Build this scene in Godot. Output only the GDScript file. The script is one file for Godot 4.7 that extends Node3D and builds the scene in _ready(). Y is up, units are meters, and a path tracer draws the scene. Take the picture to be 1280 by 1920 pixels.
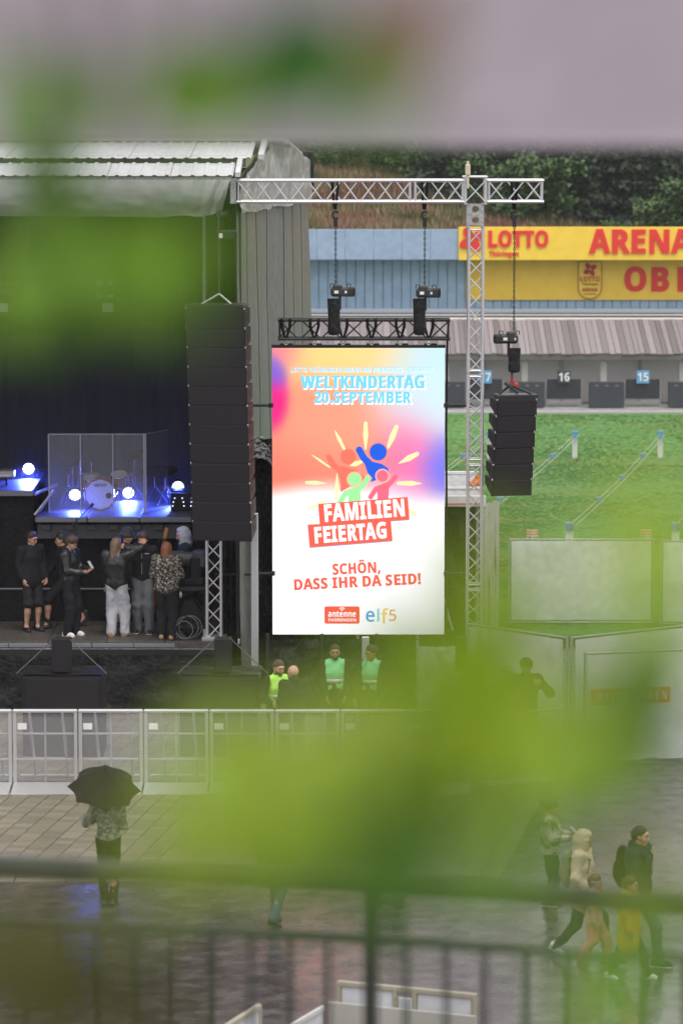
extends Node3D
# ---------------------------------------------------------------- camera numbers: a pixel of the 1280 x 1920 photograph gives a direction
const FPX := 7200.0
const CAM_Y := 11.2
var pitch := atan(860.0 / 7200.0)
var rng := RandomNumberGenerator.new()
var mats := {}
var meshes := {}
var taken := {}
var font_bold: SystemFont
var font_plain: SystemFont
var font_fat: FontVariation
var font_thin: FontVariation
var unit_cyl: CylinderMesh

func dir(u, v) -> Vector3:
	var b = (960.0 - v) / FPX
	return Vector3((u - 640.0) / FPX, b * cos(pitch) - sin(pitch), -b * sin(pitch) - cos(pitch))
func at(u, v, depth) -> Vector3:
	var d = dir(u, v)
	return Vector3(0, CAM_Y, 0) + d * (depth / -d.z)
func on(u, v, y) -> Vector3:
	var d = dir(u, v)
	return Vector3(0, CAM_Y, 0) + d * ((y - CAM_Y) / d.y)

# ---------------------------------------------------------------- mesh builder
class B:
	var v := PackedVector3Array()
	var n := PackedVector3Array()
	var i := PackedInt32Array()
	var uv := PackedVector2Array()
	var c := PackedColorArray()
	func tri(a: Vector3, b: Vector3, d: Vector3, nn = null):
		var g := (b - a).cross(d - a)
		var k: Vector3 = nn if nn != null else -g.normalized()
		var s := v.size()
		v.append_array([a, b, d]); n.append_array([k, k, k])
		if nn != null and g.dot(k) > 0.0: i.append_array([s, s + 2, s + 1])
		else: i.append_array([s, s + 1, s + 2])
	func quad(a: Vector3, b: Vector3, d: Vector3, e: Vector3, nn: Vector3):
		var s := v.size()
		v.append_array([a, b, d, e]); n.append_array([nn, nn, nn, nn])
		if (b - a).cross(d - a).dot(nn) > 0.0: i.append_array([s, s + 2, s + 1, s, s + 3, s + 2])
		else: i.append_array([s, s + 1, s + 2, s, s + 2, s + 3])
	func box(at: Vector3, size: Vector3, basis := Basis.IDENTITY):
		var h := size / 2.0
		for ax in 3:
			for sg in [-1.0, 1.0]:
				var nn := Vector3.ZERO; nn[ax] = sg
				var p := Vector3.ZERO; p[(ax + 1) % 3] = h[(ax + 1) % 3]
				var q := Vector3.ZERO; q[(ax + 2) % 3] = h[(ax + 2) % 3]
				var o := nn * h
				quad(at + basis * (o + p + q), at + basis * (o + p - q), at + basis * (o - p - q), at + basis * (o - p + q), basis * nn)
	func tube(pts: Array, r, sides := 8, caps := true):
		# r: a number, or one radius for each point
		var s0 := v.size()
		var count := pts.size()
		var x := Vector3.ZERO
		for k in count:
			var t: Vector3 = (pts[mini(k + 1, count - 1)] - pts[maxi(k - 1, 0)]).normalized()
			if k == 0: x = t.cross(Vector3.UP if absf(t.y) < 0.9 else Vector3.RIGHT).normalized()
			else: x = (x - t * x.dot(t)).normalized()
			var y := t.cross(x)
			var rad: float = r[k] if r is Array else r
			for j in sides:
				var a := TAU * j / sides
				var d := x * cos(a) + y * sin(a)
				v.append(pts[k] + d * rad); n.append(d)
		for k in count - 1:
			for j in sides:
				var a := s0 + k * sides + j
				var b := s0 + k * sides + (j + 1) % sides
				i.append_array([a, b + sides, b, a, a + sides, b + sides])
		if caps:
			for e in [0, count - 1]:
				var t: Vector3 = (pts[0] - pts[1]).normalized() if e == 0 else (pts[count - 1] - pts[count - 2]).normalized()
				var s = s0 + e * sides
				for j in range(1, sides - 1): tri(v[s], v[s + j], v[s + j + 1], t)
	func grid(nx: int, ny: int, f: Callable, flip := false):
		# f(s, t) gives a point; smooth normals from neighbours
		var s0 := v.size()
		var e := 0.001
		for a in ny + 1:
			for b in nx + 1:
				var s := float(b) / nx
				var t := float(a) / ny
				var p: Vector3 = f.call(s, t)
				var du: Vector3 = f.call(s + e, t) - f.call(s - e, t)
				var dv: Vector3 = f.call(s, t + e) - f.call(s, t - e)
				v.append(p); n.append(du.cross(dv).normalized() * (-1.0 if flip else 1.0)); uv.append(Vector2(s, t))
		for a in ny:
			for b in nx:
				var q := s0 + a * (nx + 1) + b
				var w := q + nx + 1
				if flip: i.append_array([q, q + 1, w + 1, q, w + 1, w])
				else: i.append_array([q, w + 1, q + 1, q, w, w + 1])
	func lathe(pts: Array, sides: int, at := Vector3.ZERO, basis := Basis.IDENTITY):
		# pts: Vector2(radius, height) from bottom to top
		var s0 := v.size()
		var count := pts.size()
		for k in count:
			var t: Vector2 = (pts[mini(k + 1, count - 1)] - pts[maxi(k - 1, 0)]).normalized()
			for j in sides + 1:
				var a := TAU * j / sides
				v.append(at + basis * Vector3(pts[k].x * cos(a), pts[k].y, pts[k].x * sin(a)))
				n.append(basis * Vector3(t.y * cos(a), -t.x, t.y * sin(a)).normalized())
		for k in count - 1:
			for j in sides:
				var a := s0 + k * (sides + 1) + j
				var b := a + sides + 1
				i.append_array([a, a + 1, b + 1, a, b + 1, b])
	func plate(poly: PackedVector2Array, depth: float, xf := Transform3D.IDENTITY):
		# an extruded outline in the xy plane, front at z = depth
		var ti := Geometry2D.triangulate_polygon(poly)
		for k in range(0, ti.size(), 3):
			for z in [0.0, depth]:
				tri(xf * Vector3(poly[ti[k]].x, poly[ti[k]].y, z), xf * Vector3(poly[ti[k + 1]].x, poly[ti[k + 1]].y, z), xf * Vector3(poly[ti[k + 2]].x, poly[ti[k + 2]].y, z), (xf.basis * Vector3(0, 0, 1.0 if z > 0.0 else -1.0)).normalized())
		var cw := Geometry2D.is_polygon_clockwise(poly)
		for k in poly.size():
			var a := poly[k]
			var b := poly[(k + 1) % poly.size()]
			var nn := Vector3(b.y - a.y, a.x - b.x, 0).normalized() * (-1.0 if cw else 1.0)
			quad(xf * Vector3(a.x, a.y, 0), xf * Vector3(b.x, b.y, 0), xf * Vector3(b.x, b.y, depth), xf * Vector3(a.x, a.y, depth), (xf.basis * nn).normalized())
	func mesh() -> ArrayMesh:
		var arr := []
		arr.resize(Mesh.ARRAY_MAX)
		arr[Mesh.ARRAY_VERTEX] = v; arr[Mesh.ARRAY_NORMAL] = n; arr[Mesh.ARRAY_INDEX] = i
		if uv.size() == v.size(): arr[Mesh.ARRAY_TEX_UV] = uv
		if c.size() == v.size(): arr[Mesh.ARRAY_COLOR] = c
		var m := ArrayMesh.new()
		m.add_surface_from_arrays(Mesh.PRIMITIVE_TRIANGLES, arr)
		return m

# ---------------------------------------------------------------- materials (colours given as linear base colours)
func lin(r, g = null, b = null) -> Color:
	var c = r if r is Color else Color(r, g, b)
	return c.linear_to_srgb()
func noise_tex(key, c1, c2, freq, size = 256, octaves = 4, seed_ = 1, stops = null):
	var nz := FastNoiseLite.new()
	nz.seed = seed_; nz.frequency = freq; nz.fractal_octaves = octaves
	nz.noise_type = FastNoiseLite.TYPE_SIMPLEX_SMOOTH
	var gr := Gradient.new()
	gr.offsets = PackedFloat32Array(stops if stops else [0.25, 0.75]); gr.colors = PackedColorArray([lin(c1), lin(c2)])
	var t := NoiseTexture2D.new()
	t.width = size; t.height = size; t.seamless = true; t.noise = nz; t.color_ramp = gr
	return t
func normal_tex(key, freq, strength, size = 256):
	if not meshes.has(key):
		var nz := FastNoiseLite.new()
		nz.seed = 7; nz.frequency = freq; nz.fractal_octaves = 4
		var t := NoiseTexture2D.new()
		t.width = size; t.height = size; t.seamless = true; t.noise = nz; t.as_normal_map = true; t.bump_strength = strength
		meshes[key] = t
	return meshes[key]
func mat(key, c: Color, rough = 0.7, metal = 0.0) -> StandardMaterial3D:
	if not mats.has(key):
		var m := StandardMaterial3D.new()
		m.resource_name = key; m.albedo_color = lin(c); m.roughness = rough; m.metallic = metal
		mats[key] = m
	return mats[key]
func nmat(key, c1: Color, c2: Color, tile, freq = 0.02, rough = 0.7, metal = 0.0, octaves = 4, world = true, bump = 0.0, stops = null) -> StandardMaterial3D:
	# mottled material: two base colours mixed by noise, laid on from three sides, tile = metres for one repeat
	if not mats.has(key):
		var m: StandardMaterial3D = mat(key, Color.WHITE, rough, metal)
		m.albedo_color = Color.WHITE
		m.albedo_texture = noise_tex(key, c1, c2, freq, 256, octaves, hash(key) % 1000, stops)
		m.uv1_triplanar = true; m.uv1_world_triplanar = world
		var ts: Vector3 = tile if tile is Vector3 else Vector3.ONE * tile
		m.uv1_scale = Vector3.ONE / ts
		if bump > 0.0:
			m.normal_enabled = true; m.normal_texture = normal_tex("bumpy", 0.03, 6.0); m.normal_scale = bump
	return mats[key]
func glow(key, c: Color, energy) -> StandardMaterial3D:
	if not mats.has(key):
		var m: StandardMaterial3D = mat(key, Color(0.02, 0.02, 0.02), 0.5)
		m.emission_enabled = true; m.emission = lin(c); m.emission_energy_multiplier = energy
	return mats[key]

# ---------------------------------------------------------------- objects
func numbered(called):
	if not taken.has(called):
		taken[called] = 0
		return called
	taken[called] += 1
	return "%s_%03d" % [called, taken[called]]
func tag(o, label, category, group = ""):
	o.set_meta("label", label); o.set_meta("category", category)
	if group: o.set_meta("group", group)
func thing(called, label, category, where = Vector3.ZERO, group = "", turn = 0.0):
	var o := Node3D.new()
	o.name = numbered(called); add_child(o)
	o.position = where; o.rotation.y = turn
	tag(o, label, category, group)
	return o
func part(parent, called, mesh, material, xf = null):
	# xf is in the world; null: the mesh is already in the world; a part keeps its place when its thing is moved
	var o := MeshInstance3D.new()
	o.mesh = mesh; o.material_override = material
	if parent == self: o.name = numbered(called)
	else: o.name = called
	parent.add_child(o, true)
	var inv: Transform3D = parent.global_transform.affine_inverse() if parent != self else Transform3D.IDENTITY
	o.transform = inv * (xf if xf != null else Transform3D.IDENTITY)
	return o
func own(parent, called, mesh, material, xf = Transform3D.IDENTITY):
	# like part(), with xf in the parent's own axes
	var o := MeshInstance3D.new()
	o.mesh = mesh; o.material_override = material; o.name = called
	parent.add_child(o, true)
	o.transform = xf
	return o
func struct(called, mesh, material, xf = null):
	var o = part(self, called, mesh, material, xf)
	o.set_meta("kind", "structure")
	return o
func bevel(size: Vector3, b: float) -> Mesh:
	var key := "bx%.3f_%.3f_%.3f_%.3f" % [size.x, size.y, size.z, b]
	if not meshes.has(key):
		var m := B.new()
		var h := size / 2.0
		b = minf(b, minf(h.x, minf(h.y, h.z)) * 0.9)
		for ax in 3:
			var p := (ax + 1) % 3
			var q := (ax + 2) % 3
			for sg in [-1.0, 1.0]:
				var nn := Vector3.ZERO; nn[ax] = sg
				var cs := []
				for w in [[1, 1], [1, -1], [-1, -1], [-1, 1]]:
					var r := nn * h[ax]
					r[p] = w[0] * (h[p] - b); r[q] = w[1] * (h[q] - b); cs.append(r)
				m.quad(cs[0], cs[1], cs[2], cs[3], nn)
			for s1 in [-1.0, 1.0]:
				for s2 in [-1.0, 1.0]:
					var nn := Vector3.ZERO; nn[p] = s1; nn[q] = s2
					var a := Vector3.ZERO; a[p] = s1 * h[p]; a[q] = s2 * (h[q] - b)
					var c := Vector3.ZERO; c[p] = s1 * (h[p] - b); c[q] = s2 * h[q]
					var l := Vector3.ZERO; l[ax] = h[ax] - b
					m.quad(a + l, c + l, c - l, a - l, nn.normalized())
		for sx in [-1.0, 1.0]:
			for sy in [-1.0, 1.0]:
				for sz in [-1.0, 1.0]:
					var s := Vector3(sx, sy, sz)
					m.tri(s * Vector3(h.x, h.y - b, h.z - b), s * Vector3(h.x - b, h.y, h.z - b), s * Vector3(h.x - b, h.y - b, h.z), s.normalized())
		meshes[key] = m.mesh()
	return meshes[key]
func pbox(parent, called, center, size, material, basis = Basis.IDENTITY, b = 0.008):
	return part(parent, called, bevel(size, b), material, Transform3D(basis, center))
func along(a: Vector3, b: Vector3) -> Basis:
	var y := (b - a).normalized()
	var x := y.cross(Vector3.FORWARD if absf(y.z) < 0.9 else Vector3.RIGHT).normalized()
	return Basis(x, y, x.cross(y))
func ptube(parent, called, a, b, r, material):
	var bs: Basis = along(a, b)
	var len: float = a.distance_to(b)
	return part(parent, called, unit_cyl, material, Transform3D(Basis(bs.x * r, bs.y * len, bs.z * r), (a + b) / 2.0))
func pbar(parent, called, a, b, w, d, material):
	# a square bar from a to b
	var bs: Basis = along(a, b)
	return part(parent, called, bevel(Vector3(w, a.distance_to(b), d), 0.006), material, Transform3D(bs, (a + b) / 2.0))
func text(parent, called, s, center, height, material, depth = 0.02, width = 0.0, basis = Basis.IDENTITY, font = null):
	# lettering whose capitals are `height` tall, squeezed to `width` if given, centred
	var t := TextMesh.new()
	t.text = s; t.font = font if font else font_bold; t.font_size = 64; t.pixel_size = 0.01; t.depth = 0.1; t.curve_step = 1.0
	t.vertical_alignment = VERTICAL_ALIGNMENT_CENTER
	var box := t.get_aabb()
	var sy: float = height / 0.457
	var sx: float = width / box.size.x if width > 0.0 else sy
	var mid := box.get_center()
	var cap: float = box.position.y + 0.2285 if s.to_upper() == s and not ("," in s) else mid.y
	if s in ["elf5", "SCHÖN,", "SCHÖN"]: cap = mid.y
	var bs := Basis(basis.x * sx, basis.y * sy, basis.z * (depth / 0.1))
	return part(parent, called, t, material, Transform3D(bs, center - bs * Vector3(mid.x, cap, 0.0)))
func kind_stuff(o):
	o.set_meta("kind", "stuff")
	return o
func multi(parent, called, mesh, material, xforms, colors = null):
	var mm := MultiMesh.new()
	mm.transform_format = MultiMesh.TRANSFORM_3D
	mm.use_colors = colors != null
	mm.mesh = mesh; mm.instance_count = xforms.size()
	for k in xforms.size():
		mm.set_instance_transform(k, xforms[k])
		if colors != null: mm.set_instance_color(k, colors[k])
	var o := MultiMeshInstance3D.new()
	o.multimesh = mm; o.material_override = material
	o.name = numbered(called) if parent == self else called
	parent.add_child(o, true)
	return o
func truss(t, a: Vector3, b: Vector3, w: float, up: Vector3, material, chord_r = 0.025, brace_r = 0.012, step = 0.36, both = true):
	# four chords with zigzag braces between a and b (the middle line), w wide
	var d := (b - a).normalized()
	var side := d.cross(up).normalized()
	var h = w / 2.0 - chord_r
	var cs := []
	for s in [[1, 1], [1, -1], [-1, -1], [-1, 1]]:
		cs.append(side * (s[0] * h) + up * (s[1] * h))
		ptube(t, "chord", a + cs[-1], b + cs[-1], chord_r, material)
	var len := a.distance_to(b)
	var n := maxi(2, int(round(len / step)))
	for f in 4:
		if not both and f == 2: continue
		var p: Vector3 = cs[f]
		var q: Vector3 = cs[(f + 1) % 4]
		for k in n:
			var x0 := d * (len * (k + 0.04) / n)
			var x1 := d * (len * (k + 0.96) / n)
			var odd := k % 2 == 0
			ptube(t, "brace", a + (p if odd else q) + x0, a + (q if odd else p) + x1, brace_r, material)
	for e in [a + d * 0.03, b - d * 0.03]:
		for f in 4: ptube(t, "end_bar", e + cs[f], e + cs[(f + 1) % 4], brace_r * 1.2, material)
# ---------------------------------------------------------------- people: a smooth union of tapered capsules, meshed as surface nets
var wrinkle: FastNoiseLite
func cap(a: Vector3, b: Vector3, ra: float, rb: float, flat = 1.0, axis = Vector3.BACK):
	return [a, b, ra, rb, flat, axis]
func field(m: B, prims: Array, cell: float, k: float, amp := 0.0, freq := 9.0, xf := Transform3D.IDENTITY):
	var lo := Vector3.ONE * 1e9
	var hi := -lo
	var pad := k + cell * 2.5 + amp
	for p in prims:
		var r := maxf(p[2], p[3]) + pad
		lo = lo.min(p[0].min(p[1]) - Vector3.ONE * r); hi = hi.max(p[0].max(p[1]) + Vector3.ONE * r)
	var nx := int((hi.x - lo.x) / cell) + 2
	var ny := int((hi.y - lo.y) / cell) + 2
	var nz := int((hi.z - lo.z) / cell) + 2
	var sy := nx
	var sz := nx * ny
	var val := PackedFloat32Array()
	val.resize(sz * nz); val.fill(100.0)
	for p in prims:
		var a: Vector3 = p[0]
		var ba: Vector3 = p[1] - a
		var bb := maxf(ba.length_squared(), 1e-9)
		var ra: float = p[2]
		var dr: float = p[3] - ra
		var stretch: float = 1.0 / p[4] - 1.0
		var axis: Vector3 = p[5]
		var r := maxf(p[2], p[3]) + k + cell * 2.5
		var l = (p[0].min(p[1]) - Vector3.ONE * r - lo) / cell
		var h = (p[0].max(p[1]) + Vector3.ONE * r - lo) / cell
		for z in range(maxi(0, int(l.z)), mini(nz, int(h.z) + 1)):
			for y in range(maxi(0, int(l.y)), mini(ny, int(h.y) + 1)):
				var id := z * sz + y * sy + maxi(0, int(l.x))
				for x in range(maxi(0, int(l.x)), mini(nx, int(h.x) + 1)):
					var q := lo + Vector3(x, y, z) * cell - a
					var t := clampf(q.dot(ba) / bb, 0.0, 1.0)
					q -= ba * t
					if stretch != 0.0: q += axis * (q.dot(axis) * stretch)
					var d := q.length() - ra - dr * t
					var e := val[id]
					if e > 50.0: val[id] = d
					else:
						var w := k - absf(e - d)
						val[id] = minf(e, d) - (w * w / k * 0.25 if w > 0.0 else 0.0)
					id += 1
	if amp > 0.0:
		wrinkle.frequency = freq
		for z in nz:
			for y in ny:
				var id := z * sz + y * sy
				for x in nx:
					if absf(val[id]) < cell * 3.0: val[id] += amp * wrinkle.get_noise_3d(lo.x + x * cell, (lo.y + y * cell) * 0.6, lo.z + z * cell)
					id += 1
	var index := {}
	var first := m.v.size()
	var far := cell * 2.2 / 0.6
	var corner := [0, 1, sy, sy + 1, sz, sz + 1, sz + sy, sz + sy + 1]
	var cells := PackedInt32Array()
	var eo := PackedInt32Array()
	var ep := PackedInt32Array()
	var ev := PackedVector3Array()
	var ew := PackedVector3Array()
	for q in 8:
		var cv := Vector3(q & 1, (q >> 1) & 1, (q >> 2) & 1)
		for ax in 3:
			if cv[ax] > 0.5: continue
			var w := Vector3.ZERO; w[ax] = 1.0
			eo.append(corner[q]); ep.append(corner[q] + [1, sy, sz][ax]); ev.append(cv); ew.append(w)
	for z in nz - 1:
		for y in ny - 1:
			var id := z * sz + y * sy
			for x in nx - 1:
				var v0 := val[id]
				if absf(v0) < far:
					var inside := 0
					for o in corner:
						if val[id + o] < 0.0: inside += 1
					if inside > 0 and inside < 8:
						var sum := Vector3.ZERO
						var cnt := 0
						for j in 12:
							var e0 := val[id + eo[j]]
							var e1 := val[id + ep[j]]
							if (e0 < 0.0) != (e1 < 0.0):
								sum += ev[j] + ew[j] * (e0 / (e0 - e1)); cnt += 1
						index[id] = m.v.size()
						m.v.append(xf * (lo + (Vector3(x, y, z) + sum / cnt) * cell))
						m.n.append(Vector3.ZERO)
						cells.append(id)
				id += 1
	for id in cells:
		for ax in 3:
			var st: int = [1, sy, sz][ax]
			var s1: int = [sy, sz, 1][ax]
			var s2: int = [sz, 1, sy][ax]
			# the edge from this cell's first corner along ax is shared by four cells
			if (val[id] < 0.0) == (val[id + st] < 0.0): continue
			if not (index.has(id - s1) and index.has(id - s2) and index.has(id - s1 - s2)): continue
			var a: int = index[id]
			var b: int = index[id - s1]
			var c: int = index[id - s1 - s2]
			var d: int = index[id - s2]
			var nn := (m.v[b] - m.v[a]).cross(m.v[c] - m.v[a]) + (m.v[c] - m.v[a]).cross(m.v[d] - m.v[a])
			var flip := val[id] < 0.0
			# outward is along +ax when the inside is at the first corner
			if flip: m.i.append_array([a, d, c, a, c, b])
			else: m.i.append_array([a, b, c, a, c, d])
			var outw := nn if flip else -nn
			m.n[a] += outw; m.n[b] += outw; m.n[c] += outw; m.n[d] += outw
	for q in range(first, m.v.size()): m.n[q] = m.n[q].normalized()

func bend(a: Vector3, target: Vector3, l1: float, l2: float, hint: Vector3):
	# the middle joint of a limb from a to target, and where its end really comes to lie
	var d := target - a
	var dist := clampf(d.length(), 0.05, (l1 + l2) * 0.998)
	var t := d.normalized()
	var x := (l1 * l1 - l2 * l2 + dist * dist) / (2.0 * dist)
	var y := sqrt(maxf(l1 * l1 - x * x, 0.0))
	var side := (hint - t * hint.dot(t)).normalized()
	return [a + t * x + side * y, a + t * dist]

func hand(m: B, wrist: Vector3, d: Vector3, palm: Vector3, thumb_side: Vector3, k: float, curl: float):
	# d: towards the fingers; palm: the way the palm looks; thumb_side: towards the thumb
	var pr := []
	palm = (palm - d * palm.dot(d)).normalized()
	thumb_side = palm.cross(d) * signf(palm.cross(d).dot(thumb_side) + 1e-6)
	var kn := wrist + d * 0.085 * k
	pr.append(cap(wrist - d * 0.03 * k, wrist, 0.026 * k, 0.025 * k))
	for j in 4:
		var o := thumb_side * (0.03 - 0.02 * j) * k
		pr.append(cap(wrist + o * 0.6, kn + o, 0.017 * k, 0.013 * k))
		var fl: float = [0.038, 0.043, 0.04, 0.031][j] * k
		var d1 := (d + palm * curl).normalized()
		var d2 := (d + palm * curl * 2.8).normalized()
		var p1 := kn + o + d1 * fl
		pr.append(cap(kn + o, p1, 0.0105 * k, 0.0095 * k)); pr.append(cap(p1, p1 + d2 * fl * 0.85, 0.0095 * k, 0.008 * k))
	var tb := wrist + d * 0.025 * k + thumb_side * 0.025 * k
	var tm := tb + (d * 0.7 + thumb_side * 0.6 + palm * 0.3).normalized() * 0.04 * k
	pr.append(cap(tb, tm, 0.014 * k, 0.011 * k)); pr.append(cap(tm, tm + (d + palm * 0.5 * (curl + 0.3)).normalized() * 0.032 * k, 0.0105 * k, 0.009 * k))
	field(m, pr, 0.0075 * k, 0.008 * k)

# o: handL, handR, footL, footR (own axes, metres for a height of 1.75, facing +z, left is +x), lean, head = [turn, nod] in degrees,
# skin, hair, hair_style, top, top_mat, top_low, bag, sleeves, bottom, bottom_cut, bottom_bag, shoes, extras
func person(label, where, turn, h, o: Dictionary, group = ""):
	var t = thing("person", label, "person", where, group, deg_to_rad(turn))
	var k: float = h / 1.75
	var child: float = o.get("head_size", 1.0)
	var lean: float = o.get("lean", 0.0)
	var hip := Vector3(0, 0.93, o.get("hip_z", 0.0))
	var fl: Vector3 = o.get("footL", Vector3(0.1, 0.0, 0.02))
	var fr: Vector3 = o.get("footR", Vector3(-0.1, 0.0, -0.02))
	hip.y = minf(0.93, minf(Vector2(0.84, 0).x + fl.y, 0.84 + fr.y) + 0.09) if o.has("drop") == false else o.drop
	var spread := maxf(absf(fl.z - hip.z), absf(fr.z - hip.z))
	hip.y = minf(hip.y, sqrt(maxf(0.862 * 0.862 - spread * spread, 0.3)) + 0.075)
	var up := Vector3(0, cos(lean), sin(lean))
	var fwd := Vector3(0, -sin(lean), cos(lean))
	var chest := hip + up * 0.37
	var neck := hip + up * 0.55 + fwd * 0.005
	var sh := [chest + up * 0.13 + Vector3(0.175, 0, 0), chest + up * 0.13 - Vector3(0.175, 0, 0)]
	var ht: Array = o.get("head", [0.0, 0.0])
	var head := neck + up * 0.13 + fwd * 0.03
	var hb := Basis.from_euler(Vector3(deg_to_rad(ht[1]) + lean * 0.4, deg_to_rad(ht[0]), deg_to_rad(o.get("head_tilt", 0.0))))
	var hands := [o.get("handL", Vector3(0.25, 0.78, 0.06)), o.get("handR", Vector3(-0.25, 0.78, 0.06))]
	var feet := [fl, fr]
	var arm := []
	var leg := []
	for s in 2:
		var sg := 1.0 if s == 0 else -1.0
		arm.append(bend(sh[s], hands[s], 0.285, 0.255, o.get("elbow", Vector3(sg * 0.5, -0.5, -0.8)) * Vector3(1.0, 1.0, 1.0)))
		var ank: Vector3 = feet[s] + Vector3(0, 0.085, 0)
		leg.append(bend(hip + Vector3(sg * 0.085, -0.01, 0), ank, 0.43, 0.42, Vector3(sg * 0.1, 0.0, 1.0)))
	var skin: StandardMaterial3D = mat("skin_" + o.get("skin", "light"), {"light": Color(0.52, 0.29, 0.2), "mid": Color(0.4, 0.21, 0.13), "tan": Color(0.3, 0.15, 0.09)}[o.get("skin", "light")], 0.55)
	# body: one continuous skin under the clothes
	var body := B.new()
	var pr := [cap(hip + up * 0.02, chest, 0.115, 0.125, 0.72, fwd), cap(sh[0] * 0.9 + sh[1] * 0.1, sh[1] * 0.9 + sh[0] * 0.1, 0.05, 0.05), cap(chest + up * 0.1, neck + up * 0.04, 0.075, 0.052)]
	for s in 2:
		var sg := 1.0 if s == 0 else -1.0
		pr.append(cap(sh[s], arm[s][0], 0.044, 0.036)); pr.append(cap(arm[s][0], arm[s][1], 0.036, 0.026))
		pr.append(cap(hip + Vector3(sg * 0.085, -0.01, 0), leg[s][0], 0.078, 0.056)); pr.append(cap(leg[s][0], leg[s][0].lerp(leg[s][1], 0.35), 0.053, 0.055)); pr.append(cap(leg[s][0].lerp(leg[s][1], 0.35), leg[s][1], 0.055, 0.036))
		pr.append(cap(leg[s][1], feet[s] + Vector3(0, 0.035, 0.08), 0.036, 0.03))
	field(body, scaled(pr, k), 0.024 * k, 0.035 * k)
	# head and neck
	var hs: float = 1.0 * child
	var hp := []
	for q in [[0, 0.032, -0.012, 0, 0.02, -0.03, 0.082, 0.078], [0, 0.01, 0.018, 0, -0.072, 0.036, 0.07, 0.042], [0, 0.0, 0.084, 0, -0.03, 0.098, 0.009, 0.013], [0.036, 0.03, 0.072, -0.036, 0.03, 0.072, 0.016, 0.016],
			[0.078, 0.008, -0.01, 0.08, -0.022, -0.004, 0.012, 0.009], [-0.078, 0.008, -0.01, -0.08, -0.022, -0.004, 0.012, 0.009], [0.04, -0.03, 0.045, 0.04, -0.02, 0.04, 0.028, 0.028], [-0.04, -0.03, 0.045, -0.04, -0.02, 0.04, 0.028, 0.028], [0, -0.05, 0.078, 0, -0.058, 0.078, 0.012, 0.01], [0, -0.06, -0.02, 0, -0.19, -0.035, 0.056, 0.058]]:
		hp.append(cap(head + hb * (Vector3(q[0], q[1], q[2]) * hs), head + hb * (Vector3(q[3], q[4], q[5]) * hs), q[6] * hs, q[7] * hs))
	hp[-1][1] = neck - up * 0.05
	field(body, scaled(hp, k), 0.0095 * k, 0.018 * k)
	for s in 2:
		var sg := 1.0 if s == 0 else -1.0
		if o.get("hide_hands", false): break
		var fd: Vector3 = (arm[s][1] - arm[s][0]).normalized()
		if o.has("hand_dir") and o.hand_dir.has(s): fd = o.hand_dir[s].normalized()
		var palm: Vector3 = o.get("palms", [Vector3(-1, 0, 0.2), Vector3(1, 0, 0.2)])[s]
		hand(body, arm[s][1] * k, fd, palm, o.get("thumbs", [Vector3(0, 0.2, 1), Vector3(0, 0.2, 1)])[s], k, o.get("curl", 0.35))
	own(t, "body", body.mesh(), skin)
	# face details
	var face := Transform3D(hb.scaled(Vector3.ONE * hs * k), head * k)
	if not o.get("faceless", false):
		for sg in [-1.0, 1.0]:
			own(t, "eye", ball(), mat("eye", Color(0.03, 0.02, 0.015), 0.2), face * Transform3D(Basis.from_scale(Vector3(0.013, 0.007, 0.006)), Vector3(sg * 0.032, 0.008, 0.0845)))
			own(t, "eyebrow", ball(), mat("brow", Color(0.05, 0.03, 0.02), 0.9), face * Transform3D(Basis.from_scale(Vector3(0.018, 0.0045, 0.006)), Vector3(sg * 0.034, 0.03, 0.086)))
		own(t, "mouth", ball(), mat("lips", Color(0.32, 0.11, 0.09), 0.6), face * Transform3D(Basis.from_scale(Vector3(0.022, 0.0055, 0.006)), Vector3(0, -0.052, 0.087)))
	# hair, cap, hood, beard
	var hair: StandardMaterial3D = nmat("hair_" + o.get("hair", "brown"), {"brown": Color(0.035, 0.02, 0.012), "dark": Color(0.008, 0.006, 0.005), "ginger": Color(0.16, 0.055, 0.018), "blond": Color(0.2, 0.13, 0.07), "grey": Color(0.25, 0.23, 0.21)}[o.get("hair", "brown")], {"brown": Color(0.09, 0.05, 0.03), "dark": Color(0.025, 0.018, 0.014), "ginger": Color(0.3, 0.12, 0.05), "blond": Color(0.1, 0.06, 0.03), "grey": Color(0.4, 0.38, 0.36)}[o.get("hair", "brown")], Vector3(0.12, 0.5, 0.12), 0.03, 0.55)
	var hq := []
	var hair_cell := 0.0105
	match o.get("hair_style", "short"):
		"short": hq = [[0, 0.052, -0.012, 0, 0.03, -0.045, 0.09, 0.085], [0, 0.0, -0.06, 0, -0.045, -0.058, 0.062, 0.05], [0.055, 0.03, -0.02, 0.062, -0.012, -0.028, 0.032, 0.024], [-0.055, 0.03, -0.02, -0.062, -0.012, -0.028, 0.032, 0.024]]
		"crew": hq = [[0, 0.045, -0.014, 0, 0.03, -0.035, 0.087, 0.083], [0, 0.0, -0.058, 0, -0.03, -0.055, 0.058, 0.048], [0.055, 0.03, -0.02, 0.06, 0.0, -0.025, 0.03, 0.022], [-0.055, 0.03, -0.02, -0.06, 0.0, -0.025, 0.03, 0.022]]
		"curly": hq = [[0, -0.005, -0.06, 0, -0.05, -0.06, 0.065, 0.052], [0, 0.062, -0.005, 0, 0.03, -0.045, 0.096, 0.088], [0.05, 0.06, 0.0, -0.05, 0.06, 0.0, 0.05, 0.05]]
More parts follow.
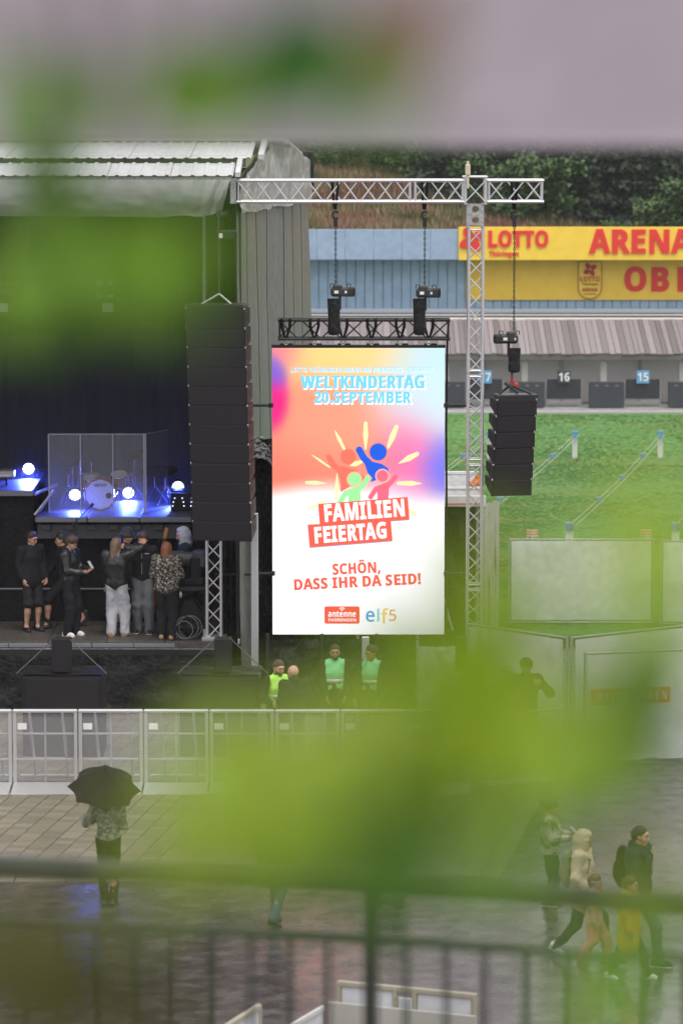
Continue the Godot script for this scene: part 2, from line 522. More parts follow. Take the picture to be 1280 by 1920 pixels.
		"long": hq = [[0, 0.045, -0.02, 0, 0.02, -0.045, 0.092, 0.09], [0, -0.02, -0.055, 0, -0.3, -0.1, 0.085, 0.055], [0.06, 0.0, -0.02, 0.085, -0.24, -0.03, 0.035, 0.03], [-0.06, 0.0, -0.02, -0.085, -0.24, -0.03, 0.035, 0.03]]
		"bun": hq = [[0, 0.05, -0.02, 0, 0.03, -0.05, 0.092, 0.087], [0, 0.05, -0.13, 0, 0.04, -0.14, 0.045, 0.05]]
	if hq:
		var hm := B.new()
		var hpr := []
		for q in hq: hpr.append(cap(head + hb * (Vector3(q[0], q[1], q[2]) * hs), head + hb * (Vector3(q[3], q[4], q[5]) * hs), q[6] * hs, q[7] * hs))
		field(hm, scaled(hpr, k), hair_cell * k, 0.02 * k, 0.016 if o.get("hair_style", "short") == "curly" else 0.008, 60.0 if o.get("hair_style", "") == "curly" else 34.0)
		own(t, "hair", hm.mesh(), hair)
	if o.has("beard"):
		var bm := B.new()
		field(bm, scaled([cap(head + hb * Vector3(0.045, -0.045, 0.035), head + hb * Vector3(0, -0.085, 0.055), 0.03, 0.034), cap(head + hb * Vector3(-0.045, -0.045, 0.035), head + hb * Vector3(0, -0.085, 0.055), 0.03, 0.034)], k), 0.009 * k, 0.015 * k, 0.004, 60.0)
		own(t, "beard", bm.mesh(), hair)
	if o.has("cap"):
		var cm := B.new()
		field(cm, scaled([cap(head + hb * Vector3(0, 0.05, -0.02), head + hb * Vector3(0, 0.062, -0.02), 0.095, 0.085), cap(head + hb * Vector3(0.035, 0.055, 0.09), head + hb * Vector3(0.03, 0.048, 0.14), 0.03, 0.025, 0.3, hb.y), cap(head + hb * Vector3(-0.035, 0.055, 0.09), head + hb * Vector3(-0.03, 0.048, 0.14), 0.03, 0.025, 0.3, hb.y)], k), 0.009 * k, 0.012 * k)
		own(t, "cap", cm.mesh(), o.cap)
	if o.has("hat"):
		var cm := B.new()
		field(cm, scaled([cap(head + hb * Vector3(0, 0.05, -0.02), head + hb * Vector3(0, 0.075, -0.025), 0.1, 0.09), cap(head + hb * Vector3(0, 0.03, -0.02), head + hb * Vector3(0, 0.032, -0.02), 0.125, 0.12, 0.4, hb.y)], k), 0.01 * k, 0.02 * k, 0.004, 20.0)
		own(t, "hat", cm.mesh(), o.hat)
	if o.has("hood"):
		var cm := B.new()
		field(cm, scaled([cap(head + hb * Vector3(0, 0.045, -0.035), head + hb * Vector3(0, 0.0, -0.05), 0.112, 0.118), cap(head + hb * Vector3(0, -0.04, -0.045), neck - fwd * 0.03, 0.105, 0.115), cap(head + hb * Vector3(0.075, 0.02, 0.02), head + hb * Vector3(0.07, -0.08, 0.02), 0.035, 0.035), cap(head + hb * Vector3(-0.075, 0.02, 0.02), head + hb * Vector3(-0.07, -0.08, 0.02), 0.035, 0.035), cap(head + hb * Vector3(0.05, 0.1, 0.035), head + hb * Vector3(-0.05, 0.1, 0.035), 0.03, 0.03)], k), 0.012 * k, 0.03 * k, 0.008, 18.0)
		own(t, "hood", cm.mesh(), o.hood)
	# top
	var bag: float = o.get("bag", 1.0)
	var low: float = o.get("top_low", 0.0)
	var inset := 0.17 if o.get("sleeve", 1.0) <= 0.0 else 0.0
	var tm := B.new()
	var tp := [cap(hip + up * (0.06 - low) + Vector3(0.05, 0, 0) * bag, hip + up * (0.06 - low) - Vector3(0.05, 0, 0) * bag, 0.115 * sqrt(bag), 0.115 * sqrt(bag), 0.95, fwd), cap(hip + up * (0.1 - low), chest, 0.15 * bag, 0.158 * bag, 0.76, fwd), cap(chest, chest + up * 0.07, 0.158 * bag, 0.13, 0.78, fwd), cap(sh[0].lerp(sh[1], inset), sh[1].lerp(sh[0], inset), 0.07 * sqrt(bag), 0.07 * sqrt(bag)), cap(neck - up * 0.05 - fwd * 0.012, neck + up * 0.015 - fwd * 0.008, 0.075, 0.068)]
	if low > 0.05: tp.append(cap(hip + up * (0.02 - low), hip + up * 0.1, 0.165 * bag, 0.15 * bag, 0.8, fwd))
	for s in 2:
		var e: float = o.get("sleeve", 1.0)
		if e > 0.0: tp.append(cap(sh[s], arm[s][0], 0.066 * bag, 0.058 * bag))
		if e > 0.5: tp.append(cap(arm[s][0], arm[s][0].lerp(arm[s][1], 0.97), 0.058 * bag, 0.045 * bag))
	if o.has("collar"): tp.append(cap(neck + up * 0.02 - fwd * 0.045, neck + up * 0.02 - fwd * 0.07, 0.07, 0.06))
	field(tm, scaled(tp, k), 0.0185 * k, 0.045 * k, o.get("folds", 0.02), 8.0)
	own(t, o.get("top_name", "jacket"), tm.mesh(), o.top_mat)
	# bottom
	var bb: float = o.get("bottom_bag", 1.0)
	var cut: float = o.get("bottom_cut", 1.0)
	var bmsh := B.new()
	var bp := [cap(hip + Vector3(0.05, 0.03, 0), hip + Vector3(-0.05, 0.03, 0), 0.125, 0.125, 0.85, Vector3.BACK), cap(hip + up * 0.03, hip + up * 0.1, 0.13, 0.13, 0.78, fwd)]
	for s in 2:
		var sg := 1.0 if s == 0 else -1.0
		bp.append(cap(hip + Vector3(sg * 0.085, -0.02, 0), leg[s][0], 0.098 * sqrt(bb), 0.074 * bb))
		if cut > 0.5: bp.append(cap(leg[s][0], leg[s][1] + Vector3(0, -0.02, 0.01), 0.074 * bb, 0.06 * bb))
		else: bp.append(cap(hip.lerp(leg[s][0], 0.6) + Vector3(sg * 0.035, 0, 0), leg[s][0], 0.085, 0.092))
	field(bmsh, scaled(bp, k), 0.0185 * k, 0.022 * k, 0.02, 8.0)
	own(t, "shorts" if cut <= 0.5 else "trousers", bmsh.mesh(), o.bottom_mat)
	# shoes
	for s in 2:
		var sg := 1.0 if s == 0 else -1.0
		var f: Vector3 = feet[s]
		var tilt: float = o.get("tilt", [0.0, 0.0])[s]
		var fb := Basis.from_euler(Vector3(tilt, sg * 0.18, 0))
		var sm := B.new()
		var sp := [cap(f + fb * Vector3(0, 0.045, -0.05), f + fb * Vector3(0, 0.04, 0.12), 0.043, 0.036), cap(f + fb * Vector3(0, 0.03, 0.05), f + fb * Vector3(0, 0.026, 0.15), 0.046, 0.034, 0.75, Vector3.UP), cap(leg[s][1] + Vector3(0, o.get("boot", 0.0), 0), f + fb * Vector3(0, 0.05, -0.02), 0.047, 0.045)]
		field(sm, scaled(sp, k), 0.0115 * k, 0.02 * k)
		var shoe = own(t, "shoe", sm.mesh(), o.shoes)
		own(shoe, "sole", bevel(Vector3(0.085, 0.018, 0.26) * k, 0.008), o.get("sole", mat("sole_dark", Color(0.02, 0.02, 0.02), 0.7)), Transform3D(fb, (f + fb * Vector3(0, 0.007, 0.045)) * k))
	return {"node": t, "head": head * k, "hb": hb, "neck": neck * k, "chest": chest * k, "hip": hip * k, "arm": [[arm[0][0] * k, arm[0][1] * k], [arm[1][0] * k, arm[1][1] * k]], "k": k, "fwd": fwd, "up": up}
func scaled(pr, k):
	if k == 1.0: return pr
	var out := []
	for p in pr: out.append([p[0] * k, p[1] * k, p[2] * k, p[3] * k, p[4], p[5]])
	return out
func ball():
	if not meshes.has("ball"):
		var s := SphereMesh.new()
		s.radius = 1.0; s.height = 2.0; s.radial_segments = 10; s.rings = 6
		meshes["ball"] = s
	return meshes["ball"]
# ---------------------------------------------------------------- the scene
func _ready():
	rng.seed = 20
	pitch = atan(860.0 / 7200.0)
	# camera: a long lens, wide open, focused on the screen
	var cam := Camera3D.new()
	cam.name = "camera"; add_child(cam)
	cam.position = Vector3(0, CAM_Y, 0); cam.rotation = Vector3(-pitch, 0, 0)
	var lens := CameraAttributesPhysical.new()
	lens.frustum_focal_length = 90.0; lens.exposure_aperture = 1.35; lens.frustum_focus_distance = 66.5
	lens.frustum_near = 0.2; lens.frustum_far = 900.0
	cam.attributes = lens
	cam.fov = rad_to_deg(2.0 * atan(960.0 / FPX)); cam.near = 0.2; cam.far = 900.0; cam.current = true
	# overcast sky
	var env := Environment.new()
	env.background_mode = Environment.BG_SKY
	var sky_mat := ProceduralSkyMaterial.new()
	sky_mat.sky_top_color = Color(0.94, 0.93, 0.94); sky_mat.sky_horizon_color = Color(0.83, 0.82, 0.84); sky_mat.sky_curve = 0.2
	sky_mat.ground_bottom_color = Color(0.3, 0.3, 0.3); sky_mat.ground_horizon_color = Color(0.6, 0.6, 0.62)
	sky_mat.sun_angle_max = 0.5
	var sky := Sky.new()
	sky.sky_material = sky_mat; env.sky = sky
	env.background_energy_multiplier = 0.85
	env.tonemap_mode = Environment.TONE_MAPPER_LINEAR; env.tonemap_exposure = 1.9
	env.fog_enabled = true; env.fog_density = 0.0002; env.fog_light_color = Color(0.92, 0.92, 0.93)
	env.sdfgi_enabled = true; env.ssao_enabled = true; env.ssil_enabled = true
	env.volumetric_fog_enabled = true; env.volumetric_fog_density = 0.0
	var we := WorldEnvironment.new()
	we.name = "world_environment"; we.environment = env; add_child(we)
	var sun := DirectionalLight3D.new()
	sun.name = "sun"; sun.light_energy = 0.35; sun.light_angular_distance = 25.0; sun.light_color = Color(1.0, 0.98, 0.95); sun.shadow_enabled = true
	sun.rotation_degrees = Vector3(-62, 25, 0); add_child(sun)

	font_bold = SystemFont.new(); font_bold.font_names = PackedStringArray(["Droid Sans"]); font_bold.font_weight = 700
	font_fat = FontVariation.new(); font_fat.base_font = font_bold; font_fat.variation_embolden = 0.7
	font_plain = SystemFont.new(); font_plain.font_names = PackedStringArray(["Droid Sans"])
	unit_cyl = CylinderMesh.new(); unit_cyl.top_radius = 1.0; unit_cyl.bottom_radius = 1.0; unit_cyl.height = 1.0; unit_cyl.radial_segments = 10; unit_cyl.rings = 1
	font_thin = FontVariation.new(); font_thin.base_font = font_plain; font_thin.variation_embolden = 0.45
	wrinkle = FastNoiseLite.new(); wrinkle.seed = 5; wrinkle.fractal_octaves = 3
	make_materials()
	make_ground()
	make_range_building()
	make_hill()
	make_stage()
	make_stage_set()
	make_rig()
	make_screen()
	make_backstage()
	make_fences()
	make_barriers()
	make_speakers()
	make_people()
	make_terrace()
	make_tree()

func make_materials():
	mat("aluminium", Color(0.62, 0.62, 0.64), 0.38, 0.75)
	mat("black_metal", Color(0.02, 0.02, 0.022), 0.45, 0.3)
	mat("black_plastic", Color(0.018, 0.018, 0.02), 0.5)
	nmat("black_cloth", Color(0.008, 0.008, 0.009), Color(0.016, 0.016, 0.018), 0.6, 0.03, 0.9)
	nmat("black_tarp", Color(0.012, 0.012, 0.013), Color(0.025, 0.025, 0.027), 0.8, 0.02, 0.32, 0.0, 4, true, 1.2)
	nmat("grille", Color(0.016, 0.015, 0.017), Color(0.03, 0.028, 0.031), 0.05, 0.2, 0.6, 0.0, 1, true)
	nmat("box_paint", Color(0.014, 0.014, 0.015), Color(0.024, 0.024, 0.026), 0.12, 0.1, 0.55, 0.0, 2, true, 0.4)
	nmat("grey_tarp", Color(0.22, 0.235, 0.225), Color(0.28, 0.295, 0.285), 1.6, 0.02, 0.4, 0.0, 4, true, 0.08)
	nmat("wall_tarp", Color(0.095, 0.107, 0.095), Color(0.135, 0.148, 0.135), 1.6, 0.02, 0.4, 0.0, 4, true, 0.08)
	nmat("silver_tarp", Color(0.2, 0.21, 0.205), Color(0.36, 0.37, 0.37), Vector3(0.7, 2.4, 0.7), 0.02, 0.3, 0.0, 5, true, 0.25)
	nmat("white_tarp", Color(0.64, 0.65, 0.64), Color(0.72, 0.73, 0.72), 1.5, 0.02, 0.42, 0.0, 4, true, 0.12)
	nmat("beige_tarp", Color(0.36, 0.34, 0.28), Color(0.48, 0.46, 0.4), Vector3(0.4, 2.0, 0.4), 0.02, 0.55, 0.0, 4, true, 0.5)
	nmat("roof_metal", Color(0.5, 0.51, 0.53), Color(0.6, 0.61, 0.63), Vector3(1.4, 1.4, 1.4), 0.015, 0.45, 0.0, 5)
	nmat("galvanised", Color(0.34, 0.35, 0.36), Color(0.5, 0.51, 0.52), 0.5, 0.03, 0.45, 0.5)
	nmat("white_paint", Color(0.72, 0.72, 0.71), Color(0.8, 0.8, 0.79), 0.8, 0.02, 0.5)
	mat("chrome", Color(0.7, 0.7, 0.7), 0.18, 1.0)
	mat("red_cover", Color(0.5, 0.02, 0.03), 0.4)
	mat("orange", Color(0.75, 0.2, 0.03), 0.6)
	nmat("stage_floor", Color(0.05, 0.045, 0.042), Color(0.1, 0.085, 0.075), 0.9, 0.03, 0.5, 0.0, 5)
	for dull in ["black_cloth", "black_tarp", "grille", "box_paint", "black_plastic"]: mats[dull].metallic_specular = 0.22
	mat("glass_panel", Color(0.85, 0.87, 0.92), 0.05)
	var g: StandardMaterial3D = mats.glass_panel
	g.transparency = BaseMaterial3D.TRANSPARENCY_ALPHA; g.albedo_color = Color(0.9, 0.92, 0.97, 0.08)

# ---------------------------------------------------------------- ground
func make_ground():
	# wet asphalt of the square
	var asphalt := nmat("wet_asphalt", Color(0.05, 0.043, 0.04), Color(0.1, 0.088, 0.08), 3.0, 0.02, 0.3, 0.0, 5, true)
	var rt := NoiseTexture2D.new()
	var rn := FastNoiseLite.new()
	rn.seed = 3; rn.frequency = 0.012; rn.fractal_octaves = 5
	var rg := Gradient.new()
	rg.offsets = PackedFloat32Array([0.3, 0.7]); rg.colors = PackedColorArray([Color(0.17, 0.17, 0.17), Color(0.32, 0.32, 0.32)])
	rt.width = 512; rt.height = 512; rt.seamless = true; rt.noise = rn; rt.color_ramp = rg
	asphalt.roughness = 1.0; asphalt.roughness_texture = rt
	asphalt.normal_enabled = true; asphalt.normal_texture = normal_tex("ripple", 0.16, 3.0); asphalt.normal_scale = 0.06
	# one sheet: the square at height 0, falling to the lower shooting range, out to the horizon
	var prof := [[15.9, 0.0], [30.0, 0.0], [73.0, 0.0], [80.0, -2.1], [122.0, -2.1], [124.5, -1.95], [130.5, -1.2], [132.0, -1.15], [150.0, -1.15], [400.0, -1.2], [800.0, -1.2]]
	var m := B.new()
	for k in prof.size() - 1:
		var a: Array = prof[k]
		var b: Array = prof[k + 1]
		var nn := Vector3(0, b[0] - a[0], b[1] - a[1]).normalized()
		m.quad(Vector3(-400, a[1], -a[0]), Vector3(400, a[1], -a[0]), Vector3(400, b[1], -b[0]), Vector3(-400, b[1], -b[0]), nn)
	struct("ground", m.mesh(), asphalt)
	# grass of the shooting range, laid over the sheet with its bank
	var grass := nmat("turf", Color(0.06, 0.17, 0.035), Color(0.12, 0.27, 0.06), 2.3, 0.03, 0.85, 0.0, 5, true, 0.8)
	var gp := [[83.0, -2.09], [86.0, -2.07], [118.0, -2.05], [123.0, -1.98], [125.5, -1.72], [129.6, -1.2], [131.2, -1.1]]
	var gm := B.new()
	var wob := FastNoiseLite.new(); wob.frequency = 0.12
	gm.grid(60, 40, func(s, t):
		var d: float = 83.0 + t * 48.2
		var y := 0.0
		for k in gp.size() - 1:
			if d >= gp[k][0] - 0.01: y = lerpf(gp[k][1], gp[k + 1][1], clampf((d - gp[k][0]) / (gp[k + 1][0] - gp[k][0]), 0, 1))
		return Vector3(lerpf(-30, 40, s), y + wob.get_noise_2d(s * 70, d) * 0.05 + 0.03, -d))
	var lawn = struct("lawn", gm.mesh(), grass)
	# blades of grass on the lawn, with a worn dry strip
	var blade := B.new()
	for j in 7:
		var a := TAU * j / 7.0
		var d := Vector3(cos(a), 0, sin(a))
		var p := d * 0.03
		var w := Vector3(-d.z, 0, d.x) * 0.007
		blade.tri(p - w, p + w, p + d * 0.03 + Vector3(0, 0.05, 0), (d * -0.3 + Vector3.UP).normalized())
	var xs := []
	var cs := []
	var patch := FastNoiseLite.new(); patch.frequency = 0.25; patch.fractal_octaves = 3
	for k in 60000:
		var d := rng.randf_range(88.0, 131.0)
		var x := rng.randf_range(0.5, 12.0) * d / 110.0
		if rng.randf() < 0.1: x = rng.randf_range(-8, 14)
		var y := 0.0
		for q in gp.size() - 1:
			if d >= gp[q][0]: y = lerpf(gp[q][1], gp[q + 1][1], clampf((d - gp[q][0]) / (gp[q + 1][0] - gp[q][0]), 0, 1))
		var s := rng.randf_range(0.6, 1.5)
		xs.append(Transform3D(Basis.from_euler(Vector3(0, rng.randf() * TAU, 0)).scaled(Vector3(s, s * rng.randf_range(0.5, 1.2), s)), Vector3(x, y + 0.02, -d)))
		var dry := clampf(patch.get_noise_2d(x * 0.6, d * 1.4) * 1.2 + (0.75 if absf(d - 123.4) < 0.35 or absf(d - 116.0) < 0.5 else 0.0) + (0.45 if d < 103.0 and d > 96.0 else 0.0), 0.0, 1.0)
		cs.append(Color(0.085, 0.21, 0.05).lerp(Color(0.115, 0.25, 0.06), rng.randf()).lerp(Color(0.42, 0.33, 0.12), dry * rng.randf_range(0.4, 1.0)))
	var bm: StandardMaterial3D = mat("blade", Color.WHITE, 0.8)
	bm.albedo_color = Color.WHITE; bm.vertex_color_use_as_albedo = true; bm.backlight_enabled = true; bm.backlight = Color(0.3, 0.3, 0.3)
	var g = multi(self, "grass", blade.mesh(), bm, xs, cs)
	kind_stuff(g); tag(g, "short green grass with dry patches on the shooting range", "grass")
	# pale stone pavers, laid askew, in front of and behind the crowd barrier
	var bed := nmat("paver_joint", Color(0.03, 0.03, 0.022), Color(0.06, 0.055, 0.04), 0.6, 0.03, 0.8)
	var ang := atan(1.0 / 6.5)
	var ax := Vector3(sin(ang), 0, -cos(ang))
	var cx := Vector3(cos(ang), 0, sin(ang))
	var edge := Vector3(2.15, 0, -51.43)
	var pb := B.new()
	var c0 := edge - cx * 0.02 + ax * 0.2 + Vector3(0, 0.004, 0)
	var far_k := 13.2
	pb.quad(c0, c0 - cx * 12.0 + ax * -1.85, c0 - cx * 12.0 + ax * far_k, c0 + ax * far_k, Vector3.UP)
	var pav = struct("pavement", pb.mesh(), bed)
	var pm := []
	for q in 5:
		var c: float = [0.0, 0.25, 0.5, 0.75, 1.0][q]
		pm.append(nmat("paver_%d" % q, Color(0.13, 0.115, 0.085).lerp(Color(0.2, 0.17, 0.125), c), Color(0.2, 0.175, 0.13).lerp(Color(0.27, 0.235, 0.18), c), 0.35, 0.03, 0.42))
	var W := 0.285
	var L := 0.2
	var shape: Mesh = bevel(Vector3(W - 0.014, 0.05, L - 0.012), 0.006)
	var places := []
	for a in 42:
		for b in range(-10, 66):
			var p := edge - cx * (W * (a + 0.5)) + ax * (L * (b + 0.5) + 0.2 + (L * 0.5 if a % 2 else 0.0))
			if -p.z < 51.55 or p.x < -8.5: continue
			places.append(Transform3D(Basis(cx, Vector3.UP, -ax) * Basis.from_euler(Vector3(rng.randf_range(-0.006, 0.006), 0, rng.randf_range(-0.006, 0.006))), p + Vector3(0, -0.008 + rng.randf_range(-0.003, 0.003), 0)))
	places.sort_custom(func(a, b): return a.origin.z - absf(a.origin.x + 1.5) * 0.35 > b.origin.z - absf(b.origin.x + 1.5) * 0.35)
	var rest := []
	for q in 5: rest.append([])
	for k in places.size():
		var q := rng.randi() % 5
		if k < 300: part(pav, "paver", shape, pm[q], places[k])
		else: rest[q].append(places[k])
	for q in 5: kind_stuff(multi(pav, "more_pavers", shape, pm[q], rest[q]))
	# kerb stones along the front of the pavers
	for k in 14:
		var x := -7.6 + k * 0.7
		if x > 2.0: break
		pbox(pav, "kerb_stone", Vector3(x, 0.006, -51.4), Vector3(0.68, 0.03, 0.22), pm[3 + k % 2])

# ---------------------------------------------------------------- the long building of the shooting range
func make_range_building():
	var base := Vector3(4.0, -1.15, -137.0)
	var t = thing("range_building", "long low building with blue metal walls and a yellow lettered fascia", "building", base)
	var blue := nmat("blue_sheet", Color(0.29, 0.44, 0.58), Color(0.34, 0.5, 0.65), 3.0, 0.02, 0.45, 0.0, 3)
	var blue2 := nmat("blue_fascia_sheet", Color(0.28, 0.38, 0.54), Color(0.32, 0.43, 0.58), 3.0, 0.02, 0.4, 0.0, 3)
	var yellow := nmat("yellow_sheet", Color(0.88, 0.6, 0.06), Color(0.92, 0.65, 0.08), 3.0, 0.02, 0.45, 0.0, 3)
	var red := mat("red_letters", Color(0.75, 0.035, 0.03), 0.4)
	var grey := nmat("range_concrete", Color(0.25, 0.25, 0.25), Color(0.36, 0.36, 0.36), 2.5, 0.02, 0.7)
	# upper storey: wall panels, then the fascia standing out above them
	var wd := 142.5
	var fd := 141.3
	var x0 := -9.0
	var x1 := 21.0
	pbox(t, "core", Vector3((x0 + x1) / 2, 1.4, -(wd + 3.2)), Vector3(x1 - x0, 5.2, 6.0), grey)
	var wtop: float = at(640, 486, wd).y
	var wlow: float = at(640, 584, wd).y
	var pw := 0.34
	var n := int((x1 - x0) / pw)
	for k in n:
		var x := x0 + pw * (k + 0.5)
		pbox(t, "wall_panel", Vector3(x, (wtop + 0.3 + wlow) / 2, -wd + rng.randf_range(-0.004, 0.004)), Vector3(pw - 0.018, wtop + 0.3 - wlow, 0.06), blue, Basis.IDENTITY, 0.014)
	var ft: float = at(640, 430, fd).y
	var fb: float = at(640, 487, fd).y
	var split: float = at(859, 450, fd).x
	var k2 := 0
	var x := split
	while x > x0:
		pbox(t, "fascia_panel", Vector3(x - 0.52, (ft + fb) / 2, -fd), Vector3(1.03, ft - fb, 0.12), blue2, Basis.IDENTITY, 0.012)
		x -= 1.04
	var yt: float = at(640, 425.5, fd - 0.12).y
	var yb: float = at(640, 487.5, fd - 0.12).y
	pbox(t, "yellow_fascia", Vector3((split + x1) / 2, (yt + yb) / 2, -fd + 0.12), Vector3(x1 - split, yt - yb, 0.14), yellow)
	pbox(t, "soffit", Vector3((x0 + x1) / 2, fb + 0.06, -(fd + wd) / 2 - 0.08), Vector3(x1 - x0, 0.08, wd - fd - 0.1), grey)
	pbox(t, "roof_slab", Vector3((x0 + x1) / 2, ft - 0.75, -(fd + 4.0)), Vector3(x1 - x0, 0.12, 7.2), grey)
	# lower yellow board on the wall
	var b0: Vector3 = at(874, 485, wd - 0.1)
	var b1: Vector3 = at(874, 562.5, wd - 0.1)
	pbox(t, "yellow_board", Vector3((b0.x + x1) / 2, (b0.y + b1.y) / 2, -wd + 0.1), Vector3(x1 - b0.x, b0.y - b1.y, 0.08), yellow)
	# lettering
	var fz := fd - 0.2
	var c: Vector3 = at(971, 449, fz)
	var px := fz / FPX
	text(t, "lettering", "LOTTO", c, 29.5 * px, red, 0.1, 112 * px, Basis.IDENTITY, font_fat)
	text(t, "lettering", "Thüringen", at(944, 477, fz), 9.5 * px, red, 0.06, 55 * px)
	text(t, "lettering", "ARENA", at(1200, 454, fz), 42.5 * px, red, 0.1, 194 * px, Basis.IDENTITY, font_fat)
	text(t, "lettering", "AM RENNSTEIG", at(1560, 454, fz), 42.5 * px, red, 0.1)
	clover(t, at(884, 449, fz), 0.44, red, 0.07)
	var wz := wd - 0.16
	var ob: Vector3 = at(1227, 525, wz)
	for q in 7: text(t, "lettering", "OBERHOF"[q], at(1190.0 + 46.5 * q, 525, wz), 43 * wz / FPX, red, 0.08, 0.0, Basis.IDENTITY, font_fat)
	# shield with the small emblem
	var sc: Vector3 = at(1105, 525, wz)
	var u := wz / FPX
	var poly := PackedVector2Array([Vector2(-21.5, 35), Vector2(21.5, 35), Vector2(21.5, -15)])
	for q in range(1, 12):
		var a := PI * q / 12.0
		poly.append(Vector2(21.5 * cos(a), -15 - 20 * sin(a)))
	poly.append(Vector2(-21.5, -15))
	for q in poly.size(): poly[q] *= u
	var sm := B.new(); sm.plate(poly, 0.05)
	var shield = part(t, "shield", sm.mesh(), yellow, Transform3D(Basis.IDENTITY, sc))
	var rim := B.new()
	var pts := []
	for q in poly.size() + 1: pts.append(Vector3(poly[q % poly.size()].x, poly[q % poly.size()].y, 0.05))
	rim.tube(pts, 0.018, 6, false)
	part(shield, "rim", rim.mesh(), mat("brown_rim", Color(0.3, 0.16, 0.04), 0.5), Transform3D(Basis.IDENTITY, sc))
	var dk := mat("dark_red_letters", Color(0.45, 0.03, 0.025), 0.5)
	clover(t, sc + Vector3(0.0, 20 * u, 0.06), 0.24, dk, 0.02)
	text(t, "lettering", "LOTTO", sc + Vector3(0, 2 * u, 0.065), 9 * u, dk, 0.02, 36 * u)
	text(t, "lettering", "Thüringen", sc + Vector3(0, -8 * u, 0.065), 4.6 * u, mat("brown_rim", Color.BLACK), 0.02, 29 * u)
	text(t, "lettering", "ARENA", sc + Vector3(0, -18 * u, 0.065), 6.5 * u, dk, 0.02, 29 * u)
	text(t, "lettering", "am Rennsteig", sc + Vector3(0, -26 * u, 0.065), 2.6 * u, mat("brown_rim", Color.BLACK), 0.02, 24 * u)
	# gutter, pipe and pale ridge board below the wall
	var g0: Vector3 = at(640, 583, 141.6)
	pbox(t, "gutter", Vector3((x0 + x1) / 2, g0.y, -141.6), Vector3(x1 - x0, 0.14, 0.3), mat("gutter", Color(0.42, 0.46, 0.52), 0.4, 0.3))
	ptube(t, "pipe", Vector3(x0, g0.y - 0.14, -141.2), Vector3(x1, g0.y - 0.14, -141.2), 0.05, mats.galvanised)
	var r0: Vector3 = at(640, 600, 138.2)
	var r1: Vector3 = at(640, 664, 134.2)
	pbox(t, "ridge_board", Vector3((x0 + x1) / 2, r0.y + 0.02, r0.z - 0.1), Vector3(x1 - x0, 0.1, 0.25), mat("cream_board", Color(0.75, 0.72, 0.64), 0.5))
	# weathered plank roof over the firing points
	var slope := (r1 - r0)
	var sb := Basis(Vector3.RIGHT, slope.normalized().cross(Vector3.RIGHT).normalized() * -1.0, Vector3.ZERO)
	sb.z = sb.x.cross(sb.y)
	var planks := []
	for q in 6:
		var f := q / 5.0
		planks.append(nmat("plank_%d" % q, Color(0.1, 0.085, 0.085).lerp(Color(0.19, 0.165, 0.17), f), Color(0.17, 0.145, 0.15).lerp(Color(0.31, 0.275, 0.28), f), Vector3(0.12, 1.5, 1.5), 0.02, 0.65))
	x = x0
	while x < x1:
		var w := rng.randf_range(0.17, 0.25)
		pbox(t, "roof_plank", Vector3(x + w / 2, (r0.y + r1.y) / 2 + rng.randf_range(-0.015, 0.02), (r0.z + r1.z) / 2), Vector3(w - 0.012, 0.05, slope.length() + rng.randf_range(-0.05, 0.08)), planks[rng.randi() % 6], sb, 0.01)
		x += w
	pbox(t, "eave_beam", Vector3((x0 + x1) / 2, r1.y - 0.12, r1.z - 0.1), Vector3(x1 - x0, 0.18, 0.14), mat("eave", Color(0.12, 0.115, 0.11), 0.7))
	# firing points, closed at the back by a translucent white sheet
	var wall_top := lerpf(r1.y, r0.y, 1.9 / 4.0) - 0.08
	var back_cloth := mat("white_back_sheet", Color(0.8, 0.8, 0.79), 0.7)
	back_cloth.backlight_enabled = true; back_cloth.backlight = Color(0.9, 0.9, 0.9)
	var floor_y := -1.12
	pbox(t, "firing_floor", Vector3((x0 + x1) / 2, floor_y - 0.05, -136.0), Vector3(x1 - x0, 0.14, 8.4), grey)
	pbox(t, "floor_edge", Vector3((x0 + x1) / 2, floor_y + 0.02, -131.9), Vector3(x1 - x0, 0.08, 0.25), mat("edge_stone", Color(0.4, 0.39, 0.38), 0.6))
	pbox(t, "back_wall", Vector3((x0 + x1) / 2, (floor_y + wall_top) / 2, -136.1), Vector3(x1 - x0, wall_top - floor_y, 0.02), back_cloth)
	var matl := nmat("mat_black", Color(0.015, 0.018, 0.022), Color(0.04, 0.045, 0.05), 0.6, 0.03, 0.6)
	for lane in 7:
		var uc: float = 910.0 - 148.0 * 2 + 147.6 * lane
		var number := 19 - lane
		var p: Vector3 = at(uc, 700, 134.4)
		# post between the lanes, and a thinner one behind the number
		var q: Vector3 = at(uc + 73.5, 700, 134.6)
		if p.x < x0 + 1.0: continue
		pbox(t, "post", Vector3(q.x, (floor_y + r1.y) / 2, -134.6), Vector3(0.22, r1.y - floor_y - 0.1, 0.2), mat("post_grey", Color(0.42, 0.41, 0.39), 0.7))
		pbox(t, "thin_post", Vector3(p.x, (floor_y + r1.y) / 2, -135.9), Vector3(0.11, r1.y - floor_y - 0.02, 0.1), mat("post_grey", Color.BLACK))
		# number plate
		var nc: Vector3 = at(uc, 707, 133.9)
		var plate = pbox(t, "number_plate", Vector3(nc.x, nc.y, -133.9), Vector3(0.45, 0.45, 0.03), mat("plate_dark", Color(0.03, 0.045, 0.065), 0.5) if number % 2 == 0 else mat("plate_blue", Color(0.1, 0.32, 0.55), 0.5))
		text(plate, "digits", str(number), Vector3(nc.x, nc.y, -133.88), 0.29, mats.white_paint, 0.02, 0.38 if number > 9 else 0.2)
		# mat screen under the number, with a frame, and the crate beside it
		var a0: Vector3 = at(uc, 711, 134.0)
		var a1: Vector3 = at(uc, 748, 134.0)
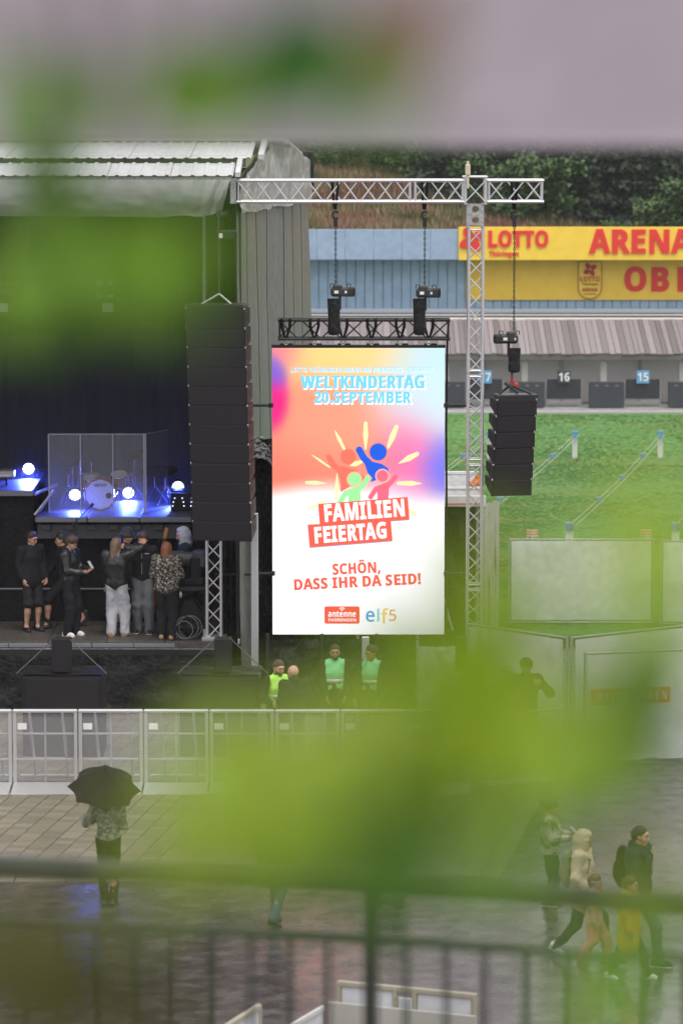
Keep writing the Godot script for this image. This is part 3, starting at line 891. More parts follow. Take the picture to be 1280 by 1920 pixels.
		pbox(t, "mat_screen", Vector3(nc.x, (a0.y + a1.y) / 2, -134.05), Vector3(1.2, a0.y - a1.y, 0.06), matl)
		for sx in [-0.61, 0.61]: ptube(t, "screen_leg", Vector3(nc.x + sx, floor_y, -134.05), Vector3(nc.x + sx, a0.y, -134.05), 0.02, mats.galvanised)
		for j in 3: ptube(t, "screen_bar", Vector3(nc.x - 0.6, a1.y - 0.04 - 0.06 * j, -134.05), Vector3(nc.x + 0.6, a1.y - 0.04 - 0.06 * j, -134.05), 0.014, mats.galvanised)
		var b2: Vector3 = at(uc + 73, 716, 133.6)
		var crate = pbox(t, "crate", Vector3(q.x + 0.04, (b2.y + floor_y + 0.06) / 2, -133.6), Vector3(1.22, b2.y - floor_y - 0.06, 0.3), mat("crate", Color(0.035, 0.042, 0.05), 0.55))
		for sx in [-0.35, 0.0, 0.35]: pbox(crate, "slot", Vector3(q.x + 0.04 + sx, b2.y - 0.12, -133.44), Vector3(0.12, 0.04, 0.02), mat("slot", Color(0.2, 0.21, 0.22), 0.5))
	# stakes, guy ropes and lamp boxes of the lane markers on the grass
	var rope := mat("rope", Color(0.6, 0.6, 0.55), 0.8)
	for lane in 4:
		var top: Vector3 = at(1077.0 + 160.0 * (lane - 1), 814, 124.0)
		var pt = thing("lane_post", "white lane post at the grass bank " + ["behind the tall truss tower", "next to the small hanging speakers", "standing alone on the bank", "past the one standing alone on the bank"][lane], "post", Vector3(top.x, -1.93, top.z))
		pbox(pt, "stake", Vector3(top.x, (top.y - 1.93) / 2, top.z), Vector3(0.16, top.y + 1.93, 0.12), nmat("worn_white", Color(0.5, 0.5, 0.48), Color(0.78, 0.78, 0.76), 0.4, 0.04, 0.6))
		pbox(pt, "lamp_box", top + Vector3(0, 0.0, 0.1), Vector3(0.2, 0.22, 0.2), mat("box_blue", Color(0.1, 0.28, 0.45), 0.5))
		var foot := at(1067.0 + 198.0 * (lane - 2), 985, 97.0)
		for off in [0.0, 0.16]:
			var m := B.new()
			var pl := []
			for q in 9:
				var f := q / 8.0
				pl.append((top + Vector3(off, 0, 0)).lerp(foot + Vector3(off, 0, 0), f) + Vector3(0, -0.12 * sin(PI * f), 0))
			m.tube(pl, 0.006, 5)
			part(pt, "rope", m.mesh(), rope)
		for f in [0.26, 0.5, 0.745]:
			var p := top.lerp(foot, f) + Vector3(0.05, -0.12 * sin(PI * f) + 0.02, 0.02)
			pbox(pt, "rope_box", p, Vector3(0.17, 0.16, 0.16), mat("box_grey", Color(0.18, 0.22, 0.25), 0.5))
			pbox(pt, "rope_box_side", p + Vector3(0.0 if lane else 0.07, 0, 0.081), Vector3(0.09, 0.14, 0.01), mats.box_blue)
		var st = thing("marker_stake", "short white stake with a grey box " + ["hidden behind the screen", "behind the small hanging speakers", "between the two folded orange signs", "where two fence panels meet"][lane], "stake", Vector3(foot.x, -2.05, foot.z))
		pbox(st, "stake", Vector3(foot.x, (foot.y - 0.14 - 2.05) / 2, foot.z), Vector3(0.19, foot.y - 0.14 + 2.05, 0.12), mats.worn_white)
		pbox(st, "box", foot + Vector3(-0.05, -0.02, 0.02), Vector3(0.1, 0.18, 0.2), mats.box_blue)
		pbox(st, "box", foot + Vector3(0.05, -0.02, 0.02), Vector3(0.1, 0.18, 0.2), mats.box_grey)
	for k in 2:
		var p: Vector3 = at([997.0, 1210.0][k], 1003, 98.0)
		var st = thing("lane_sign", ["small orange folded number sign over the fence near the hanging speakers", "small orange folded number sign over the fence beside the gap between panels"][k], "sign", Vector3(p.x, -2.05, p.z))
		ptube(st, "stick", Vector3(p.x, -2.06, p.z), Vector3(p.x, p.y + 0.05, p.z - 0.03), 0.02, mats.galvanised)
		for s in [-1.0, 1.0]:
			var bs := Basis.from_euler(Vector3(0, s * 0.6, 0))
			var o := p + Vector3(s * 0.075, 0, 0)
			pbox(st, "board", o, Vector3(0.16, 0.26, 0.012), mats.white_paint, bs, 0.003)
			for j in 2: pbox(st, "orange_stripe", o + bs * Vector3(0, 0.09 - 0.07 * j, 0.009), Vector3(0.15, 0.045, 0.008), mats.orange, bs, 0.002)
			text(st, "digits", [["14", "14"], ["12", "12"]][k][0 if s < 0 else 1], o + bs * Vector3(0, -0.08, 0.01), 0.1, mats.plate_dark, 0.008, 0.12, bs)

func clover(parent, center, r, material, depth):
	# four leaves and a stalk, tilted
	for k in 4:
		var a := TAU * k / 4.0 + 0.55
		var poly := PackedVector2Array()
		for q in 18:
			var b := TAU * q / 18.0
			poly.append((Vector2(0.3 * cos(b) + 0.02 * cos(2 * b), 0.23 * sin(b)) * r * 1.65 + Vector2(r * 0.62, 0)).rotated(a))
		var m := B.new(); m.plate(poly, depth)
		part(parent, "emblem_leaf", m.mesh(), material, Transform3D(Basis.IDENTITY, center))
	var s := B.new()
	s.plate(PackedVector2Array([Vector2(-0.02, 0) * r, Vector2(0.06, 0) * r, Vector2(-0.3, -0.85) * r, Vector2(-0.42, -0.8) * r]), depth * 0.9)
	part(parent, "emblem_stalk", s.mesh(), material, Transform3D(Basis.IDENTITY, center))

# ---------------------------------------------------------------- hill and trees behind
func hill_y(x, d):
	var f := clampf((d - 147.0) / 60.0, 0.0, 4.0)
	return 2.6 + f * 8.0 - 2.2 * clampf((x - 2.0) / 20.0, -0.3, 1.0) * clampf(f * 4.0, 0.0, 1.0)
func make_hill():
	var m := B.new()
	var nz := FastNoiseLite.new(); nz.frequency = 0.08; nz.fractal_octaves = 3
	m.grid(50, 50, func(s, t):
		var x := lerpf(-70, 90, s)
		var d = 148.6 + t * t * 160.0
		return Vector3(x, hill_y(x, d) + nz.get_noise_2d(x, d) * 0.7, -d))
	struct("hill", m.mesh(), nmat("hill_soil", Color(0.1, 0.09, 0.035), Color(0.2, 0.15, 0.075), 3.0, 0.03, 0.9, 0.0, 5, true, 0.8))
	# dry tall grass and heather
	var blade := B.new()
	for j in 14:
		var a := TAU * j / 14.0 + rng.randf() * 0.4
		var d := Vector3(cos(a), 0, sin(a))
		var p := d * rng.randf_range(0.02, 0.22)
		var w := Vector3(-d.z, 0, d.x) * 0.02
		var top := p + d * rng.randf_range(0.05, 0.22) + Vector3(0, rng.randf_range(0.2, 0.5), 0)
		blade.tri(p - w, p + w, top, (Vector3.UP * 0.6 - d).normalized())
	var xs := []
	var cs := []
	for k in 26000:
		var d := 149.0 + pow(rng.randf(), 1.5) * 30.0
		var x := rng.randf_range(-3.0, 16.0)
		var s := rng.randf_range(0.5, 1.5)
		xs.append(Transform3D(Basis.from_euler(Vector3(0, rng.randf() * TAU, 0)).scaled(Vector3(s, s * rng.randf_range(0.6, 1.1), s)), Vector3(x, hill_y(x, d) + nz.get_noise_2d(x, d) * 0.7 - 0.05, -d)))
		var f := nz.get_noise_2d(x * 3.0 + 50, d * 3.0)
		var c := Color(0.22, 0.16, 0.08).lerp(Color(0.3, 0.25, 0.13), rng.randf())
		if f > 0.12: c = c.lerp(Color(0.24, 0.11, 0.08), 0.7)
		elif f < -0.15: c = c.lerp(Color(0.1, 0.13, 0.04), 0.7)
		cs.append(c)
	var g = multi(self, "heath", blade.mesh(), mats.blade, xs, cs)
	kind_stuff(g); tag(g, "brown dry heath and tall grass on the slope above the building", "heath")
	# trees
	var dark := [Color(0.014, 0.035, 0.016), Color(0.03, 0.06, 0.026)]
	var mid := [Color(0.03, 0.075, 0.018), Color(0.075, 0.14, 0.035)]
	var pale := [Color(0.06, 0.12, 0.03), Color(0.12, 0.19, 0.06)]
	var crowns := []
	for kind in 3:
		for variant in 2: crowns.append(crown(kind, [dark, mid, pale][kind]))
	var leafm: StandardMaterial3D = mat("foliage", Color.WHITE, 0.7)
	leafm.albedo_color = Color.WHITE; leafm.vertex_color_use_as_albedo = true; leafm.backlight_enabled = true; leafm.backlight = Color(0.25, 0.25, 0.25)
	var spots := []
	for k in 15: spots.append([4.5 + k * 1.15 + rng.randf_range(-0.4, 0.4), 166.0 - k * 0.35 + rng.randf_range(-1, 1), 0, rng.randf_range(4.0, 5.5)])
	for k in 16: spots.append([-4.0 + k * 1.6 + rng.randf_range(-0.5, 0.5), 178.0 + rng.randf_range(-2, 2), 0, rng.randf_range(6.0, 8.5)])
	for k in 10: spots.append([-8.0 + k * 3.0 + rng.randf_range(-0.5, 0.5), 196.0 + rng.randf_range(-2, 2), 0, rng.randf_range(9.0, 12.0)])
	for p in [[7.3, 162.0, 1, 3.0], [8.7, 162.5, 1, 3.3], [5.6, 165.0, 1, 2.6], [2.2, 170.0, 1, 3.0], [3.6, 168.0, 1, 2.6], [12.9, 160.0, 2, 2.3], [11.0, 158.2, 2, 1.2], [14.6, 158.0, 1, 3.4], [0.4, 172.0, 2, 2.0], [-0.8, 171.0, 2, 1.8]]: spots.append(p)
	var wood := nmat("bark", Color(0.04, 0.03, 0.022), Color(0.09, 0.07, 0.055), 0.6, 0.04, 0.9)
	var proto := {}
	var kinds := ["dark dense conifer among the trees on the hill above the building", "mid green leafy tree at the front of the dark conifers on the hill", "pale green loose bush in the heath on the slope"]
	for k in spots.size():
		var s: Array = spots[k]
		var which: int = s[2] * 2 + k % 2
		var t = thing(["conifer", "leafy_tree", "bush"][s[2]], kinds[s[2]], ["tree", "tree", "bush"][s[2]], Vector3(s[0], hill_y(s[0], s[1]) - 0.2, -s[1]), ["conifers on the hill", "leafy trees on the hill", "pale bushes on the slope"][s[2]], rng.randf() * TAU)
		var trunk := B.new()
		if not proto.has(which):
			trunk.tube([Vector3(0, -0.05, 0), Vector3(0.01, 0.3, 0), Vector3(0, 0.7, 0.01), Vector3(0, 0.93, 0)], [0.035, 0.028, 0.015, 0.004], 7)
			for q in 6:
				var a := q * 2.4
				trunk.tube([Vector3(0, 0.25 + q * 0.09, 0), Vector3(cos(a) * 0.2, 0.33 + q * 0.09, sin(a) * 0.2)], [0.01, 0.004], 5)
			proto[which] = trunk.mesh()
		own(t, "trunk", proto[which], wood, Transform3D(Basis.from_scale(Vector3.ONE * s[3]), Vector3.ZERO))
		own(t, "crown", crowns[which], leafm, Transform3D(Basis.from_scale(Vector3(s[3] * 1.0, s[3], s[3] * 1.0)), Vector3.ZERO))

func crown(kind, cols):
	# leaf clumps through the volume of a crown one metre tall
	var m := B.new()
	var count: int = [5200, 3600, 2400][kind]
	var lobes := []
	for q in 26: lobes.append(Vector3(rng.randf_range(-0.28, 0.28), rng.randf_range(0.25, 0.9), rng.randf_range(-0.28, 0.28)))
	for k in count:
		var p: Vector3
		if kind == 0:
			var y := 1.0 - pow(rng.randf(), 0.62)
			var r := (1.0 - y) * 0.36 + 0.03
			var tier := 0.75 + 0.25 * sin(y * 46.0)
			var a := rng.randf() * TAU
			var rr := r * tier * sqrt(rng.randf_range(0.15, 1.0)) * (1.0 + 0.22 * sin(a * 5.0 + y * 20.0))
			p = Vector3(cos(a) * rr, y * 0.96 + 0.04 - rr * 0.18, sin(a) * rr)
		else:
			var c: Vector3 = lobes[rng.randi() % lobes.size()]
			p = c + Vector3(rng.randfn(), rng.randfn() * 0.8, rng.randfn()) * 0.075
			p.y = maxf(p.y, 0.04)
		var s := rng.randf_range(0.014, 0.03) * (1.0 if kind == 0 else 1.15)
		var bs := Basis.from_euler(Vector3(rng.randf_range(-1.2, 1.2), rng.randf() * TAU, rng.randf_range(-0.8, 0.8)))
		var c0: Color = cols[0].lerp(cols[1], rng.randf())
		var n0 := m.v.size()
		m.quad(p + bs * Vector3(-s, 0, 0), p + bs * Vector3(0, s * 0.2, s * 1.5), p + bs * Vector3(s, 0, 0), p + bs * Vector3(0, -s * 0.2, -s * 1.5), (bs * Vector3(0.12, 1, 0)).normalized())
		for q in m.v.size() - n0: m.c.append(c0)
	return m.mesh()
# ---------------------------------------------------------------- the stage
const SF := 1.2   # height of the stage floor
func sheet(w, pitch_, n_ribs, a: Vector3, b: Vector3):
	# a ribbed metal sheet, w wide to the right of a (upper edge) and b (lower edge)
	var m := B.new()
	var run := b - a
	var up := Vector3.RIGHT.cross(run).normalized()
	if up.y < 0: up = -up
	var prof := []
	for k in n_ribs:
		var x: float = k * pitch_
		prof.append_array([[x, 0.0], [x + pitch_ * 0.55, 0.0], [x + pitch_ * 0.68, 0.018], [x + pitch_ * 0.84, 0.018], [x + pitch_ * 0.97, 0.0]])
	prof.append([w, 0.0])
	for k in prof.size() - 1:
		var p: Vector3 = Vector3.RIGHT * prof[k][0] + up * prof[k][1]
		var q: Vector3 = Vector3.RIGHT * prof[k + 1][0] + up * prof[k + 1][1]
		var nn := run.cross(q - p).normalized()
		if nn.y < 0: nn = -nn
		m.quad(p, q, q + run, p + run, nn)
		m.quad(p - up * 0.012, q - up * 0.012, q + run - up * 0.012, p + run - up * 0.012, -nn)
	return m.mesh()
func cloth(parent, called, material, nx, ny, f: Callable, flip = false):
	var m := B.new()
	m.grid(nx, ny, f, flip)
	return part(parent, called, m.mesh(), material)

func make_stage():
	var xl := -9.0
	var front := 65.0
	var t = thing("concert_stage", "large covered concert stage with metal roof and grey tarpaulin walls", "stage", Vector3(-5.0, 0, -70))
	var xr: float = at(418, 1203, front).x
	var nz := FastNoiseLite.new(); nz.seed = 11; nz.frequency = 0.35; nz.fractal_octaves = 3
	# deck in boards, black edge trim and skirt
	for k in 7:
		var x0 := xl + (xr - xl) * k / 7.0
		pbox(t, "deck_board", Vector3(x0 + (xr - xl) / 14.0, SF - 0.06, -(front + 5.0)), Vector3((xr - xl) / 7.0 - 0.008, 0.12, 10.0), mats.stage_floor)
	for k in 6:
		var a: Vector3 = at(-100.0 + k * 78.0, 1206, front)
		pbox(t, "edge_light_bar", Vector3(a.x, SF - 0.055, -front + 0.06), Vector3(0.7, 0.07, 0.05), mat("edge_bar", Color(0.16, 0.17, 0.2), 0.35))
	pbox(t, "edge_trim", Vector3((xl + xr) / 2, SF - 0.2, -front + 0.02), Vector3(xr - xl, 0.14, 0.06), mats.black_metal)
	cloth(t, "skirt", mats.black_tarp, 90, 10, func(s, q):
		var x := lerpf(xl, xr + 0.1, s)
		return Vector3(x, lerpf(0.0, SF - 0.22, q), -front + 0.1 + nz.get_noise_2d(x * 3.0, q * 4.0) * 0.09))
	# roof: ridge beam, upper and lower ribbed sheets, back slope
	var e0: Vector3 = at(437, 330, 64.7)
	var e1: Vector3 = at(452, 306, 66.2)
	var u0: Vector3 = at(460, 297, 66.3)
	var u1: Vector3 = at(500, 265.5, 70.0)
	var bk: Vector3 = at(563, 291, 75.0)
	for k in 8:
		var r: float = e0.x - 1.06 * k
		part(t, "roof_sheet", sheet(1.05, 0.21, 5, Vector3.ZERO, Vector3(-0.0, e0.y - e1.y, e0.z - e1.z)), mats.roof_metal, Transform3D(Basis.IDENTITY, Vector3(r - 1.05, e1.y, e1.z)))
		r = u0.x + 0.1 - 1.06 * k
		part(t, "roof_sheet", sheet(1.05, 0.21, 5, Vector3.ZERO, Vector3(-0.0, u0.y - u1.y, u0.z - u1.z)), mats.roof_metal, Transform3D(Basis.IDENTITY, Vector3(r - 1.05, u1.y, u1.z)))
		part(t, "roof_sheet", sheet(1.05, 0.21, 5, Vector3.ZERO, Vector3(0.0, bk.y - u1.y, bk.z - u1.z)), mats.roof_metal, Transform3D(Basis.IDENTITY, Vector3(r - 0.55, u1.y, u1.z)))
	pbox(t, "ridge_cap", Vector3((xl + u1.x + 0.35) / 2, u1.y + 0.05, u1.z), Vector3(u1.x + 0.35 - xl, 0.07, 0.35), mats.roof_metal)
	pbox(t, "gable_trim", (u0 + u1) / 2 + Vector3(0.12, 0.03, 0), Vector3(0.1, 0.1, (u1 - u0).length() + 0.1), mats.roof_metal, Basis(Vector3.RIGHT, atan2(u1.y - u0.y, u0.z - u1.z)))
	pbox(t, "gable_trim", (e0 + e1) / 2 + Vector3(0.03, 0.03, 0), Vector3(0.09, 0.09, (e1 - e0).length() + 0.1), mats.roof_metal, Basis(Vector3.RIGHT, atan2(e1.y - e0.y, e0.z - e1.z)))
	ptube(t, "gable_trim", at(535, 264, 70.0), at(563, 289, 75.0), 0.05, mats.roof_metal)
	pbox(t, "roof_riser", Vector3((xl + u0.x) / 2, u0.y - 0.06, u0.z - 0.6), Vector3(u0.x - xl, 0.2, 0.05), mats.galvanised)
	pbox(t, "front_beam", Vector3((xl + e0.x) / 2, e0.y - 0.05, e0.z - 0.1), Vector3(e0.x - xl - 0.05, 0.09, 0.12), mats.galvanised)
	# hanging front valance
	var vb: float = at(200, 404, 64.6).y
	cloth(t, "front_valance", mats.grey_tarp, 120, 14, func(s, q):
		var x := lerpf(xl, e0.x - 0.04, s)
		var near := clampf((x - (e0.x - 0.75)) / 0.75, 0.0, 1.0)
		var sag := nz.get_noise_2d(x * 1.2, 3.0) * 0.06
		var y := lerpf(e0.y - 0.06, vb + sag + near * near * 0.25 - 0.15 * near, q)
		return Vector3(x - near * q * 0.15, y, -64.62 + sin(q * 3.0) * 0.1 + nz.get_noise_2d(x * 2.0, q * 3.0) * 0.07 * q + near * (sin(x * 26.0 + q * 4.0) * 0.07)), true)
	# side wall: seven tarpaulin panels with corded seams, flaring out towards the back
	var side := func(s, q):
		var d = 65.0 + s * 10.5
		var tv := 0.0
		var tu := 0.0
		var keys := [[0.0, 442, 338], [0.45, 500, 268], [0.6, 536, 266], [1.0, 575, 300]]
		for k in 3:
			if s >= keys[k][0] - 0.01:
				var f := clampf((s - keys[k][0]) / (keys[k + 1][0] - keys[k][0]), -0.1, 1.1)
				tu = lerpf(keys[k][1], keys[k + 1][1], f); tv = lerpf(keys[k][2], keys[k + 1][2], f)
		var a: Vector3 = at(tu, tv, d)
		var bx: float = at(lerpf(452.0, 597.0, s), 900, d).x
		return Vector3(lerpf(bx, a.x, q) + nz.get_noise_2d(s * 14.0, q * 5.0) * 0.03 + absf(sin(s * 7.0 * PI)) * 0.02, lerpf(0.1, a.y, q), -d)
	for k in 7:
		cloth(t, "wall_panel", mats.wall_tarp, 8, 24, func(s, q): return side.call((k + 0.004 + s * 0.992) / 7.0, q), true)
		var m := B.new()
		var pl := []
		for j in 17: pl.append(side.call(float(k) / 7.0, j / 16.0) + Vector3(0.0, 0, 0.01))
		m.tube(pl, 0.009, 5)
		part(t, "seam_cord", m.mesh(), mats.black_cloth)
	# crumpled clear sheeting hung over the gable
	cloth(t, "gable_cover", mats.silver_tarp, 60, 30, func(s, q):
		var p: Vector3 = side.call(s * 0.99, 1.0)
		var low: float = at(560, lerpf(402, 372, s), 65.0 + s * 10.5).y + nz.get_noise_2d(s * 20.0, 9.0) * 0.05
		return Vector3(p.x + 0.07 + nz.get_noise_2d(s * 26.0, q * 3.0) * 0.045 + 0.05 * (1.0 - q), lerpf(low, p.y - 0.03, q), p.z), true)
	ptube(t, "corner_pole", Vector3(e0.x + 0.06, SF, -65.4), Vector3(e0.x + 0.06, e0.y, -65.4), 0.06, mats.black_metal)
	var hk: Vector3 = at(583, 330, 75.6)
	pbox(t, "rear_bracket", hk + Vector3(0, 0.05, 0), Vector3(0.12, 0.85, 0.12), mats.black_metal)
	pbox(t, "rear_bracket", hk + Vector3(-0.15, 0.43, 0), Vector3(0.34, 0.1, 0.12), mats.black_metal)
	# black inside: back drop, ceiling, left wing
	cloth(t, "backdrop", mats.black_cloth, 120, 8, func(s, q): return Vector3(lerpf(xl, -1.15, s), lerpf(SF, 9.0, q), -74.6 + sin(s * 170.0) * 0.06))
	pbox(t, "ceiling", Vector3((xl - 2.0) / 2, 8.95, -70.2), Vector3(-xl - 2.0, 0.06, 8.6), mats.black_cloth)
	pbox(t, "wing_drape", Vector3(xl + 0.05, 5.0, -69.8), Vector3(0.08, 7.8, 9.6), mats.black_cloth)
	pbox(t, "inner_drape", Vector3(-2.35, 5.0, -70.6), Vector3(0.06, 7.6, 7.6), mats.black_cloth)
	# post inside the right of the opening
	var ip: Vector3 = at(383, 500, 66.5)
	pbox(t, "opening_post", Vector3(ip.x, 6.9, -66.5), Vector3(0.06, 3.4, 0.06), mats.galvanised)
	# lighting truss with blinders and wash lights
	var ty0: float = at(100, 505, 68.0).y
	var ty1: float = at(100, 532, 68.0).y
	var lt = thing("lighting_truss", "black lighting truss hung under the stage roof", "truss", Vector3(-6, 7.6, -68))
	truss(lt, Vector3(xl + 0.1, (ty0 + ty1) / 2, -68.0), Vector3(at(255, 520, 68.0).x, (ty0 + ty1) / 2, -68.0), 0.3, Vector3.UP, mats.black_metal, 0.022, 0.011, 0.4)
	for xx in [-8.0, -6.2, -4.4]: ptube(lt, "hanger", Vector3(xx, ty0, -68), Vector3(xx, 8.93, -68), 0.02, mats.black_metal)
	var lamp_glass := mat("lamp_glass", Color(0.55, 0.6, 0.55), 0.25, 0.4)
	for k in 2:
		var c: Vector3 = at([74.0, 197.0][k], 541, 67.7)
		var bl = thing("blinder_lamp", ["four cell blinder lamp on the roof truss, without a light under it", "four cell blinder lamp on the roof truss above a square floodlight"][k], "lamp", c)
		pbox(bl, "housing", c + Vector3(0, 0, -0.1), Vector3(0.36, 0.4, 0.14), mats.black_metal)
		for sx in [-1, 1]:
			for sy in [-1, 1]:
				var p: Vector3 = c + Vector3(sx * 0.1, sy * 0.1, -0.02)
				part(bl, "reflector", unit_cyl, lamp_glass, Transform3D(Basis(Vector3.RIGHT, PI / 2).scaled(Vector3.ONE) * Basis.from_scale(Vector3(0.062, 0.03, 0.062)), p))
			pbox(bl, "bracket", c + Vector3(sx * 0.22, 0.12, -0.1), Vector3(0.025, 0.45, 0.04), mats.black_metal)
		pbox(bl, "bracket", c + Vector3(0, 0.345, -0.1), Vector3(0.46, 0.025, 0.04), mats.black_metal)
	for k in 2:
		var c: Vector3 = at([6.0, 203.0][k], 578, 67.7)
		var fl = thing("flood_light", ["square moving floodlight at the end of the roof truss", "square moving floodlight under a blinder lamp"][k], "lamp", c)
		pbox(fl, "head", c, Vector3(0.24, 0.24, 0.2), mats.black_metal, Basis(Vector3.RIGHT, 0.3), 0.03)
		pbox(fl, "lens", c + Vector3(0, 0.02, 0.105), Vector3(0.2, 0.17, 0.02), lamp_glass, Basis(Vector3.RIGHT, 0.3))
		for sx in [-1, 1]: pbox(fl, "yoke", c + Vector3(sx * 0.17, 0.1, 0), Vector3(0.035, 0.34, 0.08), mats.black_metal)
		pbox(fl, "yoke_base", c + Vector3(0, 0.29, 0), Vector3(0.38, 0.1, 0.16), mats.black_metal)
		ptube(fl, "clamp", c + Vector3(0, 0.3, 0), c + Vector3(0, 0.48, -0.25), 0.02, mats.black_metal)

func make_stage_set():
	# tall riser with the drum deck and a lower step
	var ry: float = at(200, 969, 67.6).y
	var xa: float = at(66, 968, 67.6).x
	var xb: float = at(360, 968, 67.6).x
	var t = thing("drum_riser", "tall black riser carrying the drum kit at the back of the stage", "riser", Vector3(-4, SF, -69.5))
	for k in 3:
		var w := (xb - xa) / 3.0
		pbox(t, "deck_panel", Vector3(xa + w * (k + 0.5), ry - 0.05, -70.1), Vector3(w - 0.01, 0.1, 5.0), mats.stage_floor)
		pbox(t, "deck_edge", Vector3(xa + w * (k + 0.5), ry - 0.05, -67.57), Vector3(w - 0.02, 0.09, 0.04), mat("edge_bar", Color.BLACK))
	pbox(t, "frame", Vector3((xa + xb) / 2, ry - 0.28, -67.75), Vector3(xb - xa - 0.06, 0.26, 0.05), mat("riser_frame", Color(0.06, 0.06, 0.065), 0.5))
	for k in 7: pbox(t, "frame_block", Vector3(lerpf(xa + 0.2, xb - 0.2, k / 6.0), ry - 0.2, -67.7), Vector3(0.16, 0.1, 0.06), mat("riser_frame", Color.BLACK))
	cloth(t, "front_cloth", mats.black_cloth, 100, 6, func(s, q): return Vector3(lerpf(-9.0, xb, s), lerpf(SF, ry - 0.4, q), -67.95 + sin(s * 120.0) * 0.025))
	var sy: float = at(200, 1106, 67.4).y
	pbox(t, "step", Vector3((-9.0 + xb) / 2, (SF + sy) / 2, -67.62), Vector3(xb + 9.0, sy - SF, 0.5), mats.black_cloth)
	ptube(t, "step_rail", Vector3(-9.0, sy + 0.02, -67.36), Vector3(xb, sy + 0.02, -67.36), 0.022, mat("rail_grey", Color(0.12, 0.13, 0.15), 0.35, 0.4))
	# keyboard riser on the left, higher
	var ky: float = at(30, 921, 67.5).y
	var kx: float = at(61, 921, 67.5).x
	var kt = thing("keyboard_riser", "black riser with a keyboard beside the drum deck", "riser", Vector3(-7.3, SF, -69))
	pbox(kt, "deck", Vector3((-9.0 + kx) / 2, ky - 0.05, -69.5), Vector3(kx + 9.0, 0.1, 3.8), mats.stage_floor)
	pbox(kt, "deck_edge", Vector3((-9.0 + kx) / 2, ky - 0.05, -67.57), Vector3(kx + 9.0, 0.09, 0.04), mat("edge_bar", Color.BLACK))
	cloth(kt, "front_cloth", mats.black_cloth, 40, 4, func(s, q): return Vector3(lerpf(-9.0, kx, s), lerpf(SF, ky - 0.1, q), -67.66 + sin(s * 60.0) * 0.02))
	for k in 3: ptube(kt, "stair_bar", Vector3(kx + 0.02 + 0.02 * k, ry + 0.02, -67.7 - k * 0.3), Vector3(kx + 0.3, ky - 0.1, -67.9 - k * 0.3), 0.025, mats.galvanised)
	ptube(kt, "stair_bar", Vector3(kx + 0.02, ky - 0.08, -67.7), Vector3(kx + 0.35, ky - 0.02, -68.8), 0.025, mats.galvanised)
	var kb = thing("keyboard", "pale grey keyboard on the black riser", "keyboard", Vector3(-6.3, ky, -68.6))
	var kp: Vector3 = at(2, 890, 68.4)
	pbox(kb, "case", kp + Vector3(-0.1, 0.02, 0), Vector3(0.7, 0.12, 0.32), mat("keyboard_grey", Color(0.4, 0.4, 0.42), 0.5))
	pbox(kb, "keys", kp + Vector3(-0.1, -0.0, 0.17), Vector3(0.62, 0.03, 0.06), mats.white_paint)
	for sx in [-0.35, 0.1]: ptube(kb, "leg", Vector3(kp.x + sx, ky, -68.4), Vector3(kp.x + sx, kp.y, -68.4), 0.02, mats.black_metal)
	# clear drum screens
	var px := [93.0, 152.5, 213.0, 271.0, 316.0]
	var sh = thing("drum_screen", "clear plastic panels standing in front of the drum kit", "screen", Vector3(-4.3, ry, -68.2))
	for k in 4:
		var d0 := 68.2 + (0.5 if k == 3 else 0.0)
		var a: Vector3 = at(px[k], 968, 68.2)
		var b: Vector3 = at(px[k + 1], 968, d0 + (0.25 if k == 3 else 0.0))
		var top: float = at(px[k], 814, 68.2).y
		var mid := Vector3((a.x + b.x) / 2, (ry + top) / 2, (a.z + b.z) / 2)
		var ang := atan2(-(b.z - a.z), b.x - a.x)
		pbox(sh, "clear_panel", mid, Vector3(Vector2(b.x - a.x, b.z - a.z).length() - 0.04, top - ry, 0.012), mats.glass_panel, Basis(Vector3.UP, ang), 0.002)
		ptube(sh, "edge_strip", Vector3(a.x, ry, a.z + 0.01), Vector3(a.x, top, a.z + 0.01), 0.014, mat("clear_edge", Color(0.5, 0.52, 0.6), 0.2))
		ptube(sh, "top_strip", Vector3(a.x, top, a.z), Vector3(b.x, top, b.z), 0.008, mat("clear_edge", Color.BLACK))
	var le: Vector3 = at(px[3] , 968, 68.2)
	ptube(sh, "edge_strip", Vector3(le.x + 0.03, ry, le.z), Vector3(le.x + 0.03, at(px[3], 814, 68.2).y, le.z), 0.014, mat("clear_edge", Color.BLACK))
	# drum kit
	var dk = thing("drum_kit", "drum kit with a white bass drum head and orange shells", "drum kit", Vector3(-4.2, ry, -69))
	var shell := mat("drum_shell", Color(0.28, 0.07, 0.025), 0.3)
	var bc: Vector3 = at(190, 937, 68.75)
	bc.y = ry + 0.29
	var drum := func(called, c: Vector3, r: float, len: float, bs: Basis, headm):
		var d = part(dk, called, unit_cyl, shell, Transform3D(bs * Basis.from_scale(Vector3(r, len, r)), c))
		for e in [-1, 1]:
			var rimm := B.new()
			var pl := []
			for q in 25: pl.append(Vector3(cos(TAU * q / 24.0) * r * 1.02, 0, sin(TAU * q / 24.0) * r * 1.02))
			rimm.tube(pl, 0.014, 6, false)
			part(d, "hoop", rimm.mesh(), mats.chrome if r < 0.25 else shell, Transform3D(bs, c + bs.y * (e * len / 2)))
			part(d, "drum_head", unit_cyl, headm, Transform3D(bs * Basis.from_scale(Vector3(r * 0.985, 0.012, r * 0.985)), c + bs.y * (e * (len / 2 + 0.006))))
		for q in 8:
			var a := TAU * q / 8.0
			var o := bs * Vector3(cos(a) * r * 1.03, 0, sin(a) * r * 1.03)
			ptube(d, "lug", c + o - bs.y * len * 0.4, c + o + bs.y * len * 0.4, 0.008, mats.chrome)
		return d
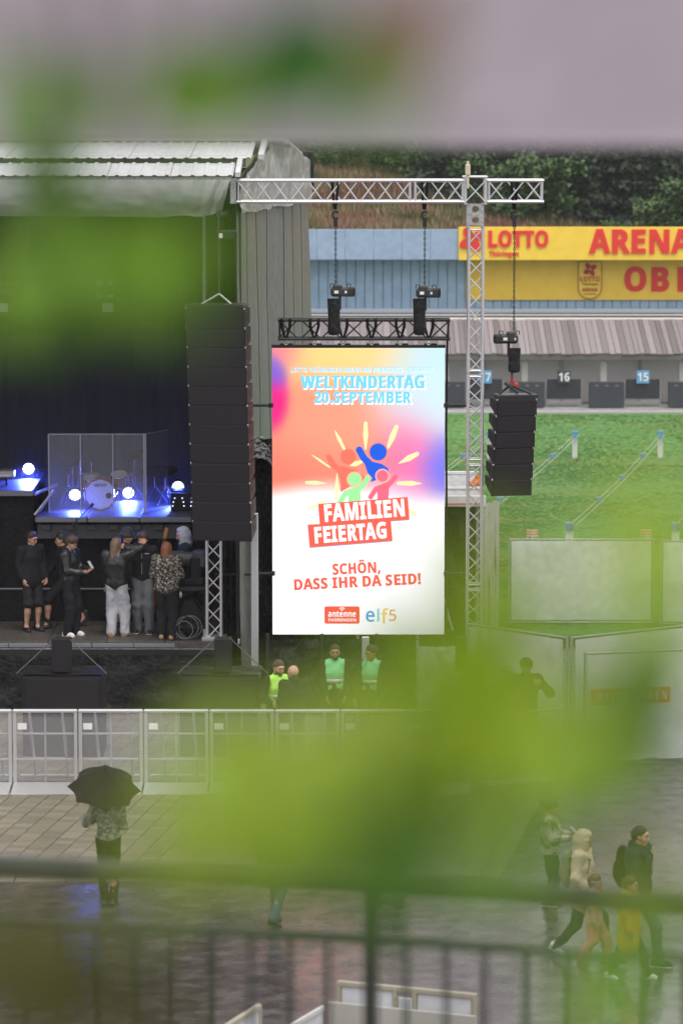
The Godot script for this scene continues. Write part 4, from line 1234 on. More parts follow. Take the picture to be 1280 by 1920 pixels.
	var white_head := nmat("drum_skin", Color(0.5, 0.48, 0.43), Color(0.66, 0.63, 0.57), 0.3, 0.03, 0.6)
	var bd = drum.call("bass_drum", bc, 0.275, 0.4, Basis(Vector3.RIGHT, PI / 2), white_head)
	text(bd, "lettering", "GRETSCH", bc + Vector3(0, 0.17, 0.22), 0.05, mats.black_plastic, 0.006, 0.22)
	part(bd, "port_hole", unit_cyl, mats.black_cloth, Transform3D(Basis(Vector3.RIGHT, PI / 2) * Basis.from_scale(Vector3(0.055, 0.01, 0.055)), bc + Vector3(0.15, -0.02, 0.216)))
	drum.call("rack_tom", at(224, 899, 68.95), 0.16, 0.2, Basis(Vector3.RIGHT, 0.35), white_head)
	drum.call("rack_tom", at(172, 905, 69.0), 0.15, 0.18, Basis(Vector3.RIGHT, 0.35), white_head)
	drum.call("floor_tom", Vector3(bc.x - 0.26, ry + 0.36, -69.6), 0.2, 0.36, Basis.IDENTITY, white_head)
	drum.call("snare_drum", Vector3(bc.x + 0.42, ry + 0.5, -69.3), 0.17, 0.14, Basis.IDENTITY, white_head)
	var brass := mat("cymbal", Color(0.5, 0.36, 0.13), 0.25, 1.0)
	for st in [[137, 866, 1], [172, 866, 0], [252, 852, 1], [290, 882, 1], [128, 890, 0], [310, 885, 1]]:
		var top: Vector3 = at(st[0], st[1], 69.2 + rng.randf_range(0, 0.5))
		ptube(dk, "cymbal_stand", Vector3(top.x, ry + 0.3, top.z), top, 0.011, mats.chrome)
		for q in 3:
			var a := TAU * q / 3.0
			ptube(dk, "stand_leg", Vector3(top.x, ry + 0.35, top.z), Vector3(top.x + cos(a) * 0.25, ry + 0.005, top.z + sin(a) * 0.25), 0.009, mats.chrome)
		if st[2]:
			var cm := B.new(); cm.lathe([Vector2(0.23, 0.0), Vector2(0.12, 0.02), Vector2(0.04, 0.028), Vector2(0.01, 0.05)], 24)
			part(dk, "cymbal", cm.mesh(), brass, Transform3D(Basis(Vector3.RIGHT, 0.35) * Basis(Vector3.FORWARD, rng.randf_range(-0.25, 0.25)), top))
	# microphone on a boom in front of the riser
	var mb_: Vector3 = at(144, 1110, 66.9)
	var ms = thing("microphone_stand", "black microphone stand with a boom before the drum riser", "microphone stand", Vector3(mb_.x, SF, mb_.z))
	ptube(ms, "pole", Vector3(mb_.x, SF + 0.02, mb_.z), at(144, 972, 66.9), 0.012, mats.black_metal)
	ptube(ms, "boom", at(132, 988, 66.9), at(172, 948, 67.0), 0.009, mats.black_metal)
	ptube(ms, "microphone", at(170, 950, 67.0), at(175, 944, 67.0), 0.028, mats.black_metal)
	part(ms, "base", unit_cyl, mats.black_metal, Transform3D(Basis.from_scale(Vector3(0.14, 0.03, 0.14)), Vector3(mb_.x, SF + 0.015, mb_.z)))
	# round LED wash lamps, lit blue white
	var spots := [[54, 879, 69.6, 0.1, 1.0, "on the black keyboard riser"], [141, 928, 68.8, 0.07, 0.35, "behind the left edge of the drum screen"], [241, 924, 70.2, 0.1, 0.95, "behind the right side of the drum kit"], [334, 913, 69.4, 0.1, 1.2, "beside the drum deck rack"]]
	for s in spots:
		var c: Vector3 = at(s[0], s[1], s[2])
		var lm = thing("wash_lamp", "round blue white LED lamp glowing " + s[5], "lamp", c)
		var aim := Basis(Vector3.RIGHT, 0.18) * Basis(Vector3.UP, 0.05)
		var hm := B.new(); hm.lathe([Vector2(0.02, -0.2), Vector2(0.1, -0.18), Vector2(0.125, -0.05), Vector2(0.13, 0.0), Vector2(0.118, 0.0)], 20)
		part(lm, "housing", hm.mesh(), mats.black_plastic, Transform3D(aim * Basis(Vector3.RIGHT, PI / 2), c))
		part(lm, "face", unit_cyl, mat("lamp_face", Color(0.03, 0.03, 0.05), 0.3), Transform3D(aim * Basis(Vector3.RIGHT, PI / 2) * Basis.from_scale(Vector3(0.118, 0.01, 0.118)), c - aim.z * 0.012))
		for ring in [[0, 0.0, 1], [1, 0.045, 6], [2, 0.088, 12]]:
			for q in ring[2]:
				var a = TAU * q / ring[2]
				part(lm, "diode", ball(), glow("diode_glow", Color(0.55, 0.62, 1.0), 5.0), Transform3D(Basis.from_scale(Vector3(0.019, 0.019, 0.008)), c + aim * Vector3(cos(a) * ring[1], sin(a) * ring[1], 0.0)))
		for sx in [-1, 1]: pbox(lm, "yoke", c + aim * Vector3(sx * 0.15, -0.08, -0.06), Vector3(0.02, 0.25, 0.04), mats.black_metal)
		var stand_y: float = ky if s[0] < 60 else ry
		pbox(lm, "stand", Vector3(c.x, (c.y - 0.2 + stand_y) / 2, c.z - 0.06), Vector3(0.3, maxf(0.04, c.y - 0.2 - stand_y), 0.12), mats.black_metal)
		var sp := SpotLight3D.new()
		sp.name = "lamp_beam"; sp.light_color = Color(0.28, 0.36, 1.0); sp.light_energy = 12.0 * s[4]; sp.spot_angle = 62.0; sp.spot_angle_attenuation = 0.8; sp.light_size = 0.1; sp.spot_range = 60; sp.shadow_enabled = true
		lm.add_child(sp)
		sp.global_transform = Transform3D(aim * Basis(Vector3.RIGHT, 0.5) * Basis(Vector3.UP, PI), c - aim.z * -0.03)
		sp.global_basis = Basis.looking_at((aim.z + Vector3(0, -0.45, 0)).normalized(), Vector3.UP)
		var back := SpotLight3D.new()
		back.name = "lamp_back_beam"; back.light_color = Color(0.16, 0.24, 1.0); back.light_energy = 0.2 * s[4]; back.spot_angle = 70.0; back.light_size = 0.1; back.spot_range = 60; back.shadow_enabled = true
		lm.add_child(back)
		back.global_transform = Transform3D(Basis.looking_at(Vector3(0.1, 0.25, -1.0).normalized(), Vector3.UP), c + Vector3(0, 0.0, -0.26))
	# stage smoke, lit by the lamps
	var fog := FogVolume.new()
	fog.name = "stage_smoke"; fog.size = Vector3(7.0, 3.2, 5.0); fog.position = Vector3(-5.4, ry + 1.45, -71.6)
	var fm := FogMaterial.new(); fm.density = 0.06; fm.albedo = Color(0.9, 0.92, 1.0); fog.material = fm
	add_child(fog); tag(fog, "thin blue lit smoke around the drum kit", "smoke"); kind_stuff(fog)
	# rack of gear on the drum deck
	var rk: Vector3 = at(343, 942, 68.6)
	var rt = thing("gear_rack", "black rack of equipment with small lights on the drum deck", "rack", Vector3(rk.x, ry, rk.z))
	pbox(rt, "case", Vector3(rk.x, ry + 0.17, rk.z), Vector3(0.42, 0.32, 0.4), mats.black_plastic)
	pbox(rt, "lid", Vector3(rk.x + 0.02, ry + 0.36, rk.z), Vector3(0.46, 0.04, 0.4), mats.black_metal)
	for q in 9: part(rt, "small_light", ball(), glow("small_glow", Color(0.5, 0.6, 1.0), 1.5), Transform3D(Basis.from_scale(Vector3.ONE * 0.012), Vector3(rk.x - 0.15 + 0.15 * (q % 3) + rng.randf_range(-0.03, 0.03), ry + 0.1 + 0.07 * (q / 3), rk.z + 0.205)))
	# truss tower on the stage floor at the right
	var ta: Vector3 = at(402, 1197, 65.3)
	var tt = thing("stage_tower", "short silver truss tower on the stage floor under the tall speaker stack", "truss", Vector3(ta.x, SF, ta.z))
	truss(tt, Vector3(ta.x, SF + 0.02, ta.z), Vector3(ta.x, 6.2, ta.z), 0.29, Vector3.BACK, mats.aluminium, 0.025, 0.012, 0.28)
	pbox(tt, "base_plate", Vector3(ta.x, SF + 0.03, ta.z), Vector3(0.42, 0.06, 0.42), mats.aluminium)
	# equipment rack on wheels with a moving head lamp
	var cx: float = at(357, 1190, 65.6).x
	var cz := -65.6
	var cart = thing("equipment_cart", "black wheeled equipment cart at the right edge of the stage", "cart", Vector3(cx, SF, cz))
	var ctop: float = at(357, 1100, 65.6).y
	for sx in [-1, 1]:
		for sz in [-1, 1]:
			var p := Vector3(cx + sx * 0.26, 0, cz + sz * 0.25)
			ptube(cart, "upright", Vector3(p.x, SF + 0.2, p.z), Vector3(p.x, ctop, p.z), 0.022, mats.black_metal)
			part(cart, "wheel", unit_cyl, mat("wheel_grey", Color(0.35, 0.38, 0.42), 0.4), Transform3D(Basis(Vector3.FORWARD, PI / 2) * Basis(Vector3.UP, 0.0) * Basis.from_scale(Vector3(0.06, 0.04, 0.06)), Vector3(p.x, SF + 0.06, p.z)))
			pbox(cart, "castor", Vector3(p.x, SF + 0.14, p.z), Vector3(0.07, 0.08, 0.09), mats.galvanised)
	pbox(cart, "shelf", Vector3(cx, ctop, cz), Vector3(0.62, 0.07, 0.6), mats.black_metal)
	pbox(cart, "shelf", Vector3(cx, SF + 0.21, cz), Vector3(0.62, 0.07, 0.6), mats.black_metal)
	for sx in [-1, 1]: ptube(cart, "cross_brace", Vector3(cx - 0.25 * sx, SF + 0.25, cz - 0.2), Vector3(cx + 0.25 * sx, ctop - 0.04, cz - 0.2), 0.01, mats.black_metal)
	part(cart, "spare_wheel", unit_cyl, mat("wheel_grey", Color.BLACK), Transform3D(Basis(Vector3.FORWARD, PI / 2) * Basis.from_scale(Vector3(0.055, 0.04, 0.055)), Vector3(cx - 0.15, ctop - 0.1, cz + 0.27)))
	var wd = thing("monitor_wedge", "black stage monitor on the lower shelf of the equipment cart", "speaker", Vector3(cx, SF + 0.245, cz))
	var wm := B.new()
	wm.plate(PackedVector2Array([Vector2(-0.2, 0), Vector2(0.2, 0), Vector2(0.2, 0.2), Vector2(0.05, 0.42), Vector2(-0.1, 0.42)]), 0.36)
	part(wd, "cabinet", wm.mesh(), mats.box_paint, Transform3D(Basis.IDENTITY, Vector3(cx, SF + 0.247, cz - 0.18)))
	pbox(wd, "grille", Vector3(cx + 0.14, SF + 0.6, cz), Vector3(0.02, 0.24, 0.3), mats.grille, Basis(Vector3.BACK, 0.6))
	var cb = thing("cable_coil", "coils of thin cable hanging from the wheeled equipment cart", "cable", Vector3(cx, SF, cz + 0.33))
	for q in 5:
		var m := B.new()
		var pl := []
		var r := rng.randf_range(0.12, 0.2)
		var o := Vector3(cx + rng.randf_range(-0.12, 0.12), SF + r + 0.02, cz + 0.34 + q * 0.012)
		for j in 25: pl.append(o + Vector3(cos(TAU * j / 24.0) * r, sin(TAU * j / 24.0) * r, sin(j * 0.8) * 0.01))
		m.tube(pl, 0.007, 5, false)
		part(cb, "loop", m.mesh(), mats.black_plastic if q % 2 else mat("cable_grey", Color(0.2, 0.2, 0.2), 0.5))
	var mh = thing("moving_head_lamp", "large black moving head lamp standing on the equipment cart", "lamp", Vector3(cx, ctop + 0.04, cz))
	var hc: Vector3 = at(352, 1049, 65.5)
	pbox(mh, "base", Vector3(cx + 0.05, ctop + 0.1, cz), Vector3(0.4, 0.13, 0.36), mats.black_plastic, Basis.IDENTITY, 0.03)
	pbox(mh, "arm", Vector3(cx + 0.1, (ctop + hc.y) / 2 + 0.05, cz + 0.1), Vector3(0.2, hc.y - ctop, 0.1), mats.black_plastic, Basis.IDENTITY, 0.03)
	var lh := B.new(); lh.lathe([Vector2(0.09, -0.3), Vector2(0.135, -0.28), Vector2(0.14, -0.1), Vector2(0.12, -0.06), Vector2(0.125, 0.1), Vector2(0.14, 0.12), Vector2(0.14, 0.3), Vector2(0.11, 0.33), Vector2(0.0, 0.33)], 20)
	part(mh, "head", lh.mesh(), mat("lamp_plastic", Color(0.05, 0.055, 0.065), 0.35), Transform3D(Basis(Vector3.FORWARD, PI / 2), Vector3(hc.x, hc.y, cz)))
	pbox(mh, "rear_box", Vector3(hc.x + 0.2, hc.y, cz), Vector3(0.24, 0.3, 0.28), mat("lamp_plastic", Color.BLACK), Basis.IDENTITY, 0.04)
	# guitar on a stand behind
	var gh: Vector3 = at(311, 999, 66.9)
	var gt = thing("guitar", "electric guitar with a wooden headstock upright behind the people", "guitar", Vector3(gh.x - 0.1, SF, gh.z))
	var gd := Vector3(0.22, 1.0, 0.0).normalized()
	pbar(gt, "neck", gh - gd * 0.95, gh - gd * 0.1, 0.055, 0.03, mat("guitar_neck", Color(0.08, 0.04, 0.02), 0.4))
	pbar(gt, "headstock", gh - gd * 0.1, gh + gd * 0.09, 0.06, 0.025, mat("guitar_wood", Color(0.45, 0.2, 0.06), 0.4))
	var gb := B.new()
	var gp := PackedVector2Array()
	for q in 24:
		var a := TAU * q / 24.0
		gp.append(Vector2(cos(a) * (0.16 + 0.03 * cos(2 * a)), sin(a) * 0.22))
	gb.plate(gp, 0.045)
	part(gt, "guitar_body", gb.mesh(), mat("guitar_red", Color(0.3, 0.02, 0.02), 0.3), Transform3D(Basis(Vector3.FORWARD, 0.2), gh - gd * 1.1 - Vector3(0, 0, 0.02)))
	ptube(gt, "stand", Vector3(gh.x - 0.25, SF, gh.z), gh - gd * 1.1, 0.02, mats.black_metal)

# ---------------------------------------------------------------- rigging in front of the stage
func chain(parent, a: Vector3, b: Vector3, step, r):
	var n := int(a.distance_to(b) / step)
	var link := B.new()
	var pl := []
	for q in 11: pl.append(Vector3(cos(TAU * q / 10.0) * step * 0.33, sin(TAU * q / 10.0) * step * 0.62, 0))
	link.tube(pl, r, 5, false)
	var xs := []
	for k in n: xs.append(Transform3D(Basis(Vector3.UP, PI / 2 * (k % 2)), a.lerp(b, (k + 0.5) / n)))
	kind_stuff(multi(parent, "chain_links", link.mesh(), mats.black_metal, xs))
	parent.get_child(parent.get_child_count() - 1).global_transform = Transform3D.IDENTITY
func hoist(t, c: Vector3, flip):
	# electric chain hoist round c, with its motor lying across
	pbox(t, "motor", c + Vector3(0.05 * flip, 0, 0), Vector3(0.42, 0.16, 0.18), mat("hoist_body", Color(0.035, 0.037, 0.04), 0.4, 0.2), Basis.IDENTITY, 0.035)
	for k in 4: pbox(t, "cooling_rib", c + Vector3(flip * (0.14 + 0.035 * k), 0, 0), Vector3(0.012, 0.17, 0.19), mats.black_metal)
	pbox(t, "gear_case", c + Vector3(-0.04 * flip, 0.03, 0), Vector3(0.16, 0.2, 0.2), mat("hoist_body", Color.BLACK), Basis.IDENTITY, 0.03)
	for sx in [-0.13, 0.15]:
		var m := B.new()
		m.tube([c + Vector3(sx - 0.03, 0.07, 0), c + Vector3(sx - 0.03, 0.13, 0), c + Vector3(sx + 0.03, 0.13, 0), c + Vector3(sx + 0.03, 0.07, 0)], 0.01, 6)
		part(t, "handle", m.mesh(), mats.black_metal)
	pbox(t, "type_plate", c + Vector3(-0.06, 0.0, 0.101), Vector3(0.07, 0.05, 0.004), mats.white_paint)
	pbox(t, "type_plate", c + Vector3(0.1, 0.0, 0.093), Vector3(0.035, 0.04, 0.004), mats.white_paint)
	ptube(t, "hook_rod", c + Vector3(0.0, -0.08, 0), c + Vector3(0, -0.3, 0), 0.025, mats.black_metal)
func chain_bag(t, c: Vector3, h):
	var m := B.new(); m.lathe([Vector2(0.02, 0.0), Vector2(0.09, 0.015), Vector2(0.105, 0.06), Vector2(0.1, h * 0.5), Vector2(0.112, h), Vector2(0.1, h)], 14)
	part(t, "chain_bag", m.mesh(), mats.black_tarp, Transform3D(Basis.from_scale(Vector3(1, 1, 0.75)), c))
func sling(t, top: Vector3, low: Vector3, w):
	for s in [-1, 1]:
		var m := B.new()
		m.tube([top + Vector3(s * w, 0.04, 0.17), top + Vector3(s * w, -0.05, 0.17), low + Vector3(s * 0.012, 0, 0)], [0.028, 0.028, 0.02], 6)
		part(t, "sling", m.mesh(), mats.black_cloth)
func make_rig():
	var zt := 65.0
	var a: Vector3 = at(444, 358, zt)
	var b: Vector3 = at(1018, 358, zt)
	var t = thing("roof_truss_arm", "long silver horizontal truss reaching from the stage roof", "truss", (a + b) / 2)
	var jn: Vector3 = at(890, 358, zt)
	truss(t, a, jn - Vector3(0.18, 0, 0), 0.41, Vector3.UP, mats.aluminium, 0.027, 0.014, 0.29)
	truss(t, jn + Vector3(0.2, 0, 0), b, 0.41, Vector3.UP, mats.aluminium, 0.027, 0.014, 0.29)
	pbox(t, "end_plate", a + Vector3(-0.06, 0, 0), Vector3(0.1, 0.42, 0.42), mats.galvanised)
	pbox(t, "stage_bracket", a + Vector3(-0.16, 0, -0.3), Vector3(0.16, 0.3, 0.5), mats.black_metal)
	for k in [768.0, 778.0]:
		var j: Vector3 = at(k, 358, zt)
		for sz in [-0.18, 0.18]: ptube(t, "joint_bar", j + Vector3(0, -0.18, sz), j + Vector3(0, 0.18, sz), 0.02, mats.aluminium)
	# tower with its sleeve block
	var w = thing("truss_tower", "tall silver truss tower standing beside the screen", "truss", Vector3(jn.x, 0, jn.z))
	for sx in [-0.17, 0.17]:
		for sz in [-0.18, 0.18]: ptube(w, "sleeve_post", jn + Vector3(sx, -0.22, sz), jn + Vector3(sx, 0.24, sz), 0.028, mats.aluminium)
		ptube(w, "sleeve_brace", jn + Vector3(sx, -0.18, 0.2), jn + Vector3(-sx, 0.18, 0.2), 0.013, mats.aluminium)
	pbox(w, "sleeve_top", jn + Vector3(0, 0.24, 0), Vector3(0.42, 0.03, 0.42), mats.aluminium)
	var low: Vector3 = at(891.5, 425, zt)
	for k in 2:
		var c: Vector3 = at(890.5, 392 + 20 * k, zt)
		for sz in [-0.14, 0.14]:
			var m := B.new()
			for q in 24:
				var aa := TAU * q / 24.0
				var ab := TAU * (q + 1) / 24.0
				var oa := Vector3(cos(aa), sin(aa), 0)
				var ob := Vector3(cos(ab), sin(ab), 0)
				var ka := 0.125 / maxf(absf(oa.x) * 0.72, absf(oa.y))
				var kb := 0.125 / maxf(absf(ob.x) * 0.72, absf(ob.y))
				var z := Vector3(0, 0, 0.012)
				for s in [-1.0, 1.0]: m.quad(oa * 0.06 + z * s, ob * 0.06 + z * s, ob * kb * 0.72 + z * s, oa * ka * 0.72 + z * s, Vector3(0, 0, s))
				m.quad(oa * 0.06 + z, ob * 0.06 + z, ob * 0.06 - z, oa * 0.06 - z, -oa)
			part(w, "ring_plate", m.mesh(), mats.galvanised, Transform3D(Basis.IDENTITY, c + Vector3(0, 0, sz)))
	for sx in [-0.125, 0.125]:
		for sz in [-0.14, 0.14]: pbox(w, "block_post", jn + Vector3(sx, -0.42, sz), Vector3(0.045, 0.42, 0.03), mats.galvanised)
	var parts := [low, at(892, 700, zt), at(893, 866, zt), at(893, 1100, zt), Vector3(low.x, 0.1, -zt)]
	for k in 4:
		var p := Vector3(low.x, parts[k].y, -zt)
		var q := Vector3(low.x, parts[k + 1].y, -zt)
		truss(w, p - Vector3(0, 0.02, 0), q + Vector3(0, 0.02, 0), 0.29, Vector3.BACK, mats.aluminium, 0.026, 0.012, 0.26)
	pbox(w, "foot_plate", Vector3(low.x, 0.04, -zt), Vector3(1.0, 0.08, 1.0), mats.galvanised)
	# wind meter on top
	var an: Vector3 = at(876.5, 335, 64.75)
	var wm = thing("wind_meter", "small cream wind meter with cups on top of the truss corner", "wind meter", an)
	ptube(wm, "stem", an + Vector3(0, -0.16, 0), an + Vector3(0, 0.06, 0), 0.022, mat("cream_plastic", Color(0.6, 0.53, 0.38), 0.5))
	pbox(wm, "case", an + Vector3(0, 0.15, 0), Vector3(0.085, 0.2, 0.08), mat("cream_plastic", Color.BLACK), Basis.IDENTITY, 0.02)
	pbox(wm, "cap", an + Vector3(0, 0.27, 0), Vector3(0.05, 0.05, 0.05), mat("cream_plastic", Color.BLACK), Basis.IDENTITY, 0.015)
	ptube(wm, "cup_shaft", an + Vector3(0, 0.28, 0), an + Vector3(0, 0.325, 0), 0.008, mats.black_metal)
	for q in 3:
		var aa := TAU * q / 3.0 + 0.3
		var e := an + Vector3(cos(aa) * 0.085, 0.325, sin(aa) * 0.085)
		ptube(wm, "cup_arm", an + Vector3(0, 0.325, 0), e, 0.005, mats.black_metal)
		part(wm, "cup", ball(), mats.black_plastic, Transform3D(Basis.from_scale(Vector3.ONE * 0.022), e))
	# three hoists
	var names := ["over the end of the screen nearer the stage", "over the end of the screen nearer the tower", "holding the small speaker array beside the tower"]
	for k in 3:
		var u: float = [628.0, 795.0, 963.0][k]
		var top: Vector3 = at(u, 345, zt)
		var hk: Vector3 = at(u + 1, 403, zt)
		var hc: Vector3 = at([637.0, 797.0, 953.0][k], [547.0, 549.0, 635.0][k], zt)
		var ht = thing("chain_hoist", "black chain hoist " + names[k], "hoist", hc)
		sling(ht, top, at(u, 392, zt), 0.045)
		var hm := B.new()
		var pl := []
		for q in 15: pl.append(hk + Vector3(cos(0.5 + q * 0.36) * 0.05, sin(0.5 + q * 0.36) * 0.06, 0))
		hm.tube(pl, 0.018, 7)
		part(ht, "hook", hm.mesh(), mats.black_metal)
		ptube(ht, "hook_block", hk + Vector3(0, -0.06, 0), hk + Vector3(0, -0.2, 0), 0.035, mats.black_metal)
		chain(ht, Vector3(hk.x, hk.y - 0.19, hk.z), Vector3(hk.x, hc.y + 0.1, hc.z), 0.045, 0.0075)
		hoist(ht, hc, [1.0, 1.0, -1.0][k])
		if k < 2: chain_bag(ht, Vector3(hc.x - 0.1, at(u, 629, zt).y, hc.z + 0.24 * 0), at(u, 560, zt).y - at(u, 629, zt).y)
		else: chain_bag(ht, Vector3(hc.x + 0.09, at(u, 698, zt).y, hc.z + 0.12), at(u, 652, zt).y - at(u, 698, zt).y)
	# black spreader truss over the screen
	var s0: Vector3 = at(521, 617, 65.9)
	var s1: Vector3 = at(843, 617, 65.9)
	var st = thing("spreader_truss", "black truss from which the screen hangs", "truss", (s0 + s1) / 2)
	truss(st, s0, s1, 0.375, Vector3.UP, mats.black_metal, 0.026, 0.013, 0.38)
	for k in 6:
		var p: Vector3 = at(536.0 + 53.4 * k, 600, 65.9)
		for sx in [-0.07, 0.07]:
			var m := B.new()
			m.tube([p + Vector3(sx, 0.03, 0.2), p + Vector3(sx, -0.1, 0.22), at(536.0 + 53.4 * k, 637, 65.9) + Vector3(0, 0, 0.1)], [0.03, 0.03, 0.018], 6)
			part(st, "sling", m.mesh(), mats.black_cloth)
		var rg := B.new()
		var pl := []
		var rc: Vector3 = at(536.0 + 53.4 * k, 641, 65.9)
		for q in 13: pl.append(rc + Vector3(cos(TAU * q / 12.0) * 0.035, sin(TAU * q / 12.0) * 0.045, 0.05))
		rg.tube(pl, 0.011, 6, false)
		part(st, "ring", rg.mesh(), mats.chrome)
	var cb := B.new()
	cb.tube([at(841, 600, 65.9), at(838, 640, 65.8), at(836, 800, 66.0), at(837, 1000, 66.05), at(836, 1180, 66.1)], 0.022, 6)
	part(st, "cable", cb.mesh(), mats.black_plastic)
	# black struts that hold the screen off the towers
	for s in [[[466, 760], [512, 760], "upper strut on the stage side of the screen"], [[832, 760], [884, 760], "upper strut between the screen and the tall tower"], [[402, 1078], [515, 1075], "lower strut from the screen to the stage tower"], [[832, 1076], [884, 1076], "lower strut between the screen and the tall tower"]]:
		var o = thing("screen_strut", "black round " + s[2], "strut", at(s[0][0], s[0][1], 65.6))
		ptube(o, "pipe", at(s[0][0], s[0][1], 65.55), at(s[1][0], s[1][1], 65.55), 0.026, mats.black_metal)
		ptube(o, "clamp", at(s[0][0] + 4, s[0][1] - 4, 65.55), at(s[0][0] + 4, s[0][1] + 4, 65.55), 0.045, mats.black_metal)
		ptube(o, "clamp", at(s[1][0] - 4, s[1][1] - 4, 65.55), at(s[1][0] - 4, s[1][1] + 4, 65.55), 0.045, mats.black_metal)

# ---------------------------------------------------------------- the LED screen
var img: Image
func blob(x, y, cx, cy, rx, ry):
	var a: float = (x - cx) / rx
	var b: float = (y - cy) / ry
	return exp(-(a * a + b * b))
func fill_poly(pts, col: Color):
	var poly := PackedVector2Array(pts)
	var lo := poly[0]
	var hi := poly[0]
	for p in poly: lo = lo.min(p); hi = hi.max(p)
	for y in range(maxi(0, int(lo.y)), mini(img.get_height(), int(hi.y) + 2)):
		for x in range(maxi(0, int(lo.x)), mini(img.get_width(), int(hi.x) + 2)):
			if Geometry2D.is_point_in_polygon(Vector2(x + 0.5, y + 0.5), poly): img.set_pixel(x, y, col)
func fill_stroke(pts, radii, col: Color):
	for k in pts.size() - 1:
		var a: Vector2 = pts[k]
		var b: Vector2 = pts[k + 1]
		var r := maxf(radii[k], radii[k + 1]) + 1.0
		for y in range(maxi(0, int(minf(a.y, b.y) - r)), mini(img.get_height(), int(maxf(a.y, b.y) + r) + 1)):
			for x in range(maxi(0, int(minf(a.x, b.x) - r)), mini(img.get_width(), int(maxf(a.x, b.x) + r) + 1)):
				var p := Vector2(x + 0.5, y + 0.5) - a
				var f := clampf(p.dot(b - a) / maxf((b - a).length_squared(), 0.01), 0, 1)
				var d: float = (p - (b - a) * f).length() - lerpf(radii[k], radii[k + 1], f)
				if d < 0.5: img.set_pixel(x, y, img.get_pixel(x, y).lerp(col, clampf(0.5 - d, 0, 1)))
func L(px, py):
	# from the enlarged view of the emblem (240 x 250 photo pixels, 5.333 times) to the picture on the screen
	return Vector2((560 + px / 5.3333 - 511.0) / 322.0 * 660.0, (790 + py / 5.3333 - 652.5) / 537.0 * 1100.0)
func make_screen():
	var bg := Image.create(66, 110, false, Image.FORMAT_RGB8)
	for j in 110:
		for i in 66:
			var x := (i + 0.5) / 66.0
			var y := (j + 0.5) / 110.0
			var ws := [[Color(1.0, 0.52, 0.42), 0.35], [Color(1.0, 0.62, 0.5), blob(x, y, 0.3, 0.32, 0.3, 0.16) * 1.2], [Color(1.0, 0.86, 0.52), blob(x, y, 0.42, 0.0, 0.34, 0.09) * 3.0], [Color(0.78, 0.92, 0.97), blob(x, y, 1.02, 0.14, 0.27, 0.15) * 5.0], [Color(0.7, 0.9, 1.0), blob(x, y, 1.0, 0.0, 0.26, 0.1) * 3.0], [Color(1.0, 0.45, 0.38), blob(x, y, 0.1, 0.45, 0.35, 0.1) * 1.6], [Color(1.0, 0.42, 0.68), blob(x, y, 0.82, 0.38, 0.14, 0.12) * 2.5], [Color(0.4, 0.46, 0.98), blob(x, y, 1.03, 0.42, 0.13, 0.085) * 7.0], [Color(1.0, 0.05, 0.5), blob(x, y, -0.01, 0.18, 0.055, 0.06) * 12.0], [Color(0.42, 0.36, 0.86), blob(x, y, -0.02, 0.09, 0.06, 0.05) * 12.0], [Color(1.0, 0.45, 0.55), blob(x, y, 0.02, 0.0, 0.12, 0.05) * 3.0], [Color(0.97, 0.75, 0.88), blob(x, y, 0.75, 0.49, 0.25, 0.04) * 2.0]]
			var c := Color(0, 0, 0)
			var tot := 0.0
			for w in ws: c += w[0] * w[1]; tot += w[1]
			c = c / tot
			c = c.lerp(Color(1, 1, 1), smoothstep(0.455, 0.545, y + 0.02 * sin(x * 5.0)))
			bg.set_pixel(i, j, c)
	bg.resize(660, 1100, Image.INTERPOLATE_CUBIC)
	img = bg
	var ray := Color(1.0, 0.93, 0.68)
	var k := 660.0 / 322.0 / 5.3333
	for r in [[[362, 88], [455, 270], 5, 16], [[668, 14], [668, 270], 22, 10], [[975, 50], [885, 270], 26, 14], [[1180, 320], [998, 415], 26, 5], [[1230, 615], [995, 612], 3, 22], [[135, 330], [310, 452], 4, 10], [[80, 605], [280, 612], 18, 3], [[385, 515], [375, 780], 5, 16], [[520, 435], [620, 400], 8, 22]]:
		var a: Vector2 = L(r[0][0], r[0][1])
		var b: Vector2 = L(r[1][0], r[1][1])
		fill_stroke([a, a.lerp(b, 0.45), b], [r[2] * k * 0.8, maxf(r[2], r[3]) * k * 1.15, r[3] * k * 0.8], ray)
	for r in [[[105, 870], [260, 795], 12], [[1105, 880], [1160, 920], 14]]: fill_stroke([L(r[0][0], r[0][1]), L(r[1][0], r[1][1])], [r[2] * 0.38, r[2] * 0.5], Color(1.0, 0.93, 0.66))
	var fig := func(col: Color, head: Array, arm: Array, armr, body: Array, rim):
		if rim: fill_stroke([L(head[0], head[1]), L(head[0], head[1]) + Vector2(0.1, 0)], [(head[2] + 16) * k, (head[2] + 16) * k], rim)
		var pts := []
		var rr := []
		for p in arm: pts.append(L(p[0], p[1])); rr.append(p[2] * k if p.size() > 2 else armr * k)
		fill_stroke(pts, rr, col)
		var poly := []
		for p in body: poly.append(L(p[0], p[1]))
		fill_poly(poly, col)
		fill_stroke([L(head[0], head[1]), L(head[0], head[1]) + Vector2(0.1, 0)], [head[2] * k, head[2] * k], col)
	fig.call(Color(0.98, 0.44, 0.36), [494, 347, 77], [[302, 352], [345, 425], [420, 490], [560, 520], [635, 560]], 28, [[350, 440], [430, 440], [560, 475], [620, 530], [640, 570], [520, 640], [420, 700], [413, 560]], null)
	fig.call(Color(0.0, 0.34, 0.86), [793, 300, 85], [[605, 280], [650, 360], [720, 430], [800, 460]], 34, [[650, 395], [730, 395], [830, 420], [890, 460], [906, 520], [780, 500], [780, 580], [715, 600], [735, 560], [690, 510]], Color(1.0, 0.52, 0.48))
